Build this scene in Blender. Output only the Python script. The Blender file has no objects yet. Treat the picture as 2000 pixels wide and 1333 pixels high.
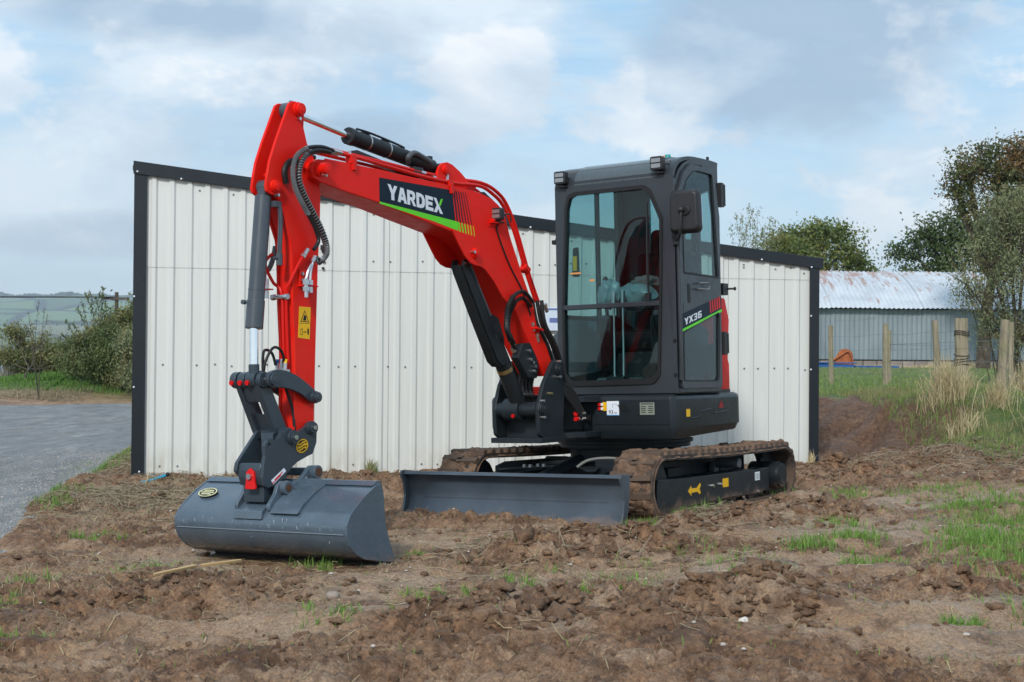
import bpy, bmesh, math, random
import numpy as np
from mathutils import Vector, Matrix, geometry
R_ = math.radians
SC = bpy.context.scene
COL = SC.collection
random.seed(7)
RNG = np.random.default_rng(11)

# ------------------------------------------------------------------ camera
pitch = math.atan((700 - 666.5) / 2778.0); roll = R_(.46)
f_ = Vector((0, math.cos(pitch), math.sin(pitch))); r0 = Vector((1, 0, 0)); u0 = r0.cross(f_)
u0 = -f_.cross(r0)
r_ = math.cos(roll) * r0 + math.sin(roll) * u0
u_ = -math.sin(roll) * r0 + math.cos(roll) * u0
cam_d = bpy.data.cameras.new('camera'); cam = bpy.data.objects.new('camera', cam_d); COL.objects.link(cam)
mw = Matrix((( r_.x, u_.x, -f_.x, 0), (r_.y, u_.y, -f_.y, 0), (r_.z, u_.z, -f_.z, 1.0), (0, 0, 0, 1)))
cam.matrix_world = mw
cam_d.sensor_width = 36; cam_d.lens = 2778 / 2000 * 36
cam_d.clip_start = .05; cam_d.clip_end = 12000
cam_d.dof.use_dof = True; cam_d.dof.focus_distance = 8.6; cam_d.dof.aperture_fstop = 10
SC.camera = cam

# ------------------------------------------------------------------ world, sun, exposure
SUN_AZ = R_(-14); SUN_EL = R_(35)            # azimuth measured from straight behind the camera, towards its left
sun_dir = Vector((math.sin(SUN_AZ) * math.cos(SUN_EL), -math.cos(SUN_AZ) * math.cos(SUN_EL), math.sin(SUN_EL)))
W = bpy.data.worlds.new('World'); SC.world = W; W.use_nodes = True
nt = W.node_tree; nt.nodes.clear()
def N(nt, t, **k):
    n = nt.nodes.new(t)
    for a, b in k.items(): setattr(n, a, b)
    return n
L_ = lambda nt, a, b: nt.links.new(a, b)
out = N(nt, 'ShaderNodeOutputWorld'); bg = N(nt, 'ShaderNodeBackground'); bg.inputs['Strength'].default_value = .12
sky = N(nt, 'ShaderNodeTexSky', sky_type='NISHITA'); sky.sun_disc = False
sky.sun_elevation = SUN_EL; sky.sun_rotation = math.atan2(sun_dir.x, sun_dir.y)
sky.air_density = 1.0; sky.dust_density = 1.5; sky.ozone_density = 1.6
tc = N(nt, 'ShaderNodeTexCoord')
sep = N(nt, 'ShaderNodeSeparateXYZ'); L_(nt, tc.outputs['Generated'], sep.inputs[0])
def M_(nt, op, a, b=None, c=None, clamp=False):
    n = N(nt, 'ShaderNodeMath', operation=op); n.use_clamp = clamp
    for i, v in enumerate((a, b, c)):
        if v is None: continue
        if isinstance(v, (int, float)): n.inputs[i].default_value = v
        else: L_(nt, v, n.inputs[i])
    return n.outputs[0]
def ramp(nt, fac, stops, interp='LINEAR'):
    n = N(nt, 'ShaderNodeValToRGB'); cr = n.color_ramp; cr.interpolation = interp
    while len(cr.elements) < len(stops): cr.elements.new(.5)
    for e, (p, c) in zip(cr.elements, stops):
        e.position = p
        e.color = (c, c, c, 1) if isinstance(c, (int, float)) else (*c, 1)
    L_(nt, fac, n.inputs[0]); return n.outputs[0]
def mixc(nt, fac, a, b, blend='MIX'):
    n = N(nt, 'ShaderNodeMix', data_type='RGBA', blend_type=blend)
    for s, v in ((n.inputs[0], fac), (n.inputs[6], a), (n.inputs[7], b)):
        if isinstance(v, (int, float)): s.default_value = v
        elif isinstance(v, tuple): s.default_value = (*v, 1) if len(v) == 3 else v
        else: L_(nt, v, s)
    return n.outputs[2]
def noise(nt, vec, scale, detail=4, rough=.5, dist=0, dim='3D'):
    n = N(nt, 'ShaderNodeTexNoise', noise_dimensions=dim); n.inputs['Scale'].default_value = scale
    n.inputs['Detail'].default_value = detail; n.inputs['Roughness'].default_value = rough; n.inputs['Distortion'].default_value = dist
    if vec is not None: L_(nt, vec, n.inputs['Vector'])
    return n.outputs[0]
def mapping(nt, vec, scale=(1, 1, 1), loc=(0, 0, 0)):
    n = N(nt, 'ShaderNodeMapping'); n.inputs['Scale'].default_value = scale; n.inputs['Location'].default_value = loc
    L_(nt, vec, n.inputs[0]); return n.outputs[0]
# cloud layer on a plane overhead (direction / (z + k)), so that clouds flatten towards the horizon all round
zz = M_(nt, 'ADD', M_(nt, 'MAXIMUM', sep.outputs[2], 0.0), .30)
cx = M_(nt, 'DIVIDE', sep.outputs[0], zz); cy = M_(nt, 'DIVIDE', sep.outputs[1], zz)
cmb = N(nt, 'ShaderNodeCombineXYZ'); L_(nt, cx, cmb.inputs[0]); L_(nt, cy, cmb.inputs[1])
gen = tc.outputs['Generated']
def lump(dx, dz, sx, sz):
    a = M_(nt, 'DIVIDE', M_(nt, 'SUBTRACT', sep.outputs[0], dx), sx)
    b = M_(nt, 'DIVIDE', M_(nt, 'SUBTRACT', sep.outputs[2], dz), sz)
    d = M_(nt, 'ADD', M_(nt, 'MULTIPLY', a, a), M_(nt, 'MULTIPLY', b, b))
    return M_(nt, 'MULTIPLY', M_(nt, 'SUBTRACT', 1.0, d, clamp=True), M_(nt, 'GREATER_THAN', sep.outputs[1], 0.0))
def mx(*a):
    r = a[0]
    for q in a[1:]: r = M_(nt, 'MAXIMUM', r, q)
    return r
def dens(loc, sc=4.2):
    return noise(nt, mapping(nt, gen, (1, 1, 2.0), loc), sc, 9, .56, .35)
dA = dens((.35, 0, .1)); dB = dens((.35 - .035, 0, .1 + .11))
heads = mx(lump(-.012, .185, .075, .050), lump(.012, .205, .035, .03), lump(-.37, .18, .07, .06), lump(.075, .17, .07, .04), lump(.30, .085, .10, .03))
greys = mx(lump(.185, .205, .13, .065), lump(.205, .235, .16, .05), lump(-.085, .145, .07, .03), lump(-.28, .08, .10, .02), lump(-.20, .23, .16, .03))
shade = M_(nt, 'SUBTRACT', M_(nt, 'ADD', M_(nt, 'ADD', .66, M_(nt, 'MULTIPLY', heads, .34)), M_(nt, 'MULTIPLY', M_(nt, 'SUBTRACT', dA, dB), 3.6)), M_(nt, 'MULTIPLY', greys, .85), clamp=True)
cov1 = ramp(nt, M_(nt, 'ADD', dA, M_(nt, 'MULTIPLY', greys, .17)), [(.44, 0), (.64, 1)], 'EASE')
cov2 = ramp(nt, M_(nt, 'ADD', M_(nt, 'MULTIPLY', noise(nt, mapping(nt, gen, (1, 1, 1.5), (.9, .2, .3)), 11, 10, .60, .25), 1.0), M_(nt, 'MULTIPLY', heads, .20)), [(.56, 0), (.68, 1)], 'EASE')
wisp = noise(nt, mapping(nt, gen, (1, 1, 5.5), (.3, 0, .2)), 5.0, 8, .62, .5); wv = ramp(nt, wisp, [(.42, 0), (.68, 1)])
el = ramp(nt, sep.outputs[2], [(.0, 1), (.22, 0)])
skyc = mixc(nt, .22, mixc(nt, el, (3.5, 6.0, 8.3), (5.9, 7.9, 9.0)), sky.outputs[0])
s1 = mixc(nt, M_(nt, 'MULTIPLY', wv, .5), skyc, (7.0, 7.9, 8.5))
s2 = mixc(nt, M_(nt, 'MULTIPLY', cov1, .80), s1, mixc(nt, shade, (3.3, 4.3, 5.5), (7.3, 7.9, 8.4)))
s3 = mixc(nt, M_(nt, 'MULTIPLY', cov2, .80), s2, mixc(nt, shade, (5.4, 6.2, 7.1), (8.6, 8.8, 9.0)))
low = ramp(nt, sep.outputs[2], [(0.0, 1.), (.13, .0)])
s4 = mixc(nt, M_(nt, 'MULTIPLY', low, .7), s3, (8.3, 9.3, 9.8))
L_(nt, s4, bg.inputs[0]); L_(nt, bg.outputs[0], out.inputs[0])

sd = bpy.data.lights.new('sun', 'SUN'); sd.energy = 2.8; sd.angle = R_(7); sd.color = (1, .96, .9)
so = bpy.data.objects.new('sun', sd); COL.objects.link(so); so.rotation_euler = sun_dir.to_track_quat('Z', 'Y').to_euler()
SC.view_settings.view_transform = 'Standard'; SC.view_settings.look = 'None'
SC.view_settings.gamma = 1; SC.view_settings.use_curve_mapping = False; SC.view_settings.exposure = .10
SC.cycles.use_denoising = True; SC.cycles.max_bounces = 8; SC.cycles.transparent_max_bounces = 16
SC.cycles.volume_bounces = 0

# ------------------------------------------------------------------ material helpers
def srgb(r, g, b): return tuple((c / 255 / 12.92 if c / 255 <= .04045 else ((c / 255 + .055) / 1.055) ** 2.4) for c in (r, g, b))
def newmat(name):
    m = bpy.data.materials.new(name); m.use_nodes = True
    nt = m.node_tree; b = nt.nodes['Principled BSDF']; tc = N(nt, 'ShaderNodeTexCoord')
    return m, nt, b, tc
def bump(nt, b, h, strength=.3, dist=.01):
    n = N(nt, 'ShaderNodeBump'); n.inputs['Strength'].default_value = strength; n.inputs['Distance'].default_value = dist
    L_(nt, h, n.inputs['Height']); L_(nt, n.outputs[0], b.inputs['Normal']); return n
def paint(name, col, rough=.35, metal=0, var=.12, dirt=0., dirtcol=(.20, .125, .085), dirt_z=.5, bumpd=.0006, coat=0., scale=3., spec=.30):
    m, nt, b, tc = newmat(name); o = tc.outputs['Object']
    n1 = noise(nt, o, scale, 5, .6); dark = tuple(c * (1 - var) for c in col); lite = tuple(min(1, c * (1 + var)) for c in col)
    c = mixc(nt, ramp(nt, n1, [(.3, 0), (.7, 1)]), dark, lite)
    rr = ramp(nt, noise(nt, o, scale * 6, 6, .65), [(.3, max(.02, rough - .07)), (.75, min(1, rough + .12))])
    if dirt > 0:
        sp = N(nt, 'ShaderNodeSeparateXYZ'); L_(nt, o, sp.inputs[0])
        g = M_(nt, 'SUBTRACT', 1.0, M_(nt, 'DIVIDE', sp.outputs[2], dirt_z), clamp=True)
        k = ramp(nt, M_(nt, 'ADD', M_(nt, 'MULTIPLY', g, .35), M_(nt, 'MULTIPLY', noise(nt, o, 9, 8, .7), .72)), [(.52, 0), (.66, 1)])
        k = M_(nt, 'MULTIPLY', k, dirt)
        c = mixc(nt, k, c, dirtcol); rr = mixc(nt, k, rr, (.9, .9, .9))
    L_(nt, c, b.inputs['Base Color']); L_(nt, rr, b.inputs['Roughness'])
    b.inputs['Specular IOR Level'].default_value = spec; b.inputs['Metallic'].default_value = metal; b.inputs['Coat Weight'].default_value = coat; b.inputs['Coat Roughness'].default_value = .12
    if bumpd: bump(nt, b, noise(nt, o, 60, 3, .6), .25, bumpd)
    return m
def flat(name, col, rough=.5, metal=0, spec=.3):
    m, nt, b, tc = newmat(name)
    c = mixc(nt, noise(nt, tc.outputs['Object'], 14, 4), tuple(x * .9 for x in col), tuple(min(1, x * 1.1) for x in col))
    L_(nt, c, b.inputs['Base Color']); b.inputs['Roughness'].default_value = rough; b.inputs['Metallic'].default_value = metal; b.inputs['Specular IOR Level'].default_value = .5 if metal else spec
    return m
RED = paint('red_paint', (.72, .010, .004), .45, var=.08, coat=.03, bumpd=.0004, dirt=.10, dirt_z=4.0, dirtcol=(.36, .10, .05), spec=.16)
RED2 = paint('red_pipe_paint', (.60, .008, .004), .42, var=.05, coat=.05, spec=.2)
CHAR = paint('charcoal_paint', (.020, .024, .029), .36, var=.15, coat=.1, dirt=.25, dirt_z=1.2, dirtcol=(.10, .08, .065))
CABM = paint('cab_paint', (.028, .033, .040), .36, var=.1, coat=.2)
BODY = paint('body_paint', (.012, .017, .021), .42, var=.15, coat=.05, dirt=.2, dirt_z=.9, dirtcol=(.08, .065, .055))
UNDER = paint('undercarriage_paint', (.010, .014, .018), .45, var=.2, dirt=.55, dirt_z=.16)
SHIELD = paint('cylinder_guard_paint', (.011, .014, .017), .5, var=.15)
CYL = paint('cylinder_paint', (.055, .066, .080), .33, var=.1, coat=.2)
HITCH = paint('hitch_paint', (.030, .042, .055), .34, var=.15, coat=.25)
BUCKM = paint('bucket_paint', (.068, .096, .126), .26, var=.22, coat=.35, bumpd=.0005, dirt=.45, dirt_z=.12, spec=.5)
BLADEM = paint('blade_paint', (.052, .068, .088), .36, var=.25, dirt=.5, dirt_z=.10, coat=.1, spec=.4)
CHROME = flat('chrome', (.75, .77, .8), .09, 1)
STEEL = flat('zinc_steel', (.55, .55, .56), .3, 1)
BRASS = flat('brass_fitting', (.5, .42, .22), .35, 1)
RUBBER = flat('black_rubber', (.012, .012, .013), .5)
HOSE = flat('hose_grey', (.075, .085, .095), .42)
PLAST = flat('black_plastic', (.022, .022, .024), .42)
YEL = flat('yellow_sticker', (.75, .42, .01), .45)
WHT = flat('white_sticker', (.68, .72, .78), .45)
NAVY = flat('navy_decal', (.004, .014, .026), .45, spec=.15)
GREEN = flat('green_decal', (.11, .62, .01), .35)
LIME = flat('yellow_green_decal', (.45, .55, .01), .35)
LET = flat('letter_white', (.66, .70, .76), .5)
REDS = flat('red_plastic', (.6, .008, .008), .4)
INK = flat('black_ink', (.008, .008, .008), .5)
LENS = flat('lamp_lens', (.28, .28, .29), .2, .5)
SEATM = flat('seat_fabric', (.016, .010, .012), .8)
SEATR = flat('seat_red_fabric', (.022, .005, .006), .8)
COVERM = flat('plastic_cover', (.24, .33, .36), .3)
GREYP = flat('grey_plate', (.22, .24, .20), .5)
BLUEP = flat('blue_pipe', (.02, .28, .45), .4)

def glassmat(name, tint, refl=1.0):
    m = bpy.data.materials.new(name); m.use_nodes = True; nt = m.node_tree; nt.nodes.clear()
    o = N(nt, 'ShaderNodeOutputMaterial'); mx = N(nt, 'ShaderNodeMixShader'); t = N(nt, 'ShaderNodeBsdfTransparent'); g = N(nt, 'ShaderNodeBsdfGlossy')
    t.inputs[0].default_value = (*tint, 1); g.inputs['Roughness'].default_value = .015
    fr = N(nt, 'ShaderNodeLayerWeight'); fr.inputs[0].default_value = .5      # Schlick's rule, the same from both sides of the pane
    L_(nt, M_(nt, 'ADD', .035 * refl, M_(nt, 'MULTIPLY', M_(nt, 'POWER', fr.outputs['Facing'], 5.0), .9 * refl), clamp=True), mx.inputs[0]); L_(nt, t.outputs[0], mx.inputs[1]); L_(nt, g.outputs[0], mx.inputs[2]); L_(nt, mx.outputs[0], o.inputs[0])
    return m
GLASS = glassmat('tinted_glass', (.67, .80, .80), .9)
GLASSD = glassmat('door_glass', (.50, .66, .66), 1.2)

# ------------------------------------------------------------------ mesh helpers
class MB:
    def __init__(s): s.v = []; s.f = []
    def add(s, vs, fs):
        o = len(s.v); s.v += [tuple(v) for v in vs]; s.f += [tuple(i + o for i in f) for f in fs]; return s
    def box(s, c, d, rot=None):
        c = Vector(c); hx, hy, hz = d[0] / 2, d[1] / 2, d[2] / 2
        vs = [Vector((x, y, z)) for x in (-hx, hx) for y in (-hy, hy) for z in (-hz, hz)]
        if rot is not None: vs = [rot @ v for v in vs]
        return s.add([c + v for v in vs], [(0, 1, 3, 2), (4, 6, 7, 5), (0, 4, 5, 1), (2, 3, 7, 6), (0, 2, 6, 4), (1, 5, 7, 3)])
    def prism(s, poly, ax, a, b, holes=()):
        def P(p, t):
            if ax == 'y': return (p[0], t, p[1])
            if ax == 'x': return (t, p[0], p[1])
            return (p[0], p[1], t)
        loops = [list(poly)] + [list(h) for h in holes]; allp = [p for l in loops for p in l]; n = len(allp)
        vs = [P(p, a) for p in allp] + [P(p, b) for p in allp]; fs = []
        if holes:
            tris = geometry.tessellate_polygon([[Vector((p[0], p[1], 0)) for p in l] for l in loops])
            for t in tris: fs.append(tuple(t)); fs.append(tuple(i + n for i in reversed(t)))
        else:
            fs.append(tuple(range(n))); fs.append(tuple(range(2 * n - 1, n - 1, -1)))
        o = 0
        for l in loops:
            k = len(l)
            for i in range(k): j = (i + 1) % k; fs.append((o + i, o + i + n, o + j + n, o + j))
            o += k
        return s.add(vs, fs)
    def cyl(s, p0, p1, r0, r1=None, n=20, caps=True):
        p0 = Vector(p0); p1 = Vector(p1); r1 = r0 if r1 is None else r1
        d = (p1 - p0).normalized(); a = d.orthogonal().normalized(); b = d.cross(a)
        vs = []
        for p, r in ((p0, r0), (p1, r1)):
            for i in range(n): t = 2 * math.pi * i / n; vs.append(p + r * (math.cos(t) * a + math.sin(t) * b))
        fs = [(i, (i + 1) % n, n + (i + 1) % n, n + i) for i in range(n)]
        if caps: fs += [tuple(range(n - 1, -1, -1)), tuple(range(n, 2 * n))]
        return s.add(vs, fs)
    def tube(s, pts, r, n=8, sub=1):
        P = [Vector(p) for p in pts]
        if sub > 1: P = spline(P, sub)
        rr = r if callable(r) else (lambda t: r)
        a = None; vs = []
        for i, p in enumerate(P):
            d = (P[min(i + 1, len(P) - 1)] - P[max(i - 1, 0)])
            if d.length < 1e-9: d = Vector((0, 0, 1))
            d.normalize()
            a = d.orthogonal() if a is None else a - d * a.dot(d)
            if a.length < 1e-6: a = d.orthogonal()
            a.normalize(); b = d.cross(a); q = rr(i / (len(P) - 1))
            for k in range(n): t = 2 * math.pi * k / n; vs.append(p + q * (math.cos(t) * a + math.sin(t) * b))
        fs = []
        for i in range(len(P) - 1):
            for k in range(n): fs.append((i * n + k, i * n + (k + 1) % n, (i + 1) * n + (k + 1) % n, (i + 1) * n + k))
        fs += [tuple(range(n - 1, -1, -1)), tuple(range((len(P) - 1) * n, len(P) * n))]
        return s.add(vs, fs)
    def ball(s, c, r, n=10, m=6, sc=(1, 1, 1)):
        c = Vector(c); vs = [c + Vector((0, 0, r * sc[2]))]; fs = []
        for i in range(1, m):
            ph = math.pi * i / m
            for k in range(n):
                t = 2 * math.pi * k / n; vs.append(c + Vector((r * sc[0] * math.sin(ph) * math.cos(t), r * sc[1] * math.sin(ph) * math.sin(t), r * sc[2] * math.cos(ph))))
        vs.append(c - Vector((0, 0, r * sc[2]))); last = len(vs) - 1
        for k in range(n): fs.append((0, 1 + k, 1 + (k + 1) % n)); fs.append((last, 1 + (m - 2) * n + (k + 1) % n, 1 + (m - 2) * n + k))
        for i in range(m - 2):
            for k in range(n): a = 1 + i * n; b = a + n; fs.append((a + k, b + k, b + (k + 1) % n, a + (k + 1) % n))
        return s.add(vs, fs)
    def build(s, name, m, parent=None, bev=0, seg=2, ang=32, label=None):
        me = bpy.data.meshes.new(name); me.from_pydata(s.v, [], s.f); me.update()
        bm = bmesh.new(); bm.from_mesh(me); bmesh.ops.recalc_face_normals(bm, faces=bm.faces); bm.to_mesh(me); bm.free()
        for p in me.polygons: p.use_smooth = True
        me.set_sharp_from_angle(angle=R_(ang)); me.materials.append(m)
        o = bpy.data.objects.new(name, me); COL.objects.link(o)
        if parent is not None: o.parent = parent
        if bev:
            b = o.modifiers.new('bevel', 'BEVEL'); b.width = bev; b.segments = seg; b.limit_method = 'ANGLE'; b.angle_limit = R_(35); b.harden_normals = True
        if label: o['label'] = label
        return o
def spline(P, sub):
    P = [Vector(p) for p in P]; Q = []
    for i in range(len(P) - 1):
        p0 = P[max(i - 1, 0)]; p1 = P[i]; p2 = P[i + 1]; p3 = P[min(i + 2, len(P) - 1)]
        for k in range(sub):
            t = k / sub
            Q.append(.5 * ((2 * p1) + (p2 - p0) * t + (2 * p0 - 5 * p1 + 4 * p2 - p3) * t * t + (3 * p1 - p0 - 3 * p2 + p3) * t ** 3))
    Q.append(P[-1]); return Q
def rnd(poly, rad, seg=5):
    """round the corners of a 2D polygon; rad is one number or one per corner"""
    n = len(poly); outp = []
    for i in range(n):
        r = rad[i] if isinstance(rad, (list, tuple)) else rad
        p = Vector(poly[i]); a = Vector(poly[i - 1]) - p; b = Vector(poly[(i + 1) % n]) - p
        if r <= 0 or a.length < 1e-6 or b.length < 1e-6: outp.append(tuple(p)); continue
        an = a.normalized(); bn = b.normalized(); cosa = max(-1, min(1, an.dot(bn))); half = math.acos(cosa) / 2
        if half > math.pi / 2 - .05: outp.append(tuple(p)); continue
        d = min(r / math.tan(half), a.length * .48, b.length * .48)
        p1 = p + an * d; p2 = p + bn * d
        for k in range(seg + 1):
            t = k / seg; q = (1 - t) ** 2 * p1 + 2 * t * (1 - t) * p + t * t * p2; outp.append(tuple(q))
    return outp
def smooth_poly(pts, sub=4):
    n = len(pts); P = [Vector((*p, 0)) for p in pts]; Q = []
    for i in range(n):
        p0, p1, p2, p3 = P[i - 1], P[i], P[(i + 1) % n], P[(i + 2) % n]
        for k in range(sub):
            t = k / sub; q = .5 * ((2 * p1) + (p2 - p0) * t + (2 * p0 - 5 * p1 + 4 * p2 - p3) * t * t + (3 * p1 - p0 - 3 * p2 + p3) * t ** 3); Q.append((q.x, q.y))
    return Q
def empty(name, label, cat, loc=(0, 0, 0), rz=0, group=None):
    o = bpy.data.objects.new(name, None); COL.objects.link(o); o.location = loc; o.rotation_euler = (0, 0, rz)
    o.empty_display_size = .2; o['label'] = label; o['category'] = cat
    if group: o['group'] = group
    return o
def tag(o, label=None, cat=None, group=None, kind=None):
    for k, v in (('label', label), ('category', cat), ('group', group), ('kind', kind)):
        if v: o[k] = v
    return o
def arr_mesh(name, co, loops, size, m, parent=None, smooth=False, attrs=None):
    """mesh from numpy arrays: co (n,3), loops flat vertex indices, faces of constant size"""
    me = bpy.data.meshes.new(name); me.vertices.add(len(co)); me.vertices.foreach_set('co', np.asarray(co, np.float32).ravel())
    nf = len(loops) // size; me.loops.add(len(loops)); me.loops.foreach_set('vertex_index', np.asarray(loops, np.int32).ravel())
    me.polygons.add(nf); me.polygons.foreach_set('loop_start', np.arange(nf, dtype=np.int32) * size)
    me.polygons.foreach_set('use_smooth', np.full(nf, smooth)); me.update(calc_edges=True)
    for k, (dom, val) in (attrs or {}).items():
        a = me.attributes.new(k, 'FLOAT', dom); a.data.foreach_set('value', np.asarray(val, np.float32))
    me.materials.append(m); o = bpy.data.objects.new(name, me); COL.objects.link(o)
    if parent is not None: o.parent = parent
    return o
def text_obj(name, txt, origin, xdir, ydir, height, m, parent, bold=.02, squeeze=1., depth=.0004, spacing=1.):
    cu = bpy.data.curves.new(name, 'FONT'); cu.body = txt; cu.size = 1; cu.offset = bold; cu.extrude = 0; cu.space_character = spacing; cu.resolution_u = 3
    t = bpy.data.objects.new(name, cu); COL.objects.link(t); dg = bpy.context.evaluated_depsgraph_get(); dg.update()
    me = bpy.data.meshes.new_from_object(t.evaluated_get(dg)); COL.objects.unlink(t); bpy.data.objects.remove(t)
    xs = [v.co.x for v in me.vertices]; ys = [v.co.y for v in me.vertices]; x0 = min(xs); y0 = min(ys); h = max(ys) - y0
    o = Vector(origin); X = Vector(xdir).normalized(); Y = Vector(ydir).normalized(); k = height / h
    for v in me.vertices: v.co = o + X * ((v.co.x - x0) * k * squeeze) + Y * ((v.co.y - y0) * k)
    me.materials.clear(); me.materials.append(m); ob = bpy.data.objects.new(name, me); COL.objects.link(ob); ob.parent = parent
    return ob

# ------------------------------------------------------------------ numpy noise
_p = np.random.default_rng(5).permutation(256); _p = np.concatenate([_p, _p]); _g = np.random.default_rng(6).uniform(0, 2 * np.pi, 256)
def _hash(i, j, s): return _p[(_p[(i + s * 17) & 255] + j) & 255]
def perlin(x, y, s=0):
    xi = np.floor(x).astype(int); yi = np.floor(y).astype(int); fx = x - xi; fy = y - yi
    u = fx * fx * fx * (fx * (fx * 6 - 15) + 10); v = fy * fy * fy * (fy * (fy * 6 - 15) + 10)
    def g(i, j, dx, dy): a = _g[_hash(i, j, s)]; return np.cos(a) * dx + np.sin(a) * dy
    n00 = g(xi, yi, fx, fy); n10 = g(xi + 1, yi, fx - 1, fy); n01 = g(xi, yi + 1, fx, fy - 1); n11 = g(xi + 1, yi + 1, fx - 1, fy - 1)
    return ((n00 * (1 - u) + n10 * u) * (1 - v) + (n01 * (1 - u) + n11 * u) * v) * 1.4
def fbm(x, y, o=4, s=0, g=.5):
    a = 1; t = 0; r = 0
    for k in range(o): r = r + a * perlin(x * 2 ** k + 13.7 * k, y * 2 ** k - 7.1 * k, s + k); t += a; a *= g
    return r / t
def cells(x, y, s=0, rad=.62):
    """rounded lumps, one per jittered cell, each with its own height"""
    xi = np.floor(x).astype(int); yi = np.floor(y).astype(int); best = np.zeros_like(x)
    for di in (-1, 0, 1):
        for dj in (-1, 0, 1):
            h = _hash(xi + di, yi + dj, s); h2 = _hash(xi + di + 57, yi + dj + 91, s + 3)
            cx = xi + di + .15 + .7 * h / 255.; cy = yi + dj + .15 + .7 * h2 / 255.
            rr = rad * (.45 + .55 * _hash(xi + di + 11, yi + dj + 5, s + 7) / 255.); d2 = ((x - cx) ** 2 + (y - cy) ** 2) / rr ** 2
            best = np.maximum(best, np.sqrt(np.clip(1 - d2, 0, 1)) * rr)
    return best
def sst(a, b, x): t = np.clip((x - a) / (b - a), 0, 1); return t * t * (3 - 2 * t)

# ------------------------------------------------------------------ ground
MPOS = np.array([.758, 10.19, -.03]); TH = R_(33); RR = R_(1.9)
EDGE_Y = np.array([0, 5.0, 7.75, 10.27, 12.8, 15.3, 20, 40]); EDGE_X = np.array([-2.3, -2.25, -2.74, -3.40, -3.62, -4.12, -4.9, -8])
def road_edge(y): return np.interp(y, EDGE_Y, EDGE_X)
MOUNDS = [(.38, 7.15, .24, .09), (.12, 6.80, .28, .06), (.66, 7.25, .22, .05), (.96, 5.45, .19, .115), (.72, 5.2, .16, .07), (-.04, 4.95, .19, .11), (.17, 5.10, .15, .095), (-.30, 4.85, .2, .04), (-.85, 5.85, .16, .015),
          (-1.15, 5.7, .20, .04), (-1.6, 5.75, .2, .03), (1.38, 8.35, .22, .05), (1.78, 8.78, .22, .05), (2.1, 9.1, .22, .04), (.44, 4.8, .18, .04), (2.87, 11.38, .2, .06), (2.7, 12.0, .14, .07),
          (3.7, 12.2, .5, .08), (4.3, 12.9, .5, .08), (.45, 5.75, .2, .04), (-.15, 9.2, .5, .02), (-1.8, 11.2, .6, .03), (1.0, 8.2, .14, .03), (1.7, 5.6, .2, .03)]
SMOOTHS = [(1.39, 5.0, .36), (1.55, 4.65, .22), (1.18, 6.53, .4), (.32, 5.95, .35), (-.39, 5.5, .45), (-.93, 5.2, .35), (2.19, 8.09, .6), (-1.4, 7.2, .45), (.76, 6.1, .4), (.42, 7.95, .35), (.95, 8.05, .3), (-.6, 6.2, .3), (2.6, 9.6, .7), (-.1, 7.6, .4)]
def base_h(x, y):
    lat = .839 * (x - .758) - .545 * (y - 10.19)
    pl = np.clip(-.03 + .033 * lat, -.085, .07)
    k = sst(10.6, 11.8, y); z = pl * (1 - k) + (-.03 + .012 * np.clip(x + 3, 0, 9)) * k
    z = z + .10 * sst(2.2, 4.8, x) * sst(8, 12, y)
    y0 = 13.0 - 1.3 * sst(3.4, 4.6, x)
    field = (.45 * sst(.9, 3.3, y - y0) + .03 * sst(3, 8, y - y0)) * sst(1.5, 3.2, x)
    z = z + field + .16 * sst(22, 45, y) * sst(2, 6, x)
    far = sst(39, 240, y + np.abs(x) * .1); z = z * (1 - far) - 9.0 * far
    # far bank beyond the lane
    z = z + .55 * np.exp(-(((x + 11.0) / 3.4) ** 2 + ((y - 36.2) / 2.3) ** 2))
    return z
def mound_mask(x, y):
    c = np.zeros_like(x); z = np.zeros_like(x)
    for mx, my, r, h in MOUNDS:
        m = (np.abs(x - mx) < 3 * r) & (np.abs(y - my) < 3 * r)
        if not m.any(): continue
        e = np.exp(-(((x[m] - mx) / r) ** 2 + ((y[m] - my) / r) ** 2) * 1.1)
        c[m] = np.maximum(c[m], e); z[m] += h * e
    return c, z
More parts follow.
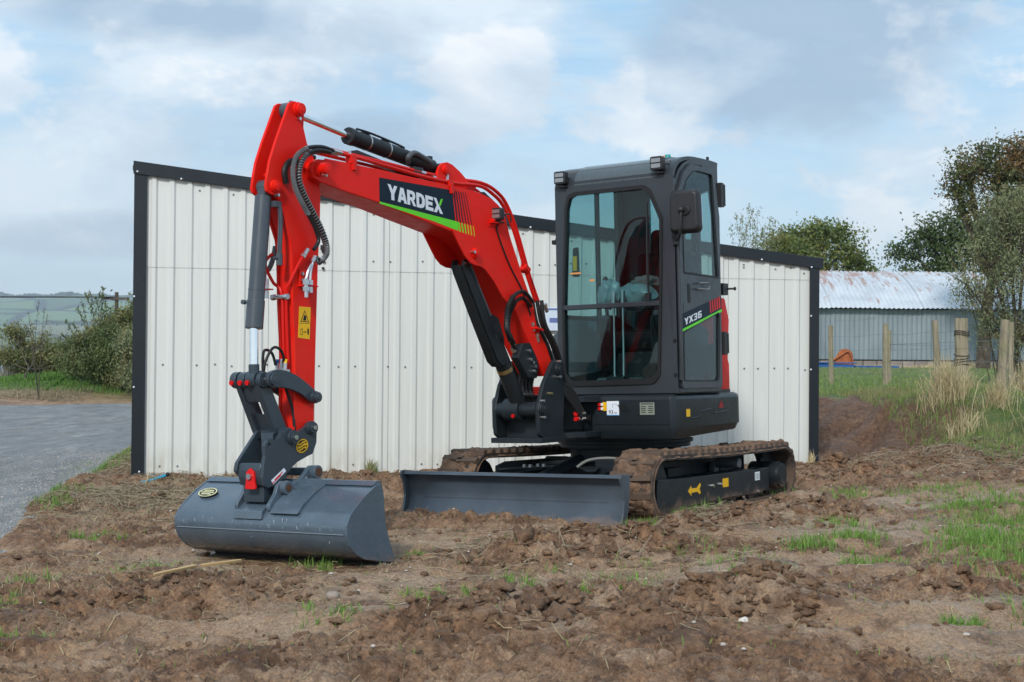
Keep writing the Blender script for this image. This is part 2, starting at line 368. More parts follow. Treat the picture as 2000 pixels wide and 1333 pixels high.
def mud(x, y):
    """returns height, churn, wet, grass masks"""
    z = base_h(x, y); mc, mz = mound_mask(x, y)
    s = np.zeros_like(x)
    for sx, sy, r in SMOOTHS: s = np.maximum(s, np.exp(-((((x - sx) / (r * 1.6)) ** 2 + ((y - sy) / (r * 1.15)) ** 2) ** 1.3)))
    wx = x + .12 * perlin(x * 2.3, y * 2.3, 31); wy = y + .12 * perlin(x * 2.3 + 5, y * 2.3, 32)
    c = sst(-.10, .32, fbm(wx * .95, wy * 1.15, 4, 3) + .16); c = np.clip(c + mc * 1.1 - s * .95, 0, 1)
    near = 1 - sst(14, 19, y)
    road = sst(-.02, .16, road_edge(y) - x + .12 * fbm(x * 3, y * 3, 3, 9)) * (1 - sst(31, 33, y - .8 * (x + 11)))
    a = near * (1 - road)
    big = .060 * fbm(wx * 1.1, wy * 1.1, 3, 1)
    slab = .7 * np.tanh(fbm(wx * 3.2, wy * 4.4, 3, 41) * 4.0) * .014 + np.tanh(fbm(wx * 7.5, wy * 9, 3, 43) * 5) * .006
    rid = (1 - np.abs(perlin(wx * 4.2, wy * 4.2, 20)) * 2.0); rid2 = (1 - np.abs(perlin(wx * 9.5, wy * 9.5, 21)) * 2.)
    l1 = cells(wx * 5, wy * 5, 2); l2 = cells(x * 11 + .3 * perlin(x * 9, y * 9, 8), y * 11, 4); l3 = cells(x * 25, y * 25, 6)
    bil = .040 * np.abs(perlin(wx * 6.5, wy * 6.5, 110)) + .030 * np.abs(perlin(x * 14, y * 14, 111)) + .018 * np.abs(perlin(x * 29, y * 29, 112))
    w2x = x + .05 * perlin(x * 8, y * 8, 120) + .022 * perlin(x * 23, y * 23, 121); w2y = y + .05 * perlin(x * 8 + 4, y * 8, 122) + .022 * perlin(x * 23, y * 23 + 4, 123)
    q_ = 5.5 * fbm(w2x * 1.9, w2y * 2.9, 3, 124); led = (np.floor(q_) + sst(0, .20, q_ - np.floor(q_)) - q_) * .030; q_ = 4.5 * fbm(w2x * 5.2, w2y * 6.8, 3, 126); led2 = (np.floor(q_) + sst(0, .25, q_ - np.floor(q_)) - q_) * .016
    pits = -.035 * np.clip(cells(w2x * 3.4, w2y * 4.2, 13) - .36, 0, 1) / .25
    d = (led + led2) * (1 - .8 * s) + pits * (.5 + .5 * c) * (1 - s) + c * (bil * (.9 + .9 * mc) - .02 + .016 * rid + .050 * l1 * (.35 + mc) + .036 * l2 + .017 * l3 + .024 * fbm(x * 14, y * 14, 4, 12, .6)) + (1 - c) * (slab + .008 * fbm(wx * 7, wy * 9, 4, 50, .55) + .0025 * fbm(x * 42, y * 42, 3, 51))
    d += .020 * fbm(x * 17, y * 20, 4, 60, .66) * (.30 + .70 * c) + .010 * np.tanh(4 * fbm(x * 8, y * 10, 3, 61)) * (.3 + .7 * c)
    # track ruts of earlier passes: shallow, running across and away
    for (ax, ay, bx, by, wd, dp) in ((-2.2, 5.0, 2.4, 4.95, .17, .075), (-.3, 5.62, 2.6, 5.95, .18, .05), (1.4, 6.1, 4.2, 10.4, .22, .04), (1.9, 9.9, 4.6, 11.2, .2, .04)):
        px = x - ax; py = y - ay; ln = math.hypot(bx - ax, by - ay); ux, uy = (bx - ax) / ln, (by - ay) / ln
        t = px * ux + py * uy; q = -px * uy + py * ux + .09 * perlin(x * 1.5, y * 1.5, 77); m = sst(-.3, .3, t) * (1 - sst(ln - .3, ln + .3, t))
        d = d + m * dp * (-np.exp(-(q / wd) ** 2) + .8 * np.exp(-((np.abs(q) - wd * 1.5) / (.5 * wd)) ** 2)) * (.6 + .6 * perlin(x * 4, y * 4, 78))
    # the dug slope behind the shed's right end, raked into furrows
    sl = sst(13.0, 13.8, y) * (1 - sst(16.0, 16.8, y)) * sst(2.0, 2.8, x) * (1 - sst(4.6, 5.2, x))
    q = x * .86 - y * .5 + .25 * perlin(x * .8, y * .8, 90)
    c = np.maximum(c, .95 * sl) + .8 * sl
    d = d * (1 - .45 * sl) + sl * (.10 * np.sin(q * 13 + perlin(x * 2, y * 2, 91) * 2) * (.6 + .5 * perlin(x * 1.3, y * 1.3, 92)) + .04 * fbm(x * 2.5, y * 2.5, 4, 93))
    grassf = sst(16.1, 16.6, y + .5 * fbm(x * 1.5, y * 1.5, 3, 70)) * sst(2.0, 2.6, x)
    grassf = np.maximum(grassf, sst(4.0, 4.7, x + .8 * fbm(x * 1.3, y * 1.3, 3, 71)) * sst(11.8, 13.4, y))
    grassf = np.maximum(grassf, sst(33.2, 34.2, y) * (x < 0)); grassf = np.maximum(grassf, sst(20, 23, y) * (x > -3))
    # keep the soil just under the machine's tracks, bucket and blade
    gx = x - MPOS[0]; gy = y - MPOS[1]; fx = -math.sin(TH) * gx - math.cos(TH) * gy; ly = math.cos(TH) * gx - math.sin(TH) * gy
    und = np.exp(-(np.clip(np.abs(fx + .1) - 1.55, 0, 9) / .12) ** 2) * np.exp(-(np.clip(np.abs(ly) - .86, 0, 9) / .10) ** 2)
    und = np.maximum(und, np.exp(-(np.clip(np.abs(fx - 3.5) - .3, 0, 9) / .1) ** 2) * np.exp(-(np.clip(np.abs(ly - .04) - .62, 0, 9) / .1) ** 2))
    rel = big + d + mz; cap = .055 + .10 * mc; rel = np.where(rel > cap, cap + (rel - cap) * .25, rel)
    zz = z + a * rel
    tgt = -.03 + .033 * ly - .012 + .25 * np.clip(d, -.02, .03) * a
    zz = zz * (1 - und) + und * tgt
    zz = zz * (1 - road) + road * (-.13 - .02 * sst(20, 30, y))
    zz = zz - .0 * grassf
    wet = np.clip(s * .8 + (1 - np.clip(c, 0, 1)) * .35, 0, 1)
    return zz, c, wet, grassf, a
def axis_grid(a, b, step, lo, hi, grow=1.35):
    core = list(np.arange(a, b + 1e-6, step)); L = [core[0]]; st = step
    while L[-1] > lo: st *= grow; L.append(L[-1] - st)
    H = [core[-1]]; st = step
    while H[-1] < hi: st *= grow; H.append(H[-1] + st)
    return np.array(L[::-1][:-1] + core + H[1:])
xs = np.concatenate([axis_grid(-2.6, 3.2, .0115, -3.9, 5.6, 1.045)])
xs = np.concatenate([xs[0] - np.cumsum(.1 * 1.32 ** np.arange(32))[::-1], xs, xs[-1] + np.cumsum(.1 * 1.32 ** np.arange(32))])
ys = [4.0]; 
while ys[-1] < 19: ys.append(ys[-1] + max(.0125, .0125 * (ys[-1] / 5.0) ** 1.15))
ys = np.array(ys); ys = np.concatenate([4.0 - np.cumsum(.05 * 1.35 ** np.arange(24))[::-1], ys, 19 + np.cumsum(.1 * 1.16 ** np.arange(60))])
GX, GY = np.meshgrid(xs, ys); gz, gc, gw, gg, ga = mud(GX.ravel(), GY.ravel())
nx, ny = len(xs), len(ys); idx = np.arange(nx * ny).reshape(ny, nx)
quads = np.stack([idx[:-1, :-1], idx[:-1, 1:], idx[1:, 1:], idx[1:, :-1]], -1).reshape(-1)
print('ground quads', len(quads) // 4)
def ground_mat():
    m, nt, b, tc = newmat('mud'); o = tc.outputs['Object']
    def att(n): a = N(nt, 'ShaderNodeAttribute'); a.attribute_name = n; return a.outputs['Fac']
    ch, wet, gr = att('churn'), att('wet'), att('grass')
    n1 = noise(nt, o, 2.2, 6, .6, .3); n2 = noise(nt, o, 14, 6, .65); n3 = noise(nt, o, 70, 4, .7)
    dry = mixc(nt, ramp(nt, n2, [(.3, 0), (.72, 1)]), (.29, .172, .103), (.50, .345, .230))
    dark = mixc(nt, ramp(nt, n2, [(.3, 0), (.7, 1)]), (.125, .062, .034), (.32, .185, .108))
    c = mixc(nt, M_(nt, 'MULTIPLY', ch, ramp(nt, n1, [(.25, .5), (.7, 1)]), clamp=True), dry, dark)
    c = mixc(nt, M_(nt, 'MULTIPLY', ramp(nt, n1, [(.45, 0), (.62, 1)]), .45), c, (.34, .225, .15))
    c = mixc(nt, ramp(nt, noise(nt, o, 4.5, 7, .68, .4), [(.50, 0), (.58, .85)]), c, mixc(nt, n2, (.070, .034, .019), (.17, .092, .05)))
    c = mixc(nt, ramp(nt, noise(nt, mapping(nt, o, (1, 1, 1), (9, 3, 0)), 3.1, 7, .66, .3), [(.54, 0), (.62, .6)]), c, mixc(nt, n2, (.36, .26, .19), (.58, .44, .33)))
    c = mixc(nt, M_(nt, 'SUBTRACT', ch, 1.0, clamp=True), c, mixc(nt, n2, (.075, .040, .025), (.19, .11, .07)))
    pale = M_(nt, 'MULTIPLY', wet, ramp(nt, noise(nt, o, 3.0, 5, .6), [(.42, 0), (.6, .8)])); c = mixc(nt, pale, c, (.44, .335, .25))
    straw = ramp(nt, noise(nt, mapping(nt, o, (1, 3, 1)), 38, 3, .7), [(.60, 0), (.68, 1)])
    c = mixc(nt, M_(nt, 'MULTIPLY', straw, M_(nt, 'MULTIPLY', ramp(nt, noise(nt, o, 1.3, 3), [(.45, 0), (.6, 1)]), .55)), c, (.24, .19, .09))
    gcol = mixc(nt, ramp(nt, noise(nt, o, 3.5, 5, .7), [(.35, 0), (.7, 1)]), (.055, .115, .02), (.16, .17, .06))
    c = mixc(nt, 1.0, c, (1.05, .985, .90), 'MULTIPLY')
    spk = ramp(nt, noise(nt, o, 95, 5, .8), [(.34, 0), (.66, 1)]); c = mixc(nt, .75, c, mixc(nt, spk, (.42, .40, .38), (1.5, 1.5, 1.5)), 'MULTIPLY')
    spk2 = ramp(nt, noise(nt, o, 26, 6, .75), [(.38, 0), (.62, 1)]); c = mixc(nt, M_(nt, 'MULTIPLY', ch, .65), c, mixc(nt, spk2, (.50, .46, .43), (1.35, 1.35, 1.35)), 'MULTIPLY')
    c = mixc(nt, gr, c, gcol)
    L_(nt, c, b.inputs['Base Color'])
    rgh = M_(nt, 'SUBTRACT', M_(nt, 'ADD', .52, M_(nt, 'MULTIPLY', n2, .30)), M_(nt, 'MULTIPLY', wet, M_(nt, 'MULTIPLY', ramp(nt, n1, [(.32, 0), (.6, 1)]), .50)), clamp=True)
    L_(nt, rgh, b.inputs['Roughness']); b.inputs['Specular IOR Level'].default_value = .4
    hb = M_(nt, 'ADD', M_(nt, 'MULTIPLY', noise(nt, o, 45, 6, .7), 1.0), M_(nt, 'MULTIPLY', n3, .5))
    bump(nt, b, hb, 1., .03)
    return m
GROUND = arr_mesh('ground', np.stack([GX.ravel(), GY.ravel(), gz], 1), quads, 4, ground_mat(), smooth=True,
                  attrs={'churn': ('POINT', gc), 'wet': ('POINT', gw), 'grass': ('POINT', gg)})
tag(GROUND, 'churned brown muddy ground with tufts of grass rising to a green field', kind='structure')
def ground_z(x, y): return mud(np.atleast_1d(np.asarray(x, float)), np.atleast_1d(np.asarray(y, float)))[0]

# lane
def lane():
    yy = np.concatenate([np.arange(3, 16, .12), np.arange(16, 46, .4)]); k = np.concatenate([np.linspace(-.10, 2, 40), np.linspace(2.2, 60, 60)])
    P = np.array([[road_edge(y) - t, y] for y in yy for t in k]); q = P[:, 1] - .8 * (P[:, 0] + 11)
    z = -.085 + .014 * fbm(P[:, 0] * .5, P[:, 1] * .35, 3, 88) - .03 * sst(15, 30, P[:, 1])
    z = z - .8 * sst(32.5, 34, P[:, 1] - .35 * (P[:, 0] + 11))
    n = len(k); idx = np.arange(len(P)).reshape(len(yy), n)
    q = np.stack([idx[:-1, :-1], idx[1:, :-1], idx[1:, 1:], idx[:-1, 1:]], -1).reshape(-1)
    m, nt, b, tc = newmat('gravel_tarmac'); o = tc.outputs['Object']
    big = noise(nt, mapping(nt, o, (1, .35, 1)), .9, 6, .6, .6); vor = N(nt, 'ShaderNodeTexVoronoi'); vor.inputs['Scale'].default_value = 42; L_(nt, o, vor.inputs[0])
    c = mixc(nt, ramp(nt, big, [(.3, 0), (.68, 1)]), (.13, .135, .14), (.27, .27, .27))
    c = mixc(nt, M_(nt, 'MULTIPLY', ramp(nt, noise(nt, mapping(nt, o, (1, .3, 1)), 1.6, 5, .6), [(.48, 0), (.62, 1)]), .5), c, (.17, .14, .115))
    c = mixc(nt, ramp(nt, noise(nt, mapping(nt, o, (1, .22, 1)), 5.5, 6, .7, .5), [(.42, 0), (.62, .8)]), c, (.085, .088, .09))
    c = mixc(nt, ramp(nt, noise(nt, mapping(nt, o, (1, .3, 1), (5, 5, 0)), 3.5, 6, .7, .5), [(.55, 0), (.66, .7)]), c, (.33, .32, .30))
    c = mixc(nt, ramp(nt, noise(nt, o, 55, 3, .6), [(.42, 0), (.8, .7)]), c, (.34, .34, .34))
    L_(nt, c, b.inputs['Base Color']); b.inputs['Roughness'].default_value = .62
    L_(nt, ramp(nt, big, [(.35, .6), (.6, .9)]), b.inputs['Roughness'])
    bump(nt, b, M_(nt, 'ADD', vor.outputs[0], noise(nt, o, 90, 3)), 1., .012)
    o = arr_mesh('road', np.stack([P[:, 0], P[:, 1], z], 1), q, 4, m, smooth=True); tag(o, 'grey gravelled lane curving past the left end of the shed', kind='structure')
lane()

# water of the estuary and the hills on its far shore
m, nt_, b, tc = newmat('water'); b.inputs['Base Color'].default_value = (.10, .14, .17, 1); b.inputs['Roughness'].default_value = .18
bump(nt_, b, noise(nt_, mapping(nt_, tc.outputs['Object'], (.2, 1, 1)), .06, 4), .2, .3)
w = MB(); w.add([(-2600, 260, -8), (1500, 260, -8), (1500, 2600, -8), (-2600, 2600, -8)], [(0, 1, 2, 3)])
tag(w.build('water', m), 'pale strip of estuary water below the far hills', kind='structure')
hx = np.linspace(-2400, 1600, 220); hy = np.linspace(2150, 4200, 60); HX, HY = np.meshgrid(hx, hy)
hz = -10 + 205 * sst(2150, 3650, HY) * (.80 + .12 * fbm(HX / 900, HY / 900, 3, 15)) - 14 * sst(-1080, -700, HX) + 3 * fbm(HX / 90, HY / 90, 2, 16) * sst(2300, 2600, HY)
m, nt_, b, tc = newmat('hill_fields'); o_ = tc.outputs['Object']
v = N(nt_, 'ShaderNodeTexVoronoi'); v.inputs['Scale'].default_value = .006; L_(nt_, mapping(nt_, o_, (1, .8, 1)), v.inputs[0])
sp = N(nt_, 'ShaderNodeSeparateColor'); L_(nt_, v.outputs['Color'], sp.inputs[0])
fc = ramp(nt_, sp.outputs[0], [(.0, (.12, .20, .08)), (.35, (.15, .23, .09)), (.6, (.19, .22, .12)), (.85, (.09, .14, .07))], 'CONSTANT')
ve = N(nt_, 'ShaderNodeTexVoronoi', feature='DISTANCE_TO_EDGE'); ve.inputs['Scale'].default_value = .006; L_(nt_, mapping(nt_, o_, (1, .8, 1)), ve.inputs[0])
fc = mixc(nt_, ramp(nt_, ve.outputs[0], [(.05, 1), (.08, 0)]), fc, (.03, .045, .03))
L_(nt_, fc, b.inputs['Base Color']); b.inputs['Roughness'].default_value = .9
ix = np.arange(hx.size * hy.size).reshape(hy.size, hx.size); q = np.stack([ix[:-1, :-1], ix[:-1, 1:], ix[1:, 1:], ix[1:, :-1]], -1).reshape(-1)
tag(arr_mesh('hills', np.stack([HX.ravel(), HY.ravel(), hz.ravel()], 1), q, 4, m, smooth=True), 'far patchwork hills across the water', kind='structure')

# ------------------------------------------------------------------ white shed
SH = empty('storage_shed', 'white ribbed metal shed with black trim and a roof sloping down to the right', 'shed', (-3.09331803, 11.61312682, 0), R_(11))
WHITE = newmat('white_cladding'); m, nt_, b, tc = WHITE; o_ = tc.outputs['Object']
sp = N(nt_, 'ShaderNodeSeparateXYZ'); L_(nt_, o_, sp.inputs[0])
streak = noise(nt_, mapping(nt_, o_, (9, 1, .35)), 2.2, 6, .6)
c = mixc(nt_, ramp(nt_, streak, [(.35, 0), (.75, .5)]), (.60, .615, .59), (.50, .52, .495))
mudy = M_(nt_, 'SUBTRACT', 1.0, M_(nt_, 'DIVIDE', sp.outputs[2], .30), clamp=True)
k = M_(nt_, 'MULTIPLY', mudy, ramp(nt_, noise(nt_, mapping(nt_, o_, (2.2, 1, .7)), 3.2, 7, .7), [(.45, 0), (.7, 1)]))
c = mixc(nt_, M_(nt_, 'MULTIPLY', k, .75), c, (.30, .25, .15))
L_(nt_, c, b.inputs['Base Color']); b.inputs['Roughness'].default_value = .38
bump(nt_, b, noise(nt_, mapping(nt_, o_, (1, 1, .4)), 2.5, 3), .12, .02)
WHITE = WHITE[0]
TRIM = paint('black_trim', (.010, .014, .019), .34, var=.2, coat=.15, scale=1.5)
def roofz(e): return 2.587 - .1121 * e
def panel(e0, e1, zb, ztop, y):
    """one ribbed sheet from e0 to e1; ribs every 0.1435 m"""
    prof = [(e0, y)]; k0 = 0.155; p = .1435
    j = math.floor((e0 - k0) / p) - 1
    while True:
        c = k0 + p * j; j += 1
        if c - .03 < e0 + .002: continue
        if c + .03 > e1 - .002: break
        prof += [(c - .031, y), (c - .015, y - .015), (c + .015, y - .015), (c + .031, y)]
    prof.append((e1, y)); mb = MB(); n = len(prof); t = .0012
    for (e, yy) in prof: mb.v.append((e, yy, zb)); mb.v.append((e, yy, ztop(e)))
    for (e, yy) in prof: mb.v.append((e, yy + t, zb)); mb.v.append((e, yy + t, ztop(e)))
    for i in range(n - 1):
        mb.f.append((2 * i, 2 * i + 2, 2 * i + 3, 2 * i + 1)); q = 2 * n; mb.f.append((q + 2 * i + 1, q + 2 * i + 3, q + 2 * i + 2, q + 2 * i))
        mb.f.append((2 * i, q + 2 * i, q + 2 * i + 2, 2 * i + 2))
    return mb
cuts = [.095] + [.155 + .1435 * (7 * k) - .0718 for k in range(1, 6)] + [5.875]
for i in range(6):
    panel(cuts[i] + (.0015 if i else 0), cuts[i + 1] - .0015, -.25, lambda e: 1.735, .022).build('cladding_panel', WHITE, SH, ang=15)
    panel(cuts[i] + (.0015 if i else 0), cuts[i + 1] - .0015, 1.722, lambda e: roofz(e) - .03, .018).build('cladding_panel', WHITE, SH, ang=15)
mb = MB(); mb.prism([(-.005, -.3), (.098, -.3), (.098, 2.49), (-.005, 2.50)], 'y', -.012, .004); mb.prism([(-.005, -.3), (-.001, -.3), (-.001, 2.5), (-.005, 2.5)], 'y', .004, .15)
mb.build('corner_trim', TRIM, SH, bev=.003)
mb = MB(); mb.prism([(5.862, -.3), (5.952, -.3), (5.952, 1.90), (5.862, 1.91)], 'y', -.012, .004); mb.prism([(5.948, -.3), (5.952, -.3), (5.952, 1.9), (5.948, 1.9)], 'y', .004, .15)
mb.build('corner_trim', TRIM, SH, bev=.003)
mb = MB(); f = [(-.012, roofz(-.012) - .106), (-.012, roofz(-.012)), (5.985, roofz(5.985)), (5.985, roofz(5.985) - .098)]
mb.prism(f, 'y', -.024, -.013); mb.prism([(-.012, roofz(0) - .012), (-.012, roofz(0)), (5.985, roofz(5.985)), (5.985, roofz(5.985) - .012)], 'y', -.0129, .16)
mb.build('fascia_trim', TRIM, SH, bev=.004)
mb = MB()
mb.prism([(-.03, roofz(0) - .055), (-.03, roofz(0) - .012), (6.0, roofz(6) - .012), (6.0, roofz(6) - .055)], 'y', .161, 3.3)
mb.build('roof', TRIM, SH, bev=.004)
mb = MB(); mb.prism([(0, -.3), (.02, -.3), (.02, 2.5), (0, 2.5)], 'y', .16, 3.2); mb.prism([(5.93, -.3), (5.95, -.3), (5.95, 1.86), (5.93, 1.86)], 'y', .16, 3.2)
mb.prism([(0.02, -.3), (5.93, -.3), (5.93, 1.86), (0.02, 2.5)], 'y', 3.16, 3.19); mb.build('wall', WHITE, SH)
mb = MB()
def screw(mb, e, z, y=.022, r=.0085): mb.cyl((e, y, z), (e, y - .004, z), r, n=8); mb.cyl((e, y - .004, z), (e, y - .009, z), r * .6, n=6)
mb = MB(); rr = random.Random(4)
def flatspot(i): return .155 + .1435 * (i + .5) + rr.uniform(-.01, .01)
for zrow in (.092, .922): 
    for i in range(0, 40):
        if rr.random() < .68: screw(mb, flatspot(i), zrow + rr.uniform(-.008, .008))
for i in range(40):
    if rr.random() < .5: screw(mb, flatspot(i), 1.815 + rr.uniform(-.012, .012), .018)
    if rr.random() < .4: screw(mb, flatspot(i), roofz(flatspot(i)) - .15 - rr.uniform(0, .02), .018)
tag(mb.build('screws', flat('dull_screw', (.16, .16, .16), .5), SH), 'grey fixing screws in rows across the cladding', kind='stuff')
mb = MB()
for e, z in ((.02, 2.50), (.37, roofz(.37) - .095), (1.35, roofz(1.35) - .09), (3.3, roofz(3.3) - .09), (5.4, roofz(5.4) - .088), (5.87, 1.835)): screw(mb, e, z, -.024, .008)
for e, z in ((.005, 1.48), (.06, .05), (5.873, 1.40), (5.873, .92), (.01, .74)): screw(mb, e, z, -.012, .008)
tag(mb.build('trim_screws', WHT, SH), 'white screw heads on the black trim', kind='stuff')
mb = MB(); ex = 1.535; mb.box((ex, -.012, 1.915), (.05, .05, .035)); mb.cyl((ex, -.02, 1.90), (ex, -.02, 1.862), .018, .011, 12); mb.build('wall_hook', PLAST, SH, bev=.003)
mb = MB(); mb.cyl((ex + .004, .012, 1.80), (ex + .004, -.002, 1.80), .014, n=10); mb.build('black_bolt', PLAST, SH); mb = MB(); mb.cyl((ex, .012, 1.74), (ex, .0, 1.74), .012, n=10)
mb.build('black_bolt', PLAST, SH)
mb = MB(); mb.box((3.49, -.012, 1.34), (.16, .012, .20)); o = mb.build('notice_sheet', flat('notice_white', (.55, .62, .72), .4), SH, bev=.002)
mb = MB(); mb.box((3.49, -.0195, 1.425), (.14, .002, .015)); NP_ = flat('notice_print', (.12, .16, .35), .5); mb.build('printing', NP_, o); mb = MB(); mb.box((3.52, -.0195, 1.33), (.09, .002, .04)); mb.build('printing', NP_, o)

# ------------------------------------------------------------------ old corrugated barn
BX0, BX1, BY0, BY1 = 8.6, 26.0, 45.0, 51.0
BN = empty('corrugated_barn', 'old grey corrugated iron barn with a rust streaked curved roof on a block base', 'barn', (0, 0, 0), 0)
def galv(name, rust, col1, col2):
    m, nt, b, tc = newmat(name); o = tc.outputs['Object']
    c = mixc(nt, ramp(nt, noise(nt, mapping(nt, o, (1, 1, .25)), 1.6, 6, .6), [(.3, 0), (.7, 1)]), col1, col2)
    if rust:
        sp = N(nt, 'ShaderNodeSeparateXYZ'); L_(nt, o, sp.inputs[0])
        hi = ramp(nt, M_(nt, 'MULTIPLY', sp.outputs[2], .25), [(.66, .0), (.98, .16)])
        lf = ramp(nt, M_(nt, 'MULTIPLY', sp.outputs[0], .05), [(.50, .10), (.78, -.0)])
        k = M_(nt, 'ADD', noise(nt, mapping(nt, o, (5.0, .9, .9)), 1.0, 8, .75), M_(nt, 'ADD', hi, lf))
        c = mixc(nt, ramp(nt, k, [(.71, 0), (.77, .8)]), c, (.33, .15, .09))
    L_(nt, c, b.inputs['Base Color']); b.inputs['Roughness'].default_value = .5; b.inputs['Metallic'].default_value = .15
    return m
GALVR = galv('galvanised_roof', True, (.44, .47, .505), (.60, .63, .665)); GALVW = galv('galvanised_wall', False, (.15, .19, .21), (.26, .31, .335))
def corr(x0, x1, path, pitch, amp, nrm):
    """corrugated sheet: wave along x, extruded along path [(y,z)]"""
    n = int((x1 - x0) / pitch * 6); X = np.linspace(x0, x1, n); A = amp * np.cos(2 * np.pi * X / pitch); co = []
    for (y, z), (ny_, nz_) in zip(path, nrm): co.append(np.stack([X, y + ny_ * A, z + nz_ * A], 1))
    k = len(path); idx = np.arange(n * k).reshape(k, n); q = np.stack([idx[:-1, :-1], idx[:-1, 1:], idx[1:, 1:], idx[1:, :-1]], -1).reshape(-1)
    return np.concatenate(co), q
roof_path = []; roof_n = []
for i in range(15):
    t = i / 14; roof_path.append((44.72 + 3.28 * t, 2.66 + 1.36 * t + .17 * math.sin(math.pi * t))); dy, dz = 3.28, 1.36 + .17 * math.pi * math.cos(math.pi * t); q_ = math.hypot(dy, dz); roof_n.append((-dz / q_, dy / q_))
for s, xa in enumerate(np.arange(BX0, BX1 - .1, 1.45)):
    co, q = corr(xa, xa + 1.47, roof_path, .152, .018, roof_n); co[:, 2] += .012 * (s % 2); co[:, 1] -= .006 * (s % 2)
    arr_mesh('roof_sheet', co, q, 4, GALVR, BN, smooth=True)
    co, q = corr(xa, xa + 1.47, [(BY0, 1.05), (BY0, 2.64)], .152, .018, [(-1, 0), (-1, 0)]); co[:, 1] -= .008 * (s % 2)
    arr_mesh('wall_sheet', co, q, 4, GALVW, BN, smooth=True)
mb = MB(); mb.prism([(BY0 + .05, 1.0), (BY0 + .05, 2.6), (BY1 - 3, 3.83), (BY1 - .05, 2.6), (BY1 - .05, 1.0)], 'x', BX0 + .02, BX0 + .06); mb.prism([(BY0 + .05, 1.0), (BY0 + .05, 2.6), (BY1 - 3, 3.83), (BY1 - .05, 2.6), (BY1 - .05, 1.0)], 'x', BX1 - .06, BX1 - .02)
mb.box(((BX0 + BX1) / 2, BY1 - .02, 1.8), (BX1 - BX0 - .1, .04, 1.6)); mb.prism([(BY1 - 3, 3.84), (BY1 - 3, 3.88), (BY1 + .1, 2.65), (BY1 + .1, 2.6)], 'x', BX0, BX1)
mb.build('end_wall', GALVW, BN)
mb = MB(); mb.box(((BX0 + BX1) / 2, BY0 + .07, 2.52), (BX1 - BX0 - .2, .06, .10)); mb.build('eaves_beam', flat('dark_wood', (.03, .025, .02), .8), BN)
STONE = newmat('base_stone'); m, nt_, b, tc = STONE
oi = N(nt_, 'ShaderNodeObjectInfo'); c = mixc(nt_, oi.outputs['Random'], (.23, .19, .17), (.36, .29, .26)); c = mixc(nt_, ramp(nt_, noise(nt_, tc.outputs['Object'], 5, 6, .7), [(.4, 0), (.7, .6)]), c, (.15, .15, .12))
L_(nt_, c, b.inputs['Base Color']); b.inputs['Roughness'].default_value = .9; bump(nt_, b, noise(nt_, tc.outputs['Object'], 18, 5), .6, .02); STONE = STONE[0]
bm_ = None; rr = random.Random(9)
proto = MB().prism(rnd([(-.21, -.105), (.21, -.1), (.205, .105), (-.205, .1)], .03, 2), 'y', -.1, .1).build('block', STONE, BN, bev=.012, seg=1)
first = True
for row in range(2):
    x = BX0 + (.0 if row == 0 else -.2)
    while x < BX1 - .3:
        if first: b_ = proto; first = False
        else: b_ = proto.copy(); COL.objects.link(b_); b_.parent = BN
        wsc = rr.uniform(.85, 1.15); b_.scale = (wsc, 1, 1); b_.location = (x + .22 * wsc, BY0 + .05 + rr.uniform(-.012, .012), .68 + row * .215); x += .44 * wsc
mb = MB(); mb.box(((BX0 + BX1) / 2, BY0 + .12, .75), (BX1 - BX0, .12, .6)); mb.build('mortar', flat('mortar', (.13, .115, .1), .9), BN)

# ------------------------------------------------------------------ fence
WOOD = newmat('weathered_wood'); m, nt_, b, tc = WOOD; o_ = tc.outputs['Object']
c = mixc(nt_, ramp(nt_, noise(nt_, mapping(nt_, o_, (30, 30, 2)), 1.2, 6, .65), [(.3, 0), (.7, 1)]), (.16, .135, .09), (.34, .29, .20)); c = mixc(nt_, ramp(nt_, noise(nt_, o_, 3, 5), [(.5, 0), (.68, .5)]), c, (.17, .17, .08))
L_(nt_, c, b.inputs['Base Color']); b.inputs['Roughness'].default_value = .85; bump(nt_, b, noise(nt_, mapping(nt_, o_, (40, 40, 3)), 1.5, 5), .7, .01); WOOD = WOOD[0]
WIRE = flat('fence_wire', (.20, .21, .22), .4, .8)
def post(mb, x, y, z0, z1, r, lean=(0, 0), seed=0):
    q = random.Random(seed); pts = []; n = 7
    for i in range(n): t = i / (n - 1); pts.append((x + lean[0] * t + q.uniform(-.006, .006), y + lean[1] * t, z0 + (z1 - z0) * t))
    mb.tube(pts, lambda t: r * (1.06 - .12 * t), 9)
FN = empty('wire_fence', 'weathered wooden post and wire fence running away beside the green field', 'fence', (4.9, 17, .4))
FN.location = (0, 0, 0)
POSTS = [(4.79, 21.4, 1.53, .038, (-.03, 0)), (5.07, 19.3, 1.51, .040, (.0, 0)), (5.14, 17.3, 1.50, .042, (-.07, 0)), (5.06, 16.0, 1.49, .078, (.0, 0)), (5.11, 14.75, 1.44, .048, (.03, 0)), (5.0, 12.6, 1.42, .06, (0, 0))]
for i, (x, y, zt, r, ln) in enumerate(POSTS):
    mb = MB(); zb = float(ground_z(x, y)[0]) - .25; post(mb, x - ln[0], y, zb, zt, r, ln, i); mb.build('post', WOOD, FN)
mb = MB(); mb.tube([(5.26, 15.5, .25), (5.16, 15.75, .50), (5.05, 15.9, .68)], .05, 9); mb.build('leaning_stub', WOOD, FN, label='short leaning wooden stub at the foot of the thick post')
mb = MB(); mb.tube([(5.19, 15.62, .46), (5.09, 15.8, .66)], lambda t: .055, 10); mb.build('white_lichen_cap', flat('pale_lichen', (.42, .41, .38), .9), FN)
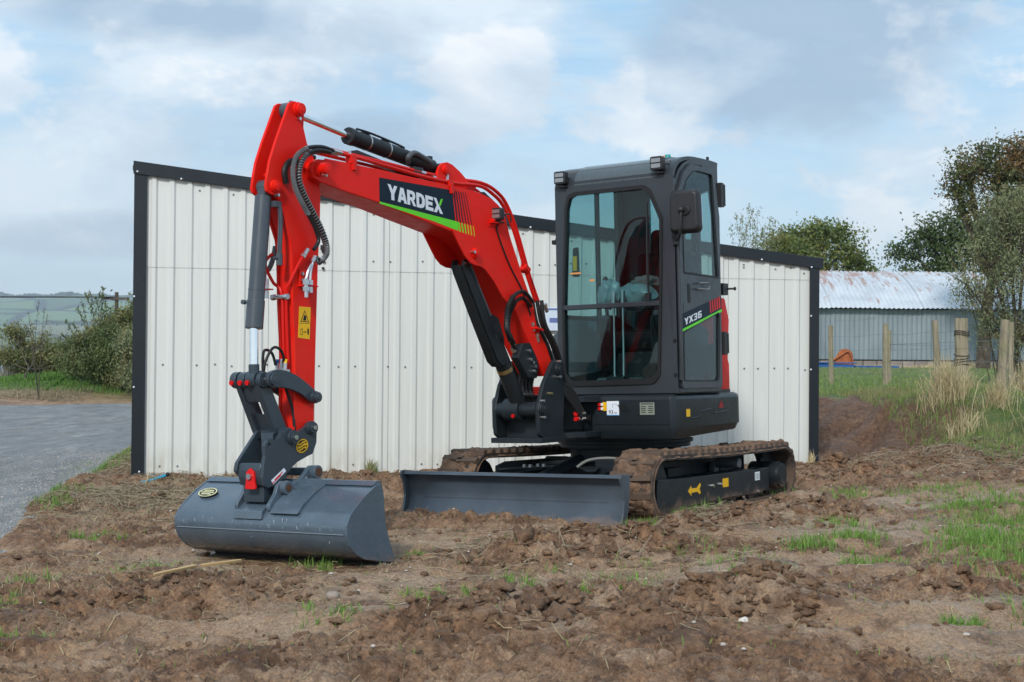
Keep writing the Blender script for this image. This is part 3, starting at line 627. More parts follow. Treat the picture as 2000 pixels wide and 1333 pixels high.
for h in (.18, .34, .52, .72, .95):
    mb = MB(); pts = []
    for (x, y, zt, r, ln) in POSTS: gz0 = float(ground_z(x, y)[0]); pts.append((x - r - .004, y, gz0 + h))
    for a_, b_ in zip(pts, pts[1:]):
        mid = tuple((p + q) / 2 - (.02 if k == 2 else 0) for k, (p, q) in enumerate(zip(a_, b_))); mb.tube([a_, mid, b_], .0018, 5)
    mb.build('wire', WIRE, FN)
mb = MB()
for k in range(3): z = 1.34 - .02 * k; mb.tube([(5.06 + .083 * math.cos(t), 16 + .083 * math.sin(t), z + .01 * math.sin(2 * t)) for t in np.linspace(0, 6.28, 18)], .004, 5)
for k in range(4): z = 1.08 - .04 * k; mb.tube([(5.06 + .084 * math.cos(t), 16 + .084 * math.sin(t), z + .015 * math.sin(t + k)) for t in np.linspace(0, 6.28, 18)], .004, 5)
mb.build('wire_wrap', flat('old_wire', (.05, .04, .03), .7), FN)['kind'] = 'stuff'
FB = empty('far_wire_fence', 'second thinner fence of grey posts standing between the field and the barn', 'fence', (0, 0, 0))
for i, (x, y, zt, r) in enumerate([(5.62, 21.2, 1.46, .032), (5.72, 16.3, 1.46, .030), (8.6, 24.5, 1.5, .04)]):
    mb = MB(); post(mb, x, y, .1, zt, r, (0, 0), 20 + i); mb.build('post', WOOD, FB)
for h in (1.0, 1.25): mb = MB(); mb.tube([(5.72, 16.3, h), (5.62, 21.2, h)], .003, 5); mb.tube([(5.62, 21.2, h), (8.6, 24.5, h)], .003, 5); mb.build('wire', WIRE, FB)

# things lying at the foot of the barn
RUST = paint('rust', (.33, .10, .035), .8, var=.4, scale=6)
t = empty('rusty_seat_shell', 'rusty orange rounded steel shell standing on end against the barn base', 'scrap metal', (9.95, 43.0, .62))
mb = MB(); mb.prism(smooth_poly([(-.42, 0), (-.40, .30), (-.18, .46), (-.02, .70), (.16, .74), (.33, .62), (.36, .30), (.40, 0)], 3), 'y', -.09, .09); mb.build('shell', RUST, t, bev=.04)
mb = MB(); mb.tube([(-.40, -.13, .02), (-.38, -.13, .3), (-.1, -.13, .5), (.2, -.13, .66), (.34, -.13, .3), (.38, -.13, .02)], .03, 7, 4); mb.build('rim', RUST, t)
BLUE = paint('blue_paint', (.015, .09, .28), .5, var=.2)
t = empty('blue_trough', 'blue plastic trough lying low by the barn behind the fence', 'trough', (9.3, 42.4, .55))
mb = MB(); mb.prism([(-.9, 0), (.8, 0), (.86, .34), (-.95, .40)], 'y', -.3, .3, ); mb.build('tub', BLUE, t, bev=.03)
mb = MB(); mb.box((-.05, 0, .39), (1.9, .7, .04)); mb.build('rim', BLUE, t, bev=.01)
t = empty('blue_pallet_frame', 'low blue slatted frame lying beside the rusty shell', 'pallet', (10.8, 42.6, .58))
for k in range(6): mb = MB(); mb.box((-.6 + k * .24, -.25, .14), (.11, .04, .28)); mb.build('slat', BLUE, t)
mb = MB(); mb.box((0, -.21, .05), (1.5, .03, .06)); mb.box((0, -.21, .25), (1.5, .03, .05)); mb.build('rail', BLUE, t)

# ------------------------------------------------------------------ vegetation
def leafmat(name, c1, c2, c3=None, rough=.6, transl=.25, sc=1.2):
    m, nt, b, tc = newmat(name); o = tc.outputs['Object']
    a = N(nt, 'ShaderNodeAttribute'); a.attribute_name = 'tone'
    c = mixc(nt, a.outputs['Fac'], c1, c2)
    if c3: c = mixc(nt, ramp(nt, noise(nt, o, sc, 4, .6), [(.5, 0), (.62, .85)]), c, c3)
    L_(nt, c, b.inputs['Base Color']); b.inputs['Roughness'].default_value = rough
    outn = nt.nodes['Material Output']; tr = N(nt, 'ShaderNodeBsdfTranslucent'); L_(nt, c, tr.inputs[0]); mx = N(nt, 'ShaderNodeMixShader'); mx.inputs[0].default_value = transl
    L_(nt, b.outputs[0], mx.inputs[1]); L_(nt, tr.outputs[0], mx.inputs[2]); L_(nt, mx.outputs[0], outn.inputs['Surface'])
    return m
BARK = paint('bark', (.075, .06, .045), .9, var=.35, bumpd=.01, scale=5)
def leaf_mesh(name, C, size, m, parent, asp=.5, rng=None, up=None, tone=None):
    """one bent leaf (two quads) per centre"""
    rng = rng or RNG; n = len(C); d = rng.normal(size=(n, 3)); 
    if up is not None: d = d * .45 + np.array(up)
    d /= np.linalg.norm(d, axis=1)[:, None]; a = rng.normal(size=(n, 3)); s = np.cross(d, a); s /= np.linalg.norm(s, axis=1)[:, None]
    L = size * rng.uniform(.6, 1.3, (n, 1)); w = L * asp * .5
    v0 = C - d * L * .5; v1 = C + s * w; v2 = C + d * L * .5; v3 = C - s * w
    co = np.stack([v0, v1, v2, v3], 1).reshape(-1, 3); lo = np.arange(4 * n)
    tn = rng.uniform(0, 1, n) if tone is None else np.clip(tone + rng.normal(0, .18, n), 0, 1)
    return arr_mesh(name, co, lo, 4, m, parent, attrs={'tone': ('FACE', tn)})
def tree(name, label, cat, base, lobes, nclump, per, clump_r, leaf, m, group=None, asp=.55, seed=0, trunk_r=.16, up=None, twigs=True, hollow=.55, squash=.75):
    rng = np.random.default_rng(seed); t = empty(name, label, cat, base, 0, group); bx = np.array(base)
    vol = np.array([l[3] ** 2 for l in lobes]); pr = vol / vol.sum(); cl = []
    for i in rng.choice(len(lobes), nclump, p=pr):
        x, y, z, r = lobes[i]; d = rng.normal(size=3); d /= np.linalg.norm(d); rad = r * (hollow + (1 - hollow) * rng.uniform() ** .7) * rng.uniform(.8, 1.1); cl.append(np.array([x, y, z]) + d * rad * np.array([1, .9, .9]) - bx)
    cl = np.array(cl); rel = rng.normal(size=(nclump, per, 3)) * clump_r * np.array([1, 1, squash]) * .6 * rng.uniform(.6, 1.35, (nclump, 1, 1)); Cc = (cl[:, None] + rel).reshape(-1, 3)
    tone = np.repeat(rng.uniform(0, 1, nclump), per); leaf_mesh('crown', Cc, leaf, m, t, asp, rng, up, tone)
    mb = MB(); cz = min(l[2] for l in lobes) - bx[2]; cen = np.average(np.array([l[:3] for l in lobes]), 0, vol) - bx
    mb.tube([(0, 0, -.3), (cen[0] * .12, cen[1] * .1, cz * .5), (cen[0] * .4, cen[1] * .4, max(cz, .3) * .9), (cen[0], cen[1], cen[2])], lambda q: trunk_r * (1.1 - .75 * q), 8, 4)
    st = np.array([cen[0] * .4, cen[1] * .4, max(cz, .3) * .8])
    lb = []
    for (x, y, z, r) in lobes:
        e = np.array([x, y, z]) - bx; mid = (st + e) / 2 + np.array([0, 0, -.08 * r]); mb.tube([st, mid, e], lambda q: trunk_r * (.6 - .42 * q), 6, 4); lb.append(e)
    lb = np.array(lb)
    if twigs:
        for c in cl[:min(nclump, 260)]:
            k = np.argmin(np.linalg.norm(lb - c, axis=1)); s = lb[k] * .8 + st * .2 if rng.uniform() < .5 else lb[k]
            mb.tube([s, (s + c) / 2 + rng.normal(size=3) * .06, c], lambda q: max(.006, trunk_r * (.14 - .10 * q)), 4, 2)
    mb.build('trunk', BARK, t); return t
LM_dark = leafmat('dark_autumn_leaves', (.045, .070, .020), (.12, .13, .035), (.20, .10, .035), sc=1.1)
LM_green = leafmat('green_leaves', (.060, .100, .020), (.17, .21, .05), (.22, .19, .045), sc=.7)
LM_deep = leafmat('deep_green_leaves', (.035, .065, .018), (.10, .145, .035))
LM_will = leafmat('willow_leaves', (.11, .14, .07), (.25, .27, .13), (.20, .17, .07), sc=2)
LM_bush = leafmat('bush_leaves', (.045, .080, .025), (.15, .19, .06), (.17, .16, .06), sc=1.4)
LM_brown = leafmat('brown_autumn_leaves', (.09, .115, .035), (.21, .20, .07))
tree('sycamore_tree', 'tall dark tree with browning leaves at the right edge above the barn', 'tree', (13.9, 42.0, .6),
     [(14.0, 41, 6.75, .9), (13.1, 41, 6.5, .55), (13.2, 41, 5.7, .5), (14.8, 41, 5.9, 1.2), (14.1, 41, 4.9, .8), (12.75, 41, 6.05, .3), (15.3, 41, 6.9, .9), (14.2, 41, 4.0, .9), (12.9, 41, 5.3, .25)], 270, 90, .33, .095, LM_dark, seed=1, trunk_r=.22, hollow=.5)
tree('round_green_tree', 'rounded green tree in the gap above the barn ridge right of the shed', 'tree', (12.2, 58, .5),
     [(11.5, 58, 5.75, .85), (12.5, 58, 6.15, .75), (13.5, 58, 5.95, .8), (13.9, 58, 5.0, .75), (12.4, 58, 4.9, 1.0), (11.1, 58, 4.9, .6), (14.4, 58, 4.5, .5)], 210, 55, .40, .14, LM_green, seed=2, trunk_r=.12, hollow=.25, up=(0, 0, .35))
tree('low_dark_tree', 'dark bushy tree standing over the middle of the barn roof', 'tree', (16.6, 54, .5),
     [(15.2, 54, 5.15, .75), (15.8, 54, 5.9, .6), (16.7, 54, 5.9, .8), (17.6, 54, 5.6, .9), (16.4, 54, 4.8, 1.0), (15.0, 54, 4.4, .5), (18.3, 54, 4.8, .9)], 190, 52, .42, .14, LM_deep, seed=3, trunk_r=.16, hollow=.35)
tree('olive_shrub_tree', 'low olive tree tucked between the round tree and the shed roof', 'tree', (9.6, 52, .5),
     [(9.7, 52, 5.0, .6), (10.3, 52, 4.8, .6), (9.3, 52, 4.4, .5), (10.6, 52, 4.3, .6)], 110, 55, .4, .13, LM_green, seed=14, trunk_r=.1, hollow=.4)
def shoots(name, label, cat, base, stems, m, leaf, seed, group=None, nleaf=90, asp=.25, stem_r=.012, spread=.05, t0=.3):
    rng = np.random.default_rng(seed); t = empty(name, label, cat, base, 0, group); mb = MB(); C = []
    for (x, y, z, bxo) in stems:
        tip = np.array([x, y, z]) - np.array(base); b0 = np.array([bxo, 0, 0.]); mid = (b0 + tip) / 2 + rng.normal(size=3) * .05
        pts = spline([b0, mid, tip], 6); mb.tube(pts, lambda q: stem_r * (1.1 - .85 * q), 4); P = np.array([tuple(p) for p in pts])
        q = rng.uniform(t0, 1, nleaf) * (len(P) - 1); i = np.minimum(q.astype(int), len(P) - 2); fr = (q - i)[:, None]; C.append(P[i] * (1 - fr) + P[i + 1] * fr + rng.normal(size=(nleaf, 3)) * spread * (1.3 - q / (len(P) - 1))[:, None])
    mb.build('stem', BARK, t); leaf_mesh('foliage', np.concatenate(C), leaf, m, t, asp, rng, (0, 0, .7)); return t
rr = random.Random(3)
shoots('thin_poplar', 'thin upright shoots with sparse leaves rising above the shed roof beside the cab', 'tree', (8.6, 50, .5),
       [(8.6 + (px - 1480) * .018, 50, 1 + (706 - py) / 2778 * 50, rr.uniform(-.3, .3)) for px, py in [(1428, 440), (1438, 420), (1450, 425), (1462, 400), (1470, 412), (1482, 408), (1495, 440), (1505, 425), (1515, 430), (1525, 445), (1445, 445), (1457, 440), (1475, 440), (1490, 450), (1510, 450)]], LM_will, .10, 5, nleaf=170, asp=.35, spread=.16, t0=.45)
# willow in the foreground right, hanging over the barn
tree('grey_willow', 'grey green willow bush overhanging the right end of the barn', 'tree', (7.6, 21.5, .45),
     [(7.55, 21, 2.9, .75), (8.0, 21, 2.2, .8), (7.1, 21, 1.95, .55), (7.6, 21, 1.45, .5), (6.7, 21, 2.15, .38), (7.3, 21, 3.2, .5), (7.95, 21, 3.35, .5), (6.95, 21, 2.7, .3), (7.2, 21.4, 1.55, .35)], 270, 55, .17, .055, LM_will, seed=6, asp=.30, trunk_r=.05, hollow=.35, up=(0, 0, .5), squash=1.1)
shoots('willow_whips', 'upright leafy willow whips standing above the grey willow bush', 'tree', (7.6, 21.6, .5),
       [(7.6 + (px - 1990) * .0077, 21.3, 1 + (707 - py) / 2778 * 21.3, rr.uniform(-.3, .3)) for px, py in [(1900, 430), (1915, 400), (1932, 385), (1945, 400), (1960, 370), (1975, 390), (1990, 362), (2005, 380), (1925, 420), (1890, 460), (1870, 480), (1850, 500)]], LM_will, .055, 7, nleaf=230, asp=.3, spread=.055, t0=.4, stem_r=.01)
# left bank
tree('lane_bush', 'dense green bush on the far side of the lane left of the shed', 'bush', (-9.9, 34.6, .1),
     [(-9.85, 34.4, .80, .62), (-9.35, 34.4, 1.15, .6), (-10.45, 34.8, .85, .48), (-10.95, 35.4, 1.0, .42), (-9.3, 34.4, .5, .55), (-9.8, 34.4, 1.45, .38), (-10.3, 34.4, 1.3, .34), (-9.0, 34.6, 1.5, .35)], 520, 75, .20, .07, LM_bush, seed=8, asp=.4, trunk_r=.05, hollow=.3, up=(0, 0, .5))
tree('lane_shrub', 'paler bush hugging the left corner of the shed beyond the lane', 'bush', (-8.7, 33.4, .0),
     [(-8.85, 33.4, .6, .42), (-8.55, 33.4, .8, .4), (-8.9, 33.4, 1.3, .35), (-8.4, 33.4, 1.1, .4)], 130, 70, .2, .075, LM_will, seed=9, asp=.35, trunk_r=.04, hollow=.3, up=(0, 0, .4))
shoots('tall_bush_shoots', 'tall leafy shoots sticking up above the lane bush', 'bush', (-9.7, 34.6, .3),
       [((px - 1000) / 2778 * 34.5, 34.5, 1 + (692 - py) / 2778 * 34.5, rr.uniform(-.3, .2)) for px, py in [(158, 585), (165, 572), (172, 566), (185, 578), (192, 570), (200, 560), (150, 600), (178, 590), (205, 585), (140, 630), (128, 625), (120, 650), (215, 600)]], LM_bush, .085, 10, nleaf=110, asp=.35, spread=.06, t0=.35)
tree('autumn_bush', 'browning tree behind the lane bush beside the utility pole', 'tree', (-11.5, 43, -.5),
     [(-11.9, 43, 1.95, .45), (-11.4, 43, 2.3, .5), (-11.2, 43, 1.7, .5), (-12.3, 43, 1.5, .4), (-11.6, 43, 1.2, .5)], 150, 50, .28, .12, LM_brown, seed=12, trunk_r=.08, hollow=.4)
LM_weed = leafmat('weed_leaves', (.10, .10, .05), (.20, .17, .08))
STEMM = leafmat('dry_stems', (.16, .125, .08), (.30, .24, .15), transl=0)
def dry_reeds(name, label, cat, x0, x1, y0, y1, n, h0, h1, seed, m, wd=.008, group=None, lean=.12):
    rng = np.random.default_rng(seed); x = rng.uniform(x0, x1, n); y = rng.uniform(y0, y1, n); return blades(name, label, cat, x, y, rng.uniform(h0, h1, n), wd, lean, m, rng)
def blades(name, label, cat, x, y, h, wd, lean, m, rng, kind=None, z=None, droop=.5):
    n = len(x); z = ground_z(x, y) - .01 if z is None else z; a = rng.uniform(0, 2 * np.pi, n); l = rng.normal(0, lean, n) * h; dx = np.cos(a) * l; dy = np.sin(a) * l
    s = rng.uniform(0, np.pi, n); wx = np.cos(s) * wd * rng.uniform(.6, 1.3, n); wy = np.sin(s) * wd * rng.uniform(.6, 1.3, n)
    B = np.stack([x, y, z], 1); Wd = np.stack([wx, wy, wx * 0], 1); M1 = B + np.stack([dx * .35, dy * .35, h * .55], 1); T = B + np.stack([dx, dy, h * (1 - droop * np.abs(l / np.maximum(h, 1e-3)))], 1)
    co = np.stack([B - Wd, B + Wd, M1 + Wd * .8, M1 - Wd * .8, T + Wd * .12, T - Wd * .12], 1).reshape(-1, 3)
    i0 = np.arange(n) * 6; lo = np.stack([i0, i0 + 1, i0 + 2, i0 + 3, i0 + 3, i0 + 2, i0 + 4, i0 + 5], 1).reshape(-1)
    o = arr_mesh(name, co, lo, 4, m, None, attrs={'tone': ('FACE', np.repeat(rng.uniform(0, 1, n), 2))})
    tag(o, label, cat, kind=kind); return o
dry_reeds('dry_weeds', 'tall brown dead weed stems at the left edge beyond the lane', None, -13.6, -11.0, 37.2, 39, 1500, .5, 1.95, 21, STEMM, .005, lean=.32)['kind'] = 'stuff'
tree('yellowing_hedge', 'yellowing shrub among the dead weeds at the left edge', 'bush', (-12.0, 35, .2),
     [(-12.9, 37, 1.45, .4), (-12.3, 37, 1.3, .4), (-12.6, 37, .9, .5), (-11.8, 37, 1.0, .4), (-13.2, 37, .9, .4), (-11.5, 37, .8, .4), (-12.0, 37, .7, .5)], 190, 55, .2, .08, LM_brown, seed=13, asp=.4, trunk_r=.03, hollow=.2)
t = shoots('hogweed_stalk', 'tall dead umbel stalk standing against the far hills', 'plant', (-10.6, 31.9, 0),
           [(-10.62, 31.9, 2.2, 0), (-10.85, 31.9, 1.95, 0), (-10.42, 31.9, 1.9, 0), (-10.75, 31.9, 1.7, 0), (-10.5, 31.9, 2.05, 0)], LM_weed, .05, 15, nleaf=16, asp=.4, spread=.05, t0=.8, stem_r=.010)
# far wood and hedge lines
def wood(name, label, x0, x1, y, z0, z1, n, size, seed, m):
    rng = np.random.default_rng(seed); C = np.stack([rng.uniform(x0, x1, n), y + rng.uniform(-20, 20, n), rng.uniform(z0, z1, n) + 0], 1)
    C[:, 2] = z0 + (C[:, 2] - z0) * (.65 + .35 * np.sin(C[:, 0] * .05 + seed) * np.sin(C[:, 0] * .021)); o = leaf_mesh(name, C, size, m, None, .8, rng); tag(o, label, kind='stuff')
wood('distant_wood', 'dark line of trees on the far shore', -1100, -550, 2300, -7, 16, 5000, 9, 31, LM_deep)
wood('hilltop_forest', 'forest along the crest of the far hill', -1700, -700, 3560, 140, 156, 12000, 10, 32, LM_deep)
wood('hedge_line', 'hedgerow half way up the far hill', -1500, -700, 2900, 62, 70, 2600, 8, 33, LM_deep)
# utility pole and its wire
t = empty('utility_pole', 'wooden utility pole with a crossarm rising behind the autumn tree', 'pole', (-16.7, 60, -1.6))
mb = MB(); mb.cyl((0, 0, -.5), (0, 0, 5.25), .10, .08, 10); mb.build('pole', BARK, t)
mb = MB(); mb.box((0, -.08, 4.98), (1.1, .1, .10)); mb.build('crossarm', BARK, t)
mb = MB(); mb.tube([(-24, -8, 4.9), (-10, -3.4, 4.87), (0, -.08, 5.04)], .028, 5, 5); mb.build('cable', PLAST, t)

# the air: thin even haze that pales the far hills
hz_m = bpy.data.materials.new('haze_air'); hz_m.use_nodes = True; nt_ = hz_m.node_tree; nt_.nodes.clear(); o_ = N(nt_, 'ShaderNodeOutputMaterial'); pv = N(nt_, 'ShaderNodeVolumePrincipled')
pv.inputs['Color'].default_value = (.80, .90, 1, 1); pv.inputs['Density'].default_value = .00023; pv.inputs['Anisotropy'].default_value = .2; L_(nt_, pv.outputs[0], o_.inputs['Volume'])
mb = MB(); mb.box((-200, 2100, 115), (7000, 4500, 256)); hz = mb.build('haze', hz_m); tag(hz, 'pale air between the camera and the far hills', kind='stuff')

# grass, straw, clods and pebbles
GRASS = leafmat('fresh_grass', (.09, .19, .025), (.22, .36, .07), transl=.3)
GRASS2 = leafmat('field_grass', (.09, .17, .03), (.21, .27, .075), (.25, .22, .10), transl=.2, sc=.8)
STRAW = leafmat('straw', (.34, .27, .14), (.58, .49, .30), transl=.15)
rng = np.random.default_rng(40)
TUFTS = [(2.87, 8.37, .30, 380), (2.89, 8.9, .28, 280), (2.3, 6.44, .22, 420), (2.3, 6.95, .24, 420), (2.75, 7.4, .3, 420), (1.48, 7.04, .13, 150), (1.79, 7.53, .2, 200), (1.6, 6.41, .13, 130), (1.62, 5.76, .12, 70), (1.57, 4.95, .10, 110), (1.92, 8.31, .15, 80),
         (-.3, 5.67, .1, 60), (-.15, 5.68, .08, 45), (.27, 5.69, .05, 40), (.05, 5.99, .09, 45), (-.02, 7.13, .12, 50), (-.93, 6.91, .12, 60), (1.12, 9.0, .22, 90), (-1.65, 4.82, .10, 60), (-1.7, 6.7, .12, 60), (-2.16, 6.22, .14, 50), (.5, 5.7, .06, 26), (1.08, 6.24, .12, 60),
         (-3.95, 14.3, .40, 900), (-3.9, 13.4, .3, 500), (-3.72, 12.6, .28, 380), (-3.45, 10.9, .25, 170), (2.5, 10.3, .3, 130), (1.9, 10.9, .35, 140), (2.5, 7.9, .2, 150), (3.4, 9.2, .4, 350), (3.0, 6.5, .3, 300), (3.3, 7.6, .4, 400), (1.3, 9.35, .18, 50), (-.65, 7.2, .06, 40), (-.45, 7.15, .05, 35), (2.45, 5.6, .2, 120), (1.15, 6.9, .3, 60), (.9, 6.2, .5, 60), (2.0, 6.0, .3, 120), (2.9, 5.2, .25, 200), (1.9, 5.1, .15, 120), (3.2, 10.2, .5, 300), (-2.05, 5.5, .15, 90), (-.6, 5.15, .15, 60), (-2.4, 8.2, .2, 90), (.75, 8.4, .12, 70), (-3.2, 10.0, .18, 140)]
X = []; Y = []
for (x, y, r, n) in TUFTS:
    n = int(n * 2.5)
    a = rng.uniform(0, 6.283, n); q = np.abs(rng.normal(0, .55, n)) * r; k = max(3, n // 12); ci = rng.integers(0, k, n); cxy = rng.normal(0, .5 * r, (k, 2))
    X.append(x + cxy[ci, 0] + np.cos(a) * q * .28); Y.append(y + cxy[ci, 1] * 1.2 + np.sin(a) * q * .28)
X = np.concatenate(X); Y = np.concatenate(Y)
blades('grass', 'fresh green grass tufts sprouting through the mud', None, X, Y, rng.uniform(.018, .095, len(X)) * (1 - .3 * (Y < 6)), .0023, .7, GRASS, rng, 'stuff')
n = 2600; X = rng.uniform(-3, 4.5, n); Y = 4.3 + rng.uniform(0, 1, n) ** 1.3 * 8; keep = X > road_edge(Y) + .1
blades('sparse_grass', 'single green blades scattered over the mud', None, X[keep], Y[keep], rng.uniform(.015, .05, keep.sum()), .0018, .6, GRASS, rng, 'stuff')
n = 60000; X = rng.uniform(2.6, 22, n); Y = 16.5 + rng.uniform(0, 1, n) ** 1.5 * 27
blades('field_grass', 'green grass of the field behind the fence', None, X, Y, rng.uniform(.03, .12, n) * (1 - .02 * (Y - 17)), .006, .4, GRASS2, rng, 'stuff')
n = 3000; X = rng.uniform(6, 24, n); Y = rng.uniform(43.6, 44.6, n)
blades('rank_grass', 'rank dead grass along the foot of the barn', None, X, Y, rng.uniform(.04, .13, n) * (1 + 1.6 * sst(12.3, 13.5, X)), .010, .3, STRAW, rng, 'stuff')
n = 16000; X = rng.uniform(3.9, 6.6, n); Y = rng.uniform(11.6, 17.6, n)
blades('verge_grass', 'green grass on the verge under the fence', None, X, Y, rng.uniform(.03, .12, n), .0035, .5, GRASS2, rng, 'stuff')
# pale dead tussocks under the fence: each is a clump of its own
for i, (x, y, r, n, h) in enumerate([(4.45, 14.6, .26, 700, .55), (4.85, 14.2, .16, 320, .42), (5.55, 15.2, .22, 520, .5), (5.0, 15.7, .14, 260, .4), (5.15, 13.4, .3, 650, .55), (4.3, 13.6, .22, 260, .34)]):
    a = rng.uniform(0, 6.283, n); q = np.abs(rng.normal(0, .5, n)) * r
    lab = ['largest pale dead grass tussock leaning left below the fence', 'small pale tussock right beside the largest tussock', 'pale tussock right of the thick fence post', 'small tussock at the foot of the thick fence post', 'pale tussock in front of the nearest slim fence post', 'low thin tussock at the top of the dug slope'][i]
    blades('dead_grass_tussock', lab, 'grass tussock', x + np.cos(a) * q, y + np.sin(a) * q, rng.uniform(.35, 1, n) * h, .0028, .62, STRAW, rng)['group'] = 'pale tussocks below the fence'
# bank grass across the lane
n = 12000; X = rng.normal(-11.0, 2.0, n); Y = rng.uniform(33.6, 37.5, n); X = np.where((X < -9.2), X, -11)
blades('bank_grass', 'bright grass on the small bank beyond the lane', None, X, Y, rng.uniform(.03, .14, n), .008, .4, leafmat('bank_grass', (.06, .15, .02), (.13, .25, .04)), rng, 'stuff')
n = 5000; X = rng.uniform(-13.5, -9.9, n); Y = rng.uniform(32.4, 33.9, n)
blades('verge_straw', 'brown matted grass along the edge of the lane', None, X, Y, rng.uniform(.02, .12, n), .006, 1.0, STEMM, rng, 'stuff')
# straw: lying stalks
def straws(n, X, Y, L0, L1, seed, name, label, m, lift=.006, w=.0014):
    rng = np.random.default_rng(seed); a = rng.uniform(0, np.pi, n); L = rng.uniform(L0, L1, n); dx = np.cos(a) * L / 2; dy = np.sin(a) * L / 2; cur = rng.normal(0, .22, n)
    P = [np.stack([X - dx, Y - dy], 1), np.stack([X - dy * cur, Y + dx * cur], 1), np.stack([X + dx, Y + dy], 1)]; zz = [ground_z(p[:, 0], p[:, 1]) + lift + np.abs(rng.normal(0, .006, n)) for p in P]
    nrm = np.stack([-np.sin(a), np.cos(a), np.zeros(n)], 1) * w * rng.uniform(.6, 1.5, n)[:, None]; nrm[:, 2] = w * rng.uniform(-.8, .8, n)
    co = []; 
    for p, z in zip(P, zz): q = np.concatenate([p, z[:, None]], 1); co += [q - nrm, q + nrm]
    co = np.stack(co, 1).reshape(-1, 3); i0 = np.arange(n) * 6; lo = np.stack([i0, i0 + 2, i0 + 3, i0 + 1, i0 + 2, i0 + 4, i0 + 5, i0 + 3], 1).reshape(-1)
    o = arr_mesh(name, co, lo, 4, m, None, attrs={'tone': ('FACE', np.repeat(rng.uniform(0, 1, n), 2))}); tag(o, label, kind='stuff')
def scatter(n, spots, seed):
    rng = np.random.default_rng(seed); w = np.array([s[3] for s in spots], float); i = rng.choice(len(spots), n, p=w / w.sum()); s = np.array([s[:3] for s in spots])[i]
    X = s[:, 0] + rng.normal(0, 1, n) * s[:, 2]; Y = s[:, 1] + rng.normal(0, 1, n) * s[:, 2] * 1.2; k = (X > road_edge(Y) - .08) & (Y > 4.1); return X[k], Y[k]
X, Y = scatter(22000, [(-2.6, 10.6, .55, 4), (-3.0, 12.6, .4, 3), (-3.5, 13.6, .3, 2), (-2.3, 9.3, .5, 2), (-1.6, 11.3, .7, 2.5), (-1.2, 8.2, .8, 1.2), (-1.3, 6.8, .6, 1.2), (0, 6.6, .8, 1.2), (-2.2, 6.3, .5, 1), (1.1, 8.9, .5, 1.3), (2.6, 9.8, .9, 1.2), (.6, 5.6, .9, 1.2), (3.6, 11.6, .7, 2), (0, 11.6, .8, 1.0), (3.2, 12.6, .5, 1), (-1, 5.2, .7, .6), (2.2, 5.6, .6, .7)], 50)
straws(len(X), X, Y, .015, .11, 51, 'straw', 'dead straw trodden into the mud', leafmat('trodden_straw', (.13, .095, .05), (.44, .36, .20), transl=.05), .003, .0010)
X, Y = scatter(6500, [(-2.7, 10.7, .5, 4), (-3.1, 12.7, .35, 3), (-3.7, 13.9, .35, 3), (3.9, 12, .5, 2), (1.2, 8.8, .3, .7), (.2, 7.2, .5, .5)], 52)
straws(len(X), X, Y, .06, .25, 53, 'matted_straw', 'tangled brown dead grass heaped at the edge of the lane', STEMM, .018, .0016)
# clods
def clods():
    rng = np.random.default_rng(60); bm = bmesh.new(); bmesh.ops.create_icosphere(bm, subdivisions=2, radius=1); V0 = np.array([v.co[:] for v in bm.verts]); F0 = np.array([[v.index for v in f.verts] for f in bm.faces]); bm.free()
    pos = []
    for (mx, my, r, h) in MOUNDS:
        k = int(60 * r / .2 * (h / .06)); pos += [(mx + rng.normal() * r * .8, my + rng.normal() * r * .8, rng.uniform(.004, .024) * (1 + (rng.uniform() < .06) * .9)) for _ in range(int(k * 1.5))]
    for _ in range(800): pos.append((rng.uniform(-2.6, 4.2), 4.3 + rng.uniform() ** 1.2 * 8.5, rng.uniform(.005, .02)))
    pos = [p for p in pos if p[0] > road_edge(p[1]) + .05]
    P = np.array(pos); z = ground_z(P[:, 0], P[:, 1]); ng = mud(P[:, 0], P[:, 1])[3]; co = []; fs = []; o = 0
    for (x, y, s), zz, g in zip(P, z, ng):
        if g > .5: continue
        q = rng.uniform(-50, 50, 2); n1 = perlin(V0[:, 0] * 1.6 + q[0], V0[:, 1] * 1.6 + V0[:, 2] * 2.1 + q[1], 3) * .8 + np.abs(perlin(V0[:, 0] * 4.1 + q[1], V0[:, 2] * 4.1 + V0[:, 1] * 3.7 + q[0], 4)) * .9 - .25
        V = V0 * (1 + n1)[:, None] * s * np.array([rng.uniform(.8, 1.5), rng.uniform(.8, 1.4), rng.uniform(.45, .9)]); a = rng.uniform(0, 6.28); c_, s_ = math.cos(a), math.sin(a)
        V = np.stack([V[:, 0] * c_ - V[:, 1] * s_, V[:, 0] * s_ + V[:, 1] * c_, V[:, 2]], 1) + np.array([x, y, zz + s * .18]); co.append(V); fs.append(F0 + o); o += len(V0)
    m, nt, b, tc = newmat('clod_mud'); oo = tc.outputs['Object']; c = mixc(nt, ramp(nt, noise(nt, oo, 9, 6, .7), [(.3, 0), (.7, 1)]), (.105, .052, .028), (.33, .20, .115)); c = mixc(nt, .7, c, mixc(nt, ramp(nt, noise(nt, oo, 95, 5, .8), [(.34, 0), (.66, 1)]), (.45, .43, .4), (1.45, 1.45, 1.45)), 'MULTIPLY'); L_(nt, c, b.inputs['Base Color']); b.inputs['Roughness'].default_value = .8
    bump(nt, b, noise(nt, oo, 55, 6, .75), 1., .02)
    ob = arr_mesh('mud_clods', np.concatenate(co), np.concatenate(fs).ravel(), 3, m, smooth=True); tag(ob, 'loose clods of earth thrown up on the churned ground', kind='stuff')
clods()
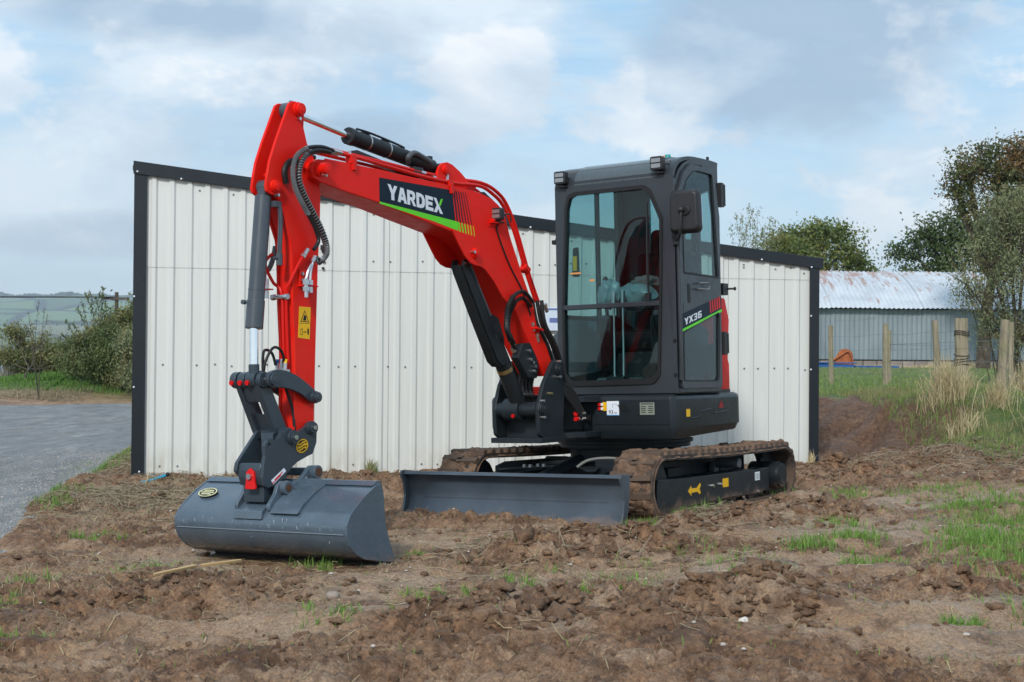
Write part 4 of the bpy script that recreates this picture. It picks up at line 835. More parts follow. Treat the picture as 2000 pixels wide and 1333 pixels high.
def crumbs(n):
    rng = np.random.default_rng(63); X = rng.uniform(-2.6, 4.3, n * 3); Y = 4.2 + rng.uniform(0, 1, n * 3) ** 1.4 * 9; z, c, w, g, a = mud(X, Y)
    k = (rng.uniform(0, 1, len(X)) < .12 + .9 * c) & (g < .5) & (X > road_edge(Y) + .02); X, Y, z = X[k][:n], Y[k][:n], z[k][:n]; n = len(X)
    bm = bmesh.new(); bmesh.ops.create_icosphere(bm, subdivisions=1, radius=1); V0 = np.array([v.co[:] for v in bm.verts]); F0 = np.array([[v.index for v in f.verts] for f in bm.faces]); bm.free()
    s = rng.uniform(.0025, .0105, (n, 1, 1)) * (1 + .6 * (rng.uniform(0, 1, (n, 1, 1)) < .1)); V = V0[None] * (1 + rng.uniform(-.38, .38, (n, len(V0), 1))) * s * rng.uniform(.6, 1.4, (n, 1, 3)) + np.stack([X, Y, z + s[:, 0, 0] * .35], 1)[:, None]
    F = F0[None] + (np.arange(n) * len(V0))[:, None, None]; ob = arr_mesh('mud_crumbs', V.reshape(-1, 3), F.ravel(), 3, bpy.data.materials['clod_mud'], smooth=False); tag(ob, 'fine crumbs of earth over the churned mud', kind='stuff')
crumbs(5500)
def gravel(n):
    rng = np.random.default_rng(64); Y = 5.0 + rng.uniform(0, 1, n) ** 1.3 * 11; X = road_edge(Y) + .05 - np.abs(rng.normal(0, .55, n)) - (rng.uniform(0, 1, n) < .25) * rng.uniform(0, 3, n)
    z = -.085 + .014 * fbm(X * .5, Y * .35, 3, 88) - .03 * sst(15, 30, Y)
    bm = bmesh.new(); bmesh.ops.create_icosphere(bm, subdivisions=1, radius=1); V0 = np.array([v.co[:] for v in bm.verts]); F0 = np.array([[v.index for v in f.verts] for f in bm.faces]); bm.free()
    s_ = rng.uniform(.003, .012, (n, 1, 1)); V = V0[None] * (1 + rng.uniform(-.3, .3, (n, len(V0), 1))) * s_ * rng.uniform(.7, 1.3, (n, 1, 3)) * np.array([1, 1, .6]) + np.stack([X, Y, z + .001], 1)[:, None]
    F = F0[None] + (np.arange(n) * len(V0))[:, None, None]; m, nt, b, tc = newmat('loose_gravel'); L_(nt, mixc(nt, noise(nt, tc.outputs['Object'], 40, 2), (.10, .10, .10), (.42, .41, .40)), b.inputs['Base Color']); b.inputs['Roughness'].default_value = .8
    tag(arr_mesh('road_gravel', V.reshape(-1, 3), F.ravel(), 3, m, smooth=False), 'loose grey gravel along the edge of the lane', kind='stuff')
gravel(9000)
def pebbles():
    rng = np.random.default_rng(61); mb = MB(); n = 260
    for _ in range(n):
        x = rng.uniform(-2.5, 3.8); y = 4.3 + rng.uniform() * 7.5; 
        if x < road_edge(y) + .05: continue
        s = rng.uniform(.004, .011); mb.ball((x, y, 0), s, 7, 5, (rng.uniform(.8, 1.4), 1, .6)); 
    V = np.array(mb.v); per = 1 + 4 * 7 + 1; c = V.reshape(-1, per, 3).mean(1); z = ground_z(c[:, 0], c[:, 1]); V[:, 2] += np.repeat(z + .004, per); mb.v = [tuple(v) for v in V]
    tag(mb.build('pebbles', flat('pebble_stone', (.42, .37, .33), .7)), 'small pale pebbles strewn over the mud', kind='stuff')
pebbles()
SLATE = flat('slate_stone', (.17, .19, .21), .45)
def stone(x, y, a, b_, h, rot, label, m=SLATE, seed=0):
    q = random.Random(seed); mb = MB(); mb.ball((0, 0, 0), 1, 14, 8, (a, b_, h)); mb.v = [tuple(c * (1 + .12 * math.sin(5 * v[0] / a + q.uniform(0, 1) * .2 + seed) * .8) for c in v) for v in mb.v]
    o = mb.build('stone', m, ang=60); o.location = (x, y, float(ground_z(x, y)[0]) + h * .35); o.rotation_euler = (q.uniform(-.1, .1), q.uniform(-.1, .1), rot); tag(o, label, 'stone')
stone(-2.14, 9.94, .075, .045, .018, .1, 'flat slate grey stone lying left of the bucket near the shed', seed=1)
stone(-1.72, 9.0, .065, .05, .022, .5, 'grey stone half sunk just left of the bucket', seed=2)
stone(-1.23, 6.64, .05, .04, .022, .2, 'dark grey stone lying in front of the bucket beside the yellow stick', seed=3)
stone(-2.14, 7.53, .05, .03, .015, -.3, 'thin pale stone at the left near the lane edge', flat('pale_stone', (.40, .37, .33), .7), 4)
stone(-.71, 5.71, .028, .024, .02, .2, 'round brownish stone in the centre foreground mud', flat('brown_stone', (.26, .21, .18), .6), 5)
stone(.78, 4.75, .018, .014, .013, .2, 'small white stone at the very front of the mud', flat('white_stone', (.55, .5, .45), .6), 6)
# broken stick in two lengths
STK = newmat('split_wood'); m, nt_, b, tc = STK; L_(nt_, mixc(nt_, noise(nt_, mapping(nt_, tc.outputs['Object'], (3, 40, 40)), 2, 4), (.42, .24, .09), (.62, .42, .20)), b.inputs['Base Color']); STK = STK[0]
for i, (p, q, lab) in enumerate([((-1.54, 6.13), (-1.41, 6.42), 'nearer left length of snapped yellow wood stick'), ((-1.40, 6.42), (-1.24, 6.60), 'farther right length of snapped yellow wood stick')]):
    mb = MB(); mb.prism([(-.5, -.011), (.42, -.013), (.5, .004), (.40, .012), (-.44, .010)], 'z', -.006, .006); o = mb.build('broken_stick', STK, bev=.002)
    d = Vector((q[0] - p[0], q[1] - p[1])); o.scale = (d.length, 1, 1); o.location = ((p[0] + q[0]) / 2, (p[1] + q[1]) / 2, float(max(ground_z([p[0], q[0], (p[0] + q[0]) / 2], [p[1], q[1], (p[1] + q[1]) / 2]))) + .018); o.rotation_euler = (0, 0, math.atan2(d.y, d.x)); tag(o, lab, 'stick', 'two lengths of a snapped stick')
# blue water pipe stub by the shed corner
mb = MB(); z = .0; mb.tube([(-3.05, 11.45, -.03), (-2.93, 11.38, -.012), (-2.86, 11.44, .005), (-2.79, 11.50, .03)], .011, 8, 4)
t = empty('water_pipe', 'short bent blue water pipe poking from the ground at the foot of the shed', 'pipe', (0, 0, 0)); mb.build('pipe', BLUEP, t)
mb = MB(); mb.ball((-2.775, 11.51, .038), .018, 10, 6); mb.build('black_end', RUBBER, t)
# little weeds against the wall
for i, (x, y, n, h, s, lab) in enumerate([(-1.17, 12.0, 46, .14, .03, 'tuft of weeds against the shed wall between bucket and blade'), (-2.2, 11.68, 30, .07, .05, 'small weed at the foot of the wall behind the bucket'), (2.62, 12.45, 50, .16, .02, 'thin grass against the wall at the shed right corner'), (-2.85, 11.35, 24, .10, .04, 'grass wisps at the left corner of the shed')]):
    rng2 = np.random.default_rng(70 + i); X = x + rng2.normal(0, s, n); Y = y + rng2.normal(0, s * .3, n) - .05
    blades('wall_weed', lab, 'weed', X, Y, rng2.uniform(.3, 1, n) * h, .0035, .25, GRASS2 if i < 2 else STRAW, rng2)['group'] = 'weeds along the shed wall'

# ================================================================== excavator (x forward, y to the cab side, z up)
EX = bpy.data.objects.new('mini_excavator', None); COL.objects.link(EX)
tag(EX, 'red and charcoal mini excavator with cab, dozer blade and wide bucket on the mud', 'excavator')
F0_ = Vector((-math.sin(TH), -math.cos(TH), 0)); Lh = Vector((math.cos(TH), -math.sin(TH), 0)); Zv = Vector((0, 0, 1))
Lv = math.cos(RR) * Lh + math.sin(RR) * Zv; Uv = -math.sin(RR) * Lh + math.cos(RR) * Zv
EX.matrix_world = Matrix(((F0_.x, Lv.x, Uv.x, MPOS[0]), (F0_.y, Lv.y, Uv.y, MPOS[1]), (F0_.z, Lv.z, Uv.z, MPOS[2]), (0, 0, 0, 1)))
SPLIT = {'pin_cap', 'boom_pin_boss', 'stick_pin_boss', 'bolt', 'cover_bolt', 'guard_bolt', 'block_bolt', 'bracket_bolt', 'clamp_bolt', 'grease_nipple', 'track_roller', 'link_eye', 'vent_slot',
         'hose_fitting', 'pin_boss', 'pin_end', 'pin_nut', 'pin_bolt', 'frame_stud', 'plate_bolt', 'link_pin', 'cross_pin', 'arm_plate', 'hose_bracket', 'tipping_link', 'valve_block', 'bracket_post', 'post_web', 'cylinder_pipe', 'seat'}
def build_split(mb, name, m, parent, **k):
    """every island (islands that touch stay together) becomes a part of its own"""
    n = len(mb.v); par = list(range(n))
    def fd(i):
        while par[i] != i: par[i] = par[par[i]]; i = par[i]
        return i
    for f in mb.f:
        for v in f[1:]: par[fd(f[0])] = fd(v)
    isl = {}
    for i in range(n): isl.setdefault(fd(i), []).append(i)
    L = list(isl.values()); bb = []
    for l in L: a = np.array([tuple(mb.v[i]) for i in l]); bb.append((a.min(0) - .001, a.max(0) + .001))
    gp = list(range(len(L)))
    def fg(i):
        while gp[i] != i: i = gp[i]
        return i
    for i in range(len(L)):
        for j in range(i):
            if (bb[i][0] <= bb[j][1]).all() and (bb[j][0] <= bb[i][1]).all(): gp[fg(i)] = fg(j)
    out = {}
    for i, l in enumerate(L): out.setdefault(fg(i), []).extend(l)
    first = None
    for g in out.values():
        st = set(g); mp = {v: i for i, v in enumerate(g)}; q = MB(); q.v = [mb.v[i] for i in g]; q.f = [tuple(mp[v] for v in f) for f in mb.f if f[0] in st]; o = q.build(name, m, parent, **k); first = first or o
    return first
def B(fn, name, m, parent=EX, **k):
    mb = MB(); fn(mb)
    return build_split(mb, name, m, parent, **k) if name in SPLIT else mb.build(name, m, parent, **k)
def ypin(mb, x, z, y0, y1, r, n=20): mb.cyl((x, y0, z), (x, y1, z), r, n=n)
def boss(mb, x, z, y0, y1, r):   # stepped pin boss with a recessed cap
    s = 1 if y1 > y0 else -1
    mb.cyl((x, y0, z), (x, y0 + s * .014, z), r * 1.28, r * 1.22, 24); mb.cyl((x, y0 + s * .012, z), (x, y1, z), r, n=24); mb.cyl((x, y1 - s * .001, z), (x, y1 + s * .004, z), r * .62, r * .58, 20)

# ---- boom
BOOM = [(3.368,1.999),(3.351,2.036),(3.306,2.057),(3.124,2.066),(2.810,2.062),(2.439,2.052),(2.095,2.044),(1.816,2.034),(1.687,2.010),(1.610,1.978),(1.552,1.940),(1.482,1.783),(1.364,1.580),(1.255,1.406),(1.000,0.975),(1.095,0.910),(1.266,1.110),(1.524,1.427),(1.676,1.560),(1.757,1.640),(1.865,1.708),(1.988,1.754),(2.187,1.783),(2.446,1.822),(2.801,1.878),(3.128,1.915),(3.285,1.939),(3.349,1.956)]
bo = MB().prism(BOOM, 'y', -.094, .094).build('boom', RED, EX, bev=.004)
for s in (1, -1):
    mb = MB(); mb.prism(BOOM, 'y', s * .094, s * .1005); mb.build('boom_side_plate', RED, bo, bev=.0035)
LUG = [(2.130,1.785),(1.988,1.772),(1.865,1.730),(1.757,1.66),(1.676,1.575),(1.58,1.47),(1.47,1.34),(1.53,1.36),(1.60,1.405),(1.694,1.498),(1.787,1.565),(1.84,1.583),(1.896,1.585),(1.95,1.60),(2.003,1.636),(2.054,1.694)]
for s in (1, -1):
    B(lambda mb: mb.prism(LUG, 'y', s * .101, s * .112), 'cylinder_lug', RED, bo, bev=.003)
mb = MB(); boss(mb, 3.302, 2.004, .10, .165, .031); boss(mb, 3.302, 2.004, -.10, -.16, .031); boss(mb, 1.90, 1.657, .112, .135, .026); build_split(mb, 'boom_pin_boss', RED, bo, bev=.0015)
mb = MB(); mb.cyl((3.325, .14, 1.968), (3.325, .172, 1.962), .008, n=8); mb.cyl((1.935, .11, 1.662), (1.935, .14, 1.662), .010, n=8); build_split(mb, 'grease_nipple', STEEL, bo)
BR = [(2.215,2.045),(2.20,2.124),(2.18,2.156),(2.145,2.180),(2.10,2.190),(2.05,2.182),(1.97,2.148),(1.88,2.095),(1.80,2.035)]
for s in (1, -1): B(lambda mb: mb.prism(BR, 'y', s * .048, s * .066), 'cylinder_bracket', RED, bo, bev=.003)
mb = MB(); boss(mb, 2.13, 2.142, .066, .085, .022); mb.build('bracket_pin', RED, bo); mb = MB(); mb.cyl((2.13, -.07, 2.142), (2.13, .06, 2.142), .02); mb.cyl((2.115, .066, 2.105), (2.115, .08, 2.105), .008, n=8); mb.build('bracket_bolt', STEEL, bo)
# pipe clamps
for (x, z) in ((3.02, 2.09), (2.12, 2.055), (1.30, 1.60)):
    rot = Matrix.Rotation(.0 if x > 2 else R_(60), 3, 'Y')
    B(lambda mb: (mb.box((x, .085, z), (.045, .045, .045), rot), mb.box((x, .105, z - (.03 if x > 2 else 0)), (.03, .02, .06), rot)), 'pipe_clamp', RED2, bo, bev=.003)
    B(lambda mb: (mb.cyl((x + .012, .085, z + .02), (x + .012, .085, z + .045), .009, n=6), mb.cyl((x - .012, .06, z + .02), (x - .012, .06, z + .05), .009, n=6)), 'clamp_bolt', STEEL, bo)
# steel pipes along the boom
PA = [(3.19,2.11),(3.021,2.109),(2.709,2.091),(2.374,2.071),(2.06,2.066),(1.80,2.078),(1.66,2.045),(1.545,1.985),(1.430,1.845),(1.30,1.600),(1.18,1.393)]
PB = [(3.142,2.131),(2.971,2.125),(2.657,2.115),(2.32,2.102),(2.02,2.100),(1.73,2.108),(1.555,2.070),(1.440,1.995),(1.325,1.830),(1.20,1.580),(1.09,1.398)]
PC = [(3.10,2.090),(2.9,2.088),(2.6,2.080),(2.3,2.064),(2.05,2.060),(1.8,2.062),(1.68,2.032),(1.57,1.975),(1.46,1.85),(1.33,1.61),(1.22,1.39)]
for P, y, r in ((PA, .088, .0115), (PB, .052, .0115), (PC, -.03, .010), (PB, -.07, .010)):
    B(lambda mb: mb.tube([(x, y, z) for x, z in P], r, 8, 4), 'steel_pipe', RED2, bo)
mb = MB(); mb.box((1.86, .0, 2.068), (.10, .14, .03)); mb.build('pipe_sleeve', REDS, bo, bev=.003)
mb = MB(); mb.prism([(1.78, 2.045), (1.66, 2.062), (1.56, 2.02), (1.50, 1.955), (1.52, 1.94), (1.60, 1.995), (1.68, 2.03)], 'y', -.05, .03); mb.build('hose_cover', PLAST, bo, bev=.004)
# decal
dec = B(lambda mb: mb.prism([(2.801,2.017),(2.106,2.018),(2.080,1.838),(2.801,1.885)], 'y', .1008, .1016), 'name_decal', NAVY, bo)
B(lambda mb: mb.prism([(2.801,1.884),(2.080,1.8375),(2.05,1.834),(2.052,1.782),(2.30,1.818),(2.801,1.873)], 'y', .1008, .1016), 'green_stripe', GREEN, bo)
for i in range(6):
    a = i / 6; w0 = .019 - .0022 * i; xt = 2.102 - .0245 * i; xb = 2.076 - .031 * i
    mi = NAVY
    mb = MB(); mb.prism([(xt - .006, 2.0175), (xt - .006 - w0 * .75, 2.0175), (xb - .010 - w0 * .75, 1.836 - .0018 * i), (xb - .010, 1.836 - .0018 * i)], 'y', .1008, .1016); mb.build('decal_bar', NAVY, bo)
    mb = MB(); yb = 1.779 - .0035 * i; mb.prism([(xb - .024, 1.8335 - .002 * i), (xb - .024 - w0 * .8, 1.8330 - .002 * i), (xb - .036 - w0 * .8, yb), (xb - .036, yb)], 'y', .1008, .1016); mb.build('decal_bar', GREEN if i < 3 else LIME, bo)
# lettering Y A R D E X built stroke by stroke on a slanted baseline
def letters(parent, org, xd, yd, H, m, word, wid, gap, y, slant=0, accent=None):
    G = {'Y': [[(-.04,1),(.29,1),(.5,.67),(.71,1),(1.04,1),(.67,.42),(.67,0),(.33,0),(.33,.42)]],
         'A': [[(-.03,0),(.32,1),(.68,1),(1.03,0),(.72,0),(.66,.18),(.34,.18),(.28,0)], [(.42,.40),(.58,.40),(.5,.68)]],
         'R': [[(0,0),(0,1),(.62,1),(.86,.93),(.95,.70),(.88,.48),(.74,.38),(1.0,0),(.67,0),(.46,.33),(.31,.33),(.31,0)], [(.31,.55),(.31,.77),(.54,.77),(.62,.72),(.62,.60),(.54,.55)]],
         'D': [[(0,0),(0,1),(.52,1),(.83,.90),(.99,.66),(.99,.34),(.83,.10),(.52,0)], [(.31,.24),(.31,.76),(.48,.76),(.62,.68),(.67,.5),(.62,.32),(.48,.24)]],
         'E': [[(0,0),(0,1),(.90,1),(.90,.76),(.31,.76),(.31,.62),(.82,.62),(.82,.39),(.31,.39),(.31,.24),(.92,.24),(.92,0)]],
         'X': [[(-.04,1),(.30,1),(.51,.68),(.65,.50),(1.06,0),(.70,0),(.50,.30),(.30,0),(-.05,0),(.32,.51)]],
         'x': [[(-.04,1),(.30,1),(.50,.70),(.70,1),(1.04,1),(.68,.50),(1.06,0),(.70,0),(.50,.30),(.30,0),(-.05,0),(.32,.50)]],
         '3': [[(.02,.80),(.02,1),(.80,1),(.95,.88),(.95,.62),(.84,.51),(.95,.40),(.95,.12),(.80,0),(.02,0),(.02,.20),(.68,.20),(.68,.40),(.25,.40),(.25,.60),(.68,.60),(.68,.80)]],
         '6': [[(.15,1),(.92,1),(.92,.80),(.28,.80),(.28,.62),(.80,.62),(.95,.50),(.95,.12),(.80,0),(.15,0),(0,.12),(0,.88)], [(.28,.20),(.28,.42),(.67,.42),(.67,.20)]]}
    x = 0
    for ch in word:
        loops = [[(org[0] + xd[0] * (x + p * wid) + yd[0] * q * H, org[1] + xd[1] * (x + p * wid) + yd[1] * q * H) for p, q in lp] for lp in G[ch]]
        mb = MB(); mb.prism(loops[0], 'y', y, y + .0006, loops[1:]); mb.build('letter_' + ch.lower(), m, parent); x += wid * (1 if ch not in 'E' else .94) + gap
    if accent:
        x0 = x - wid - gap; lp = [(.60, .60), (.86, 1.02), (1.12, 1.08), (.84, .62), (.72, .50)]
        mb = MB(); mb.prism([(org[0] + xd[0] * (x0 + p * wid) + yd[0] * q * H, org[1] + xd[1] * (x0 + p * wid) + yd[1] * q * H) for p, q in lp], 'y', y + .0002, y + .0009); mb.build('letter_accent', accent, parent)
bl = Vector((2.209 - 2.722, 1.870 - 1.909)); L = bl.length; bl.normalize()
letters(bo, (2.722, 1.906), bl, (.035, 1), .084, LET, 'YARDEX', L / 6 - .0045, .0060, .1017, accent=GREEN)
# ---- work lights
def worklight(x, y, z, s, fwd=(1, 0, 0)):
    o = B(lambda mb: mb.prism(rnd([(y - s / 2, z - s / 2), (y + s / 2, z - s / 2), (y + s / 2, z + s / 2), (y - s / 2, z + s / 2)], s * .16, 3), 'x', x, x + s * .55), 'work_light', PLAST, bev=.004)
    for k in (-1, 1):
        B(lambda mb: mb.prism(rnd([(y - s * .38, z + k * s * .2 - s * .15), (y + s * .38, z + k * s * .2 - s * .15), (y + s * .38, z + k * s * .2 + s * .15), (y - s * .38, z + k * s * .2 + s * .15)], s * .05, 2), 'x', x + s * .56, x + s * .60), 'lens', LENS, o)
    for i in range(4): B(lambda mb: mb.box((x - s * .08, y, z - s * .36 + i * s * .24), (s * .16, s * .8, s * .06)), 'cooling_fin', PLAST, o)
    B(lambda mb: (mb.box((x + s * .2, y, z - s * .58), (s * .3, s * .34, s * .14)), mb.box((x + s * .1, y + s * .05, z - s * .70), (s * .55, s * .75, .008))), 'bracket', PLAST, o, bev=.002)
    B(lambda mb: mb.tube([(x, y + .01, z - .01), (x - .04, y + .05, z), (x - .05, y + .05, z - .05)], .005, 6, 3), 'light_cable', RUBBER, o)
    return o
worklight(.565, -.055, 2.274, .088); worklight(.565, .688, 2.300, .090)
wl = worklight(1.64, .125, 1.915, .075)
B(lambda mb: (mb.box((1.665, .118, 1.86), (.12, .03, .008)), mb.prism([(1.74, 1.86), (1.60, 1.86), (1.60, 1.845), (1.73, 1.835)], 'y', .101, .106), mb.cyl((1.70, .10, 1.875), (1.70, .13, 1.875), .008, n=8)), 'light_bracket', RED, bo, bev=.002)
B(lambda mb: mb.tube([(1.645, .118, 1.85), (1.645, .104, 1.83), (1.60, .106, 1.74), (1.50, .106, 1.60), (1.36, .106, 1.45), (1.27, .106, 1.30)], .0055, 6, 5), 'light_cable', RUBBER, bo)

# ---- stick
ST = [(3.475,2.329),(3.452,2.343),(3.428,2.347),(3.395,2.345),(3.369,2.335),(3.356,2.31),(3.362,2.277),(3.367,2.218),(3.341,2.138),(3.255,2.017),(3.242,1.867),(3.250,1.723),(3.272,1.490),(3.296,1.127),(3.313,0.858),(3.323,0.655),(3.345,.62),(3.44,.62),(3.476,0.655),(3.468,.85),(3.461,.949),(3.463,1.125),(3.471,1.303),(3.472,1.544),(3.482,1.628),(3.523,1.719),(3.559,1.815),(3.590,1.843),(3.625,1.845),(3.650,1.858),(3.658,1.885),(3.647,1.938),(3.627,2.015),(3.580,2.120),(3.512,2.255)]
sk = MB().prism([(3.26,1.86),(3.268,1.60),(3.30,1.127),(3.325,.655),(3.35,.63),(3.44,.63),(3.470,.66),(3.461,.85),(3.455,.949),(3.457,1.125),(3.465,1.303),(3.466,1.544),(3.476,1.632),(3.515,1.72),(3.54,1.79),(3.40,1.95),(3.28,1.98)], 'y', -.038, .038).build('stick', RED, EX, bev=.003)
for s in (1, -1): B(lambda mb: mb.prism(ST, 'y', s * .0385, s * .0555), 'stick_side_plate', RED, sk, bev=.0035)
mb = MB(); boss(mb, 3.412, 2.306, .0555, .088, .030); boss(mb, 3.412, 2.306, -.0555, -.085, .030); boss(mb, 3.598, 1.888, .0555, .085, .026); boss(mb, 3.598, 1.888, -.0555, -.085, .028); build_split(mb, 'stick_pin_boss', RED, sk, bev=.0015)
mb = MB(); mb.cyl((3.412, .05, 2.272 - .015), (3.412, .075, 2.257), .009, n=8); mb.cyl((3.59, .05, 1.843), (3.59, .08, 1.843), .008, n=8); build_split(mb, 'pin_bolt', STEEL, sk)
B(lambda mb: (mb.cyl((3.56, -.06, 1.955), (3.56, .04, 1.955), .012, n=12), mb.cyl((3.30, -.12, 2.004), (3.30, .12, 2.004), .022)), 'cross_pin', RED, sk)
# warning sticker
wsx = B(lambda mb: mb.prism([(3.424,1.286),(3.336,1.284),(3.348,1.118),(3.437,1.125)], 'y', .056, .0572), 'warning_sticker', YEL, sk)
def ring_poly(pts, k):
    c = Vector((sum(p[0] for p in pts) / len(pts), sum(p[1] for p in pts) / len(pts))); return [tuple(c + (Vector(p) - c) * k) for p in pts]
tri = [(3.384, 1.268), (3.418, 1.208), (3.350, 1.206)]
B(lambda mb: (mb.prism(tri, 'y', .0573, .0577, [ring_poly(tri, .80)]), mb.prism([(3.398, 1.215), (3.388, 1.245), (3.372, 1.236), (3.374, 1.214)], 'y', .0573, .0577), mb.box((3.384, .0575, 1.222), (.02, .0005, .004)),
             mb.box((3.385, .0575, 1.2), (.085, .0005, .002)),
             mb.prism([(3.417, 1.172), (3.400, 1.172), (3.402, 1.140), (3.419, 1.140)], 'y', .0573, .0577, [[(3.4145, 1.169), (3.4025, 1.169), (3.4045, 1.143), (3.4165, 1.143)]]),
             mb.box((3.385, .0575, 1.155), (.018, .0005, .003)), mb.prism([(3.396, 1.155), (3.389, 1.160), (3.389, 1.150)], 'y', .0573, .0577), mb.prism([(3.371, 1.155), (3.378, 1.160), (3.378, 1.150)], 'y', .0573, .0577),
             mb.prism([(3.365, 1.172), (3.358, 1.176), (3.354, 1.170), (3.353, 1.150), (3.359, 1.138), (3.366, 1.150)], 'y', .0573, .0577)), 'warning_print', INK, sk)
# small brackets, tubes and fittings on the stick
B(lambda mb: (mb.box((3.40, .062, 1.435), (.055, .008, .085)), mb.box((3.375, .075, 1.392), (.12, .04, .007))), 'hose_bracket', RED, sk, bev=.002)
B(lambda mb: (mb.cyl((3.412, .066, 1.455), (3.412, .075, 1.455), .010, n=8), mb.cyl((3.412, .066, 1.42), (3.412, .075, 1.42), .010, n=8)), 'bracket_bolt', STEEL, sk)
B(lambda mb: mb.tube([(3.405, .085, 1.555), (3.43, .075, 1.52), (3.47, .063, 1.45), (3.49, .052, 1.40), (3.492, .03, 1.34), (3.488, .028, 1.1), (3.482, .028, .99)], .0085, 8, 4), 'steel_pipe', RED2, sk)
B(lambda mb: mb.tube([(3.50, -.05, 1.56), (3.53, -.066, 1.53), (3.535, -.068, 1.49), (3.50, -.05, 1.41), (3.492, .0, 1.35), (3.488, .004, 1.1), (3.482, .004, .99)], .0085, 8, 4), 'steel_pipe', RED2, sk)
B(lambda mb: (mb.cyl((3.385, .085, 1.582), (3.41, .084, 1.552), .012, n=10), mb.cyl((3.41, .084, 1.552), (3.418, .08, 1.540), .015, n=6)), 'pipe_fitting', STEEL, sk)
B(lambda mb: (mb.cyl((3.50, -.045, 1.335), (3.50, .04, 1.335), .011, n=10), mb.cyl((3.50, -.06, 1.335), (3.50, -.04, 1.335), .017, n=6), mb.cyl((3.50, .03, 1.335), (3.50, .048, 1.335), .016, n=6)), 'stop_valve', STEEL, sk)
B(lambda mb: (mb.cyl((3.53, -.075, 1.40), (3.53, -.075, 1.33), .013, n=8), mb.cyl((3.53, -.075, 1.43), (3.53, -.075, 1.40), .017, n=6), mb.tube([(3.53, -.075, 1.43), (3.53, -.075, 1.46), (3.515, -.07, 1.475)], .008, 6, 3)), 'valve_fitting', STEEL, sk)
B(lambda mb: mb.box((3.53, -.07, 1.375), (.04, .06, .006)), 'hose_bracket', RED2, sk)
B(lambda mb: mb.tube([(3.515, -.07, 1.475), (3.49, -.065, 1.52), (3.47, -.06, 1.60)], .013, 8, 4), 'short_hose', HOSE, sk)
B(lambda mb: (mb.cyl((3.425, .105, 1.43), (3.425, .105, 1.33), .012, n=8), mb.cyl((3.425, .105, 1.42), (3.425, .105, 1.395), .019, n=6), mb.cyl((3.425, .105, 1.385), (3.425, .105, 1.362), .019, n=6),
             mb.cyl((3.395, .105, 1.42), (3.395, .105, 1.395), .018, n=6), mb.cyl((3.395, .105, 1.385), (3.395, .105, 1.355), .016, n=6)), 'hose_union', STEEL, sk)
B(lambda mb: (mb.tube([(3.365, .105, 1.52), (3.385, .105, 1.48), (3.395, .105, 1.42)], .008, 7, 4), mb.tube([(3.385, .108, 1.50), (3.412, .108, 1.465), (3.425, .105, 1.42)], .008, 7, 4), mb.cyl((3.35, .105, 1.545), (3.368, .105, 1.515), .013, n=8)), 'bent_tube', STEEL, sk)
# hoses from the boom to the stick
def coil(pts, r, turn_r, n_turn):
    P = spline(pts, 12); mb = MB(); L = len(P) - 1; out = []
    a = None
    N_ = n_turn * 7
    for i in range(N_ + 1):
        q = i / N_ * L; j = min(int(q), L - 1); p = P[j].lerp(P[j + 1], q - j); d = (P[min(j + 2, L)] - P[max(j - 1, 0)]).normalized()
        a = d.orthogonal() if a is None else a - d * a.dot(d); a.normalize(); b = d.cross(a); t = 2 * math.pi * i / 7; out.append(p + (a * math.cos(t) + b * math.sin(t)) * r)
    mb.tube(out, turn_r, 4); return mb
H1 = [(3.178,2.112),(3.301,2.118),(3.422,2.097),(3.497,2.051),(3.529,1.995),(3.534,1.942),(3.516,1.878),(3.475,1.817),(3.422,1.756),(3.372,1.695),(3.345,1.631),(3.368,1.592),(3.385,1.578)]
H2 = [(3.232,2.099),(3.346,2.095),(3.442,2.062),(3.494,1.998),(3.5,1.919),(3.458,1.844),(3.401,1.77),(3.343,1.696),(3.300,1.619),(3.295,1.565),(3.33,1.53),(3.36,1.525)]
H3 = [(3.20,2.105),(3.330,2.090),(3.425,2.055),(3.478,1.99),(3.482,1.91),(3.442,1.835),(3.385,1.76),(3.328,1.69),(3.285,1.615),(3.28,1.56),(3.33,1.51),(3.35,1.545)]
for Pp, y, cov in ((H1, .125, (2, 9)), (H2, .140, (2, 12)), (H3, .115, None)):
    pts = [(x, y - (.02 if i == 0 else 0), z) for i, (x, z) in enumerate(Pp)]
    hh = B(lambda mb: mb.tube(pts, .0108, 8, 4), 'hydraulic_hose', HOSE if not cov else RUBBER)
    if cov: coil(pts[cov[0]:cov[1]], .0128, .0026, 52).build('spiral_guard', flat('spiral_grey', (.17, .18, .19), .4), hh)
for (x, y, z) in ((3.16, .09, 2.112), (3.20, .09, 2.10)): B(lambda mb: mb.cyl((x + .04, y + .02, z), (x - .05, y, z + .002), .013, n=8), 'hose_fitting', STEEL, bo)
B(lambda mb: mb.tube([(3.545, .02, 1.99), (3.51, -.01, 2.02), (3.44, -.02, 2.04), (3.34, -.02, 2.085), (3.2, -.02, 2.09)], .014, 8, 5), 'hydraulic_hose', RUBBER)
B(lambda mb: mb.tube([(3.52, .065, 1.91), (3.532, .066, 1.97), (3.50, .066, 2.02), (3.44, .066, 2.035), (3.40, .064, 2.02)], .016, 8, 5), 'hydraulic_hose', RUBBER)
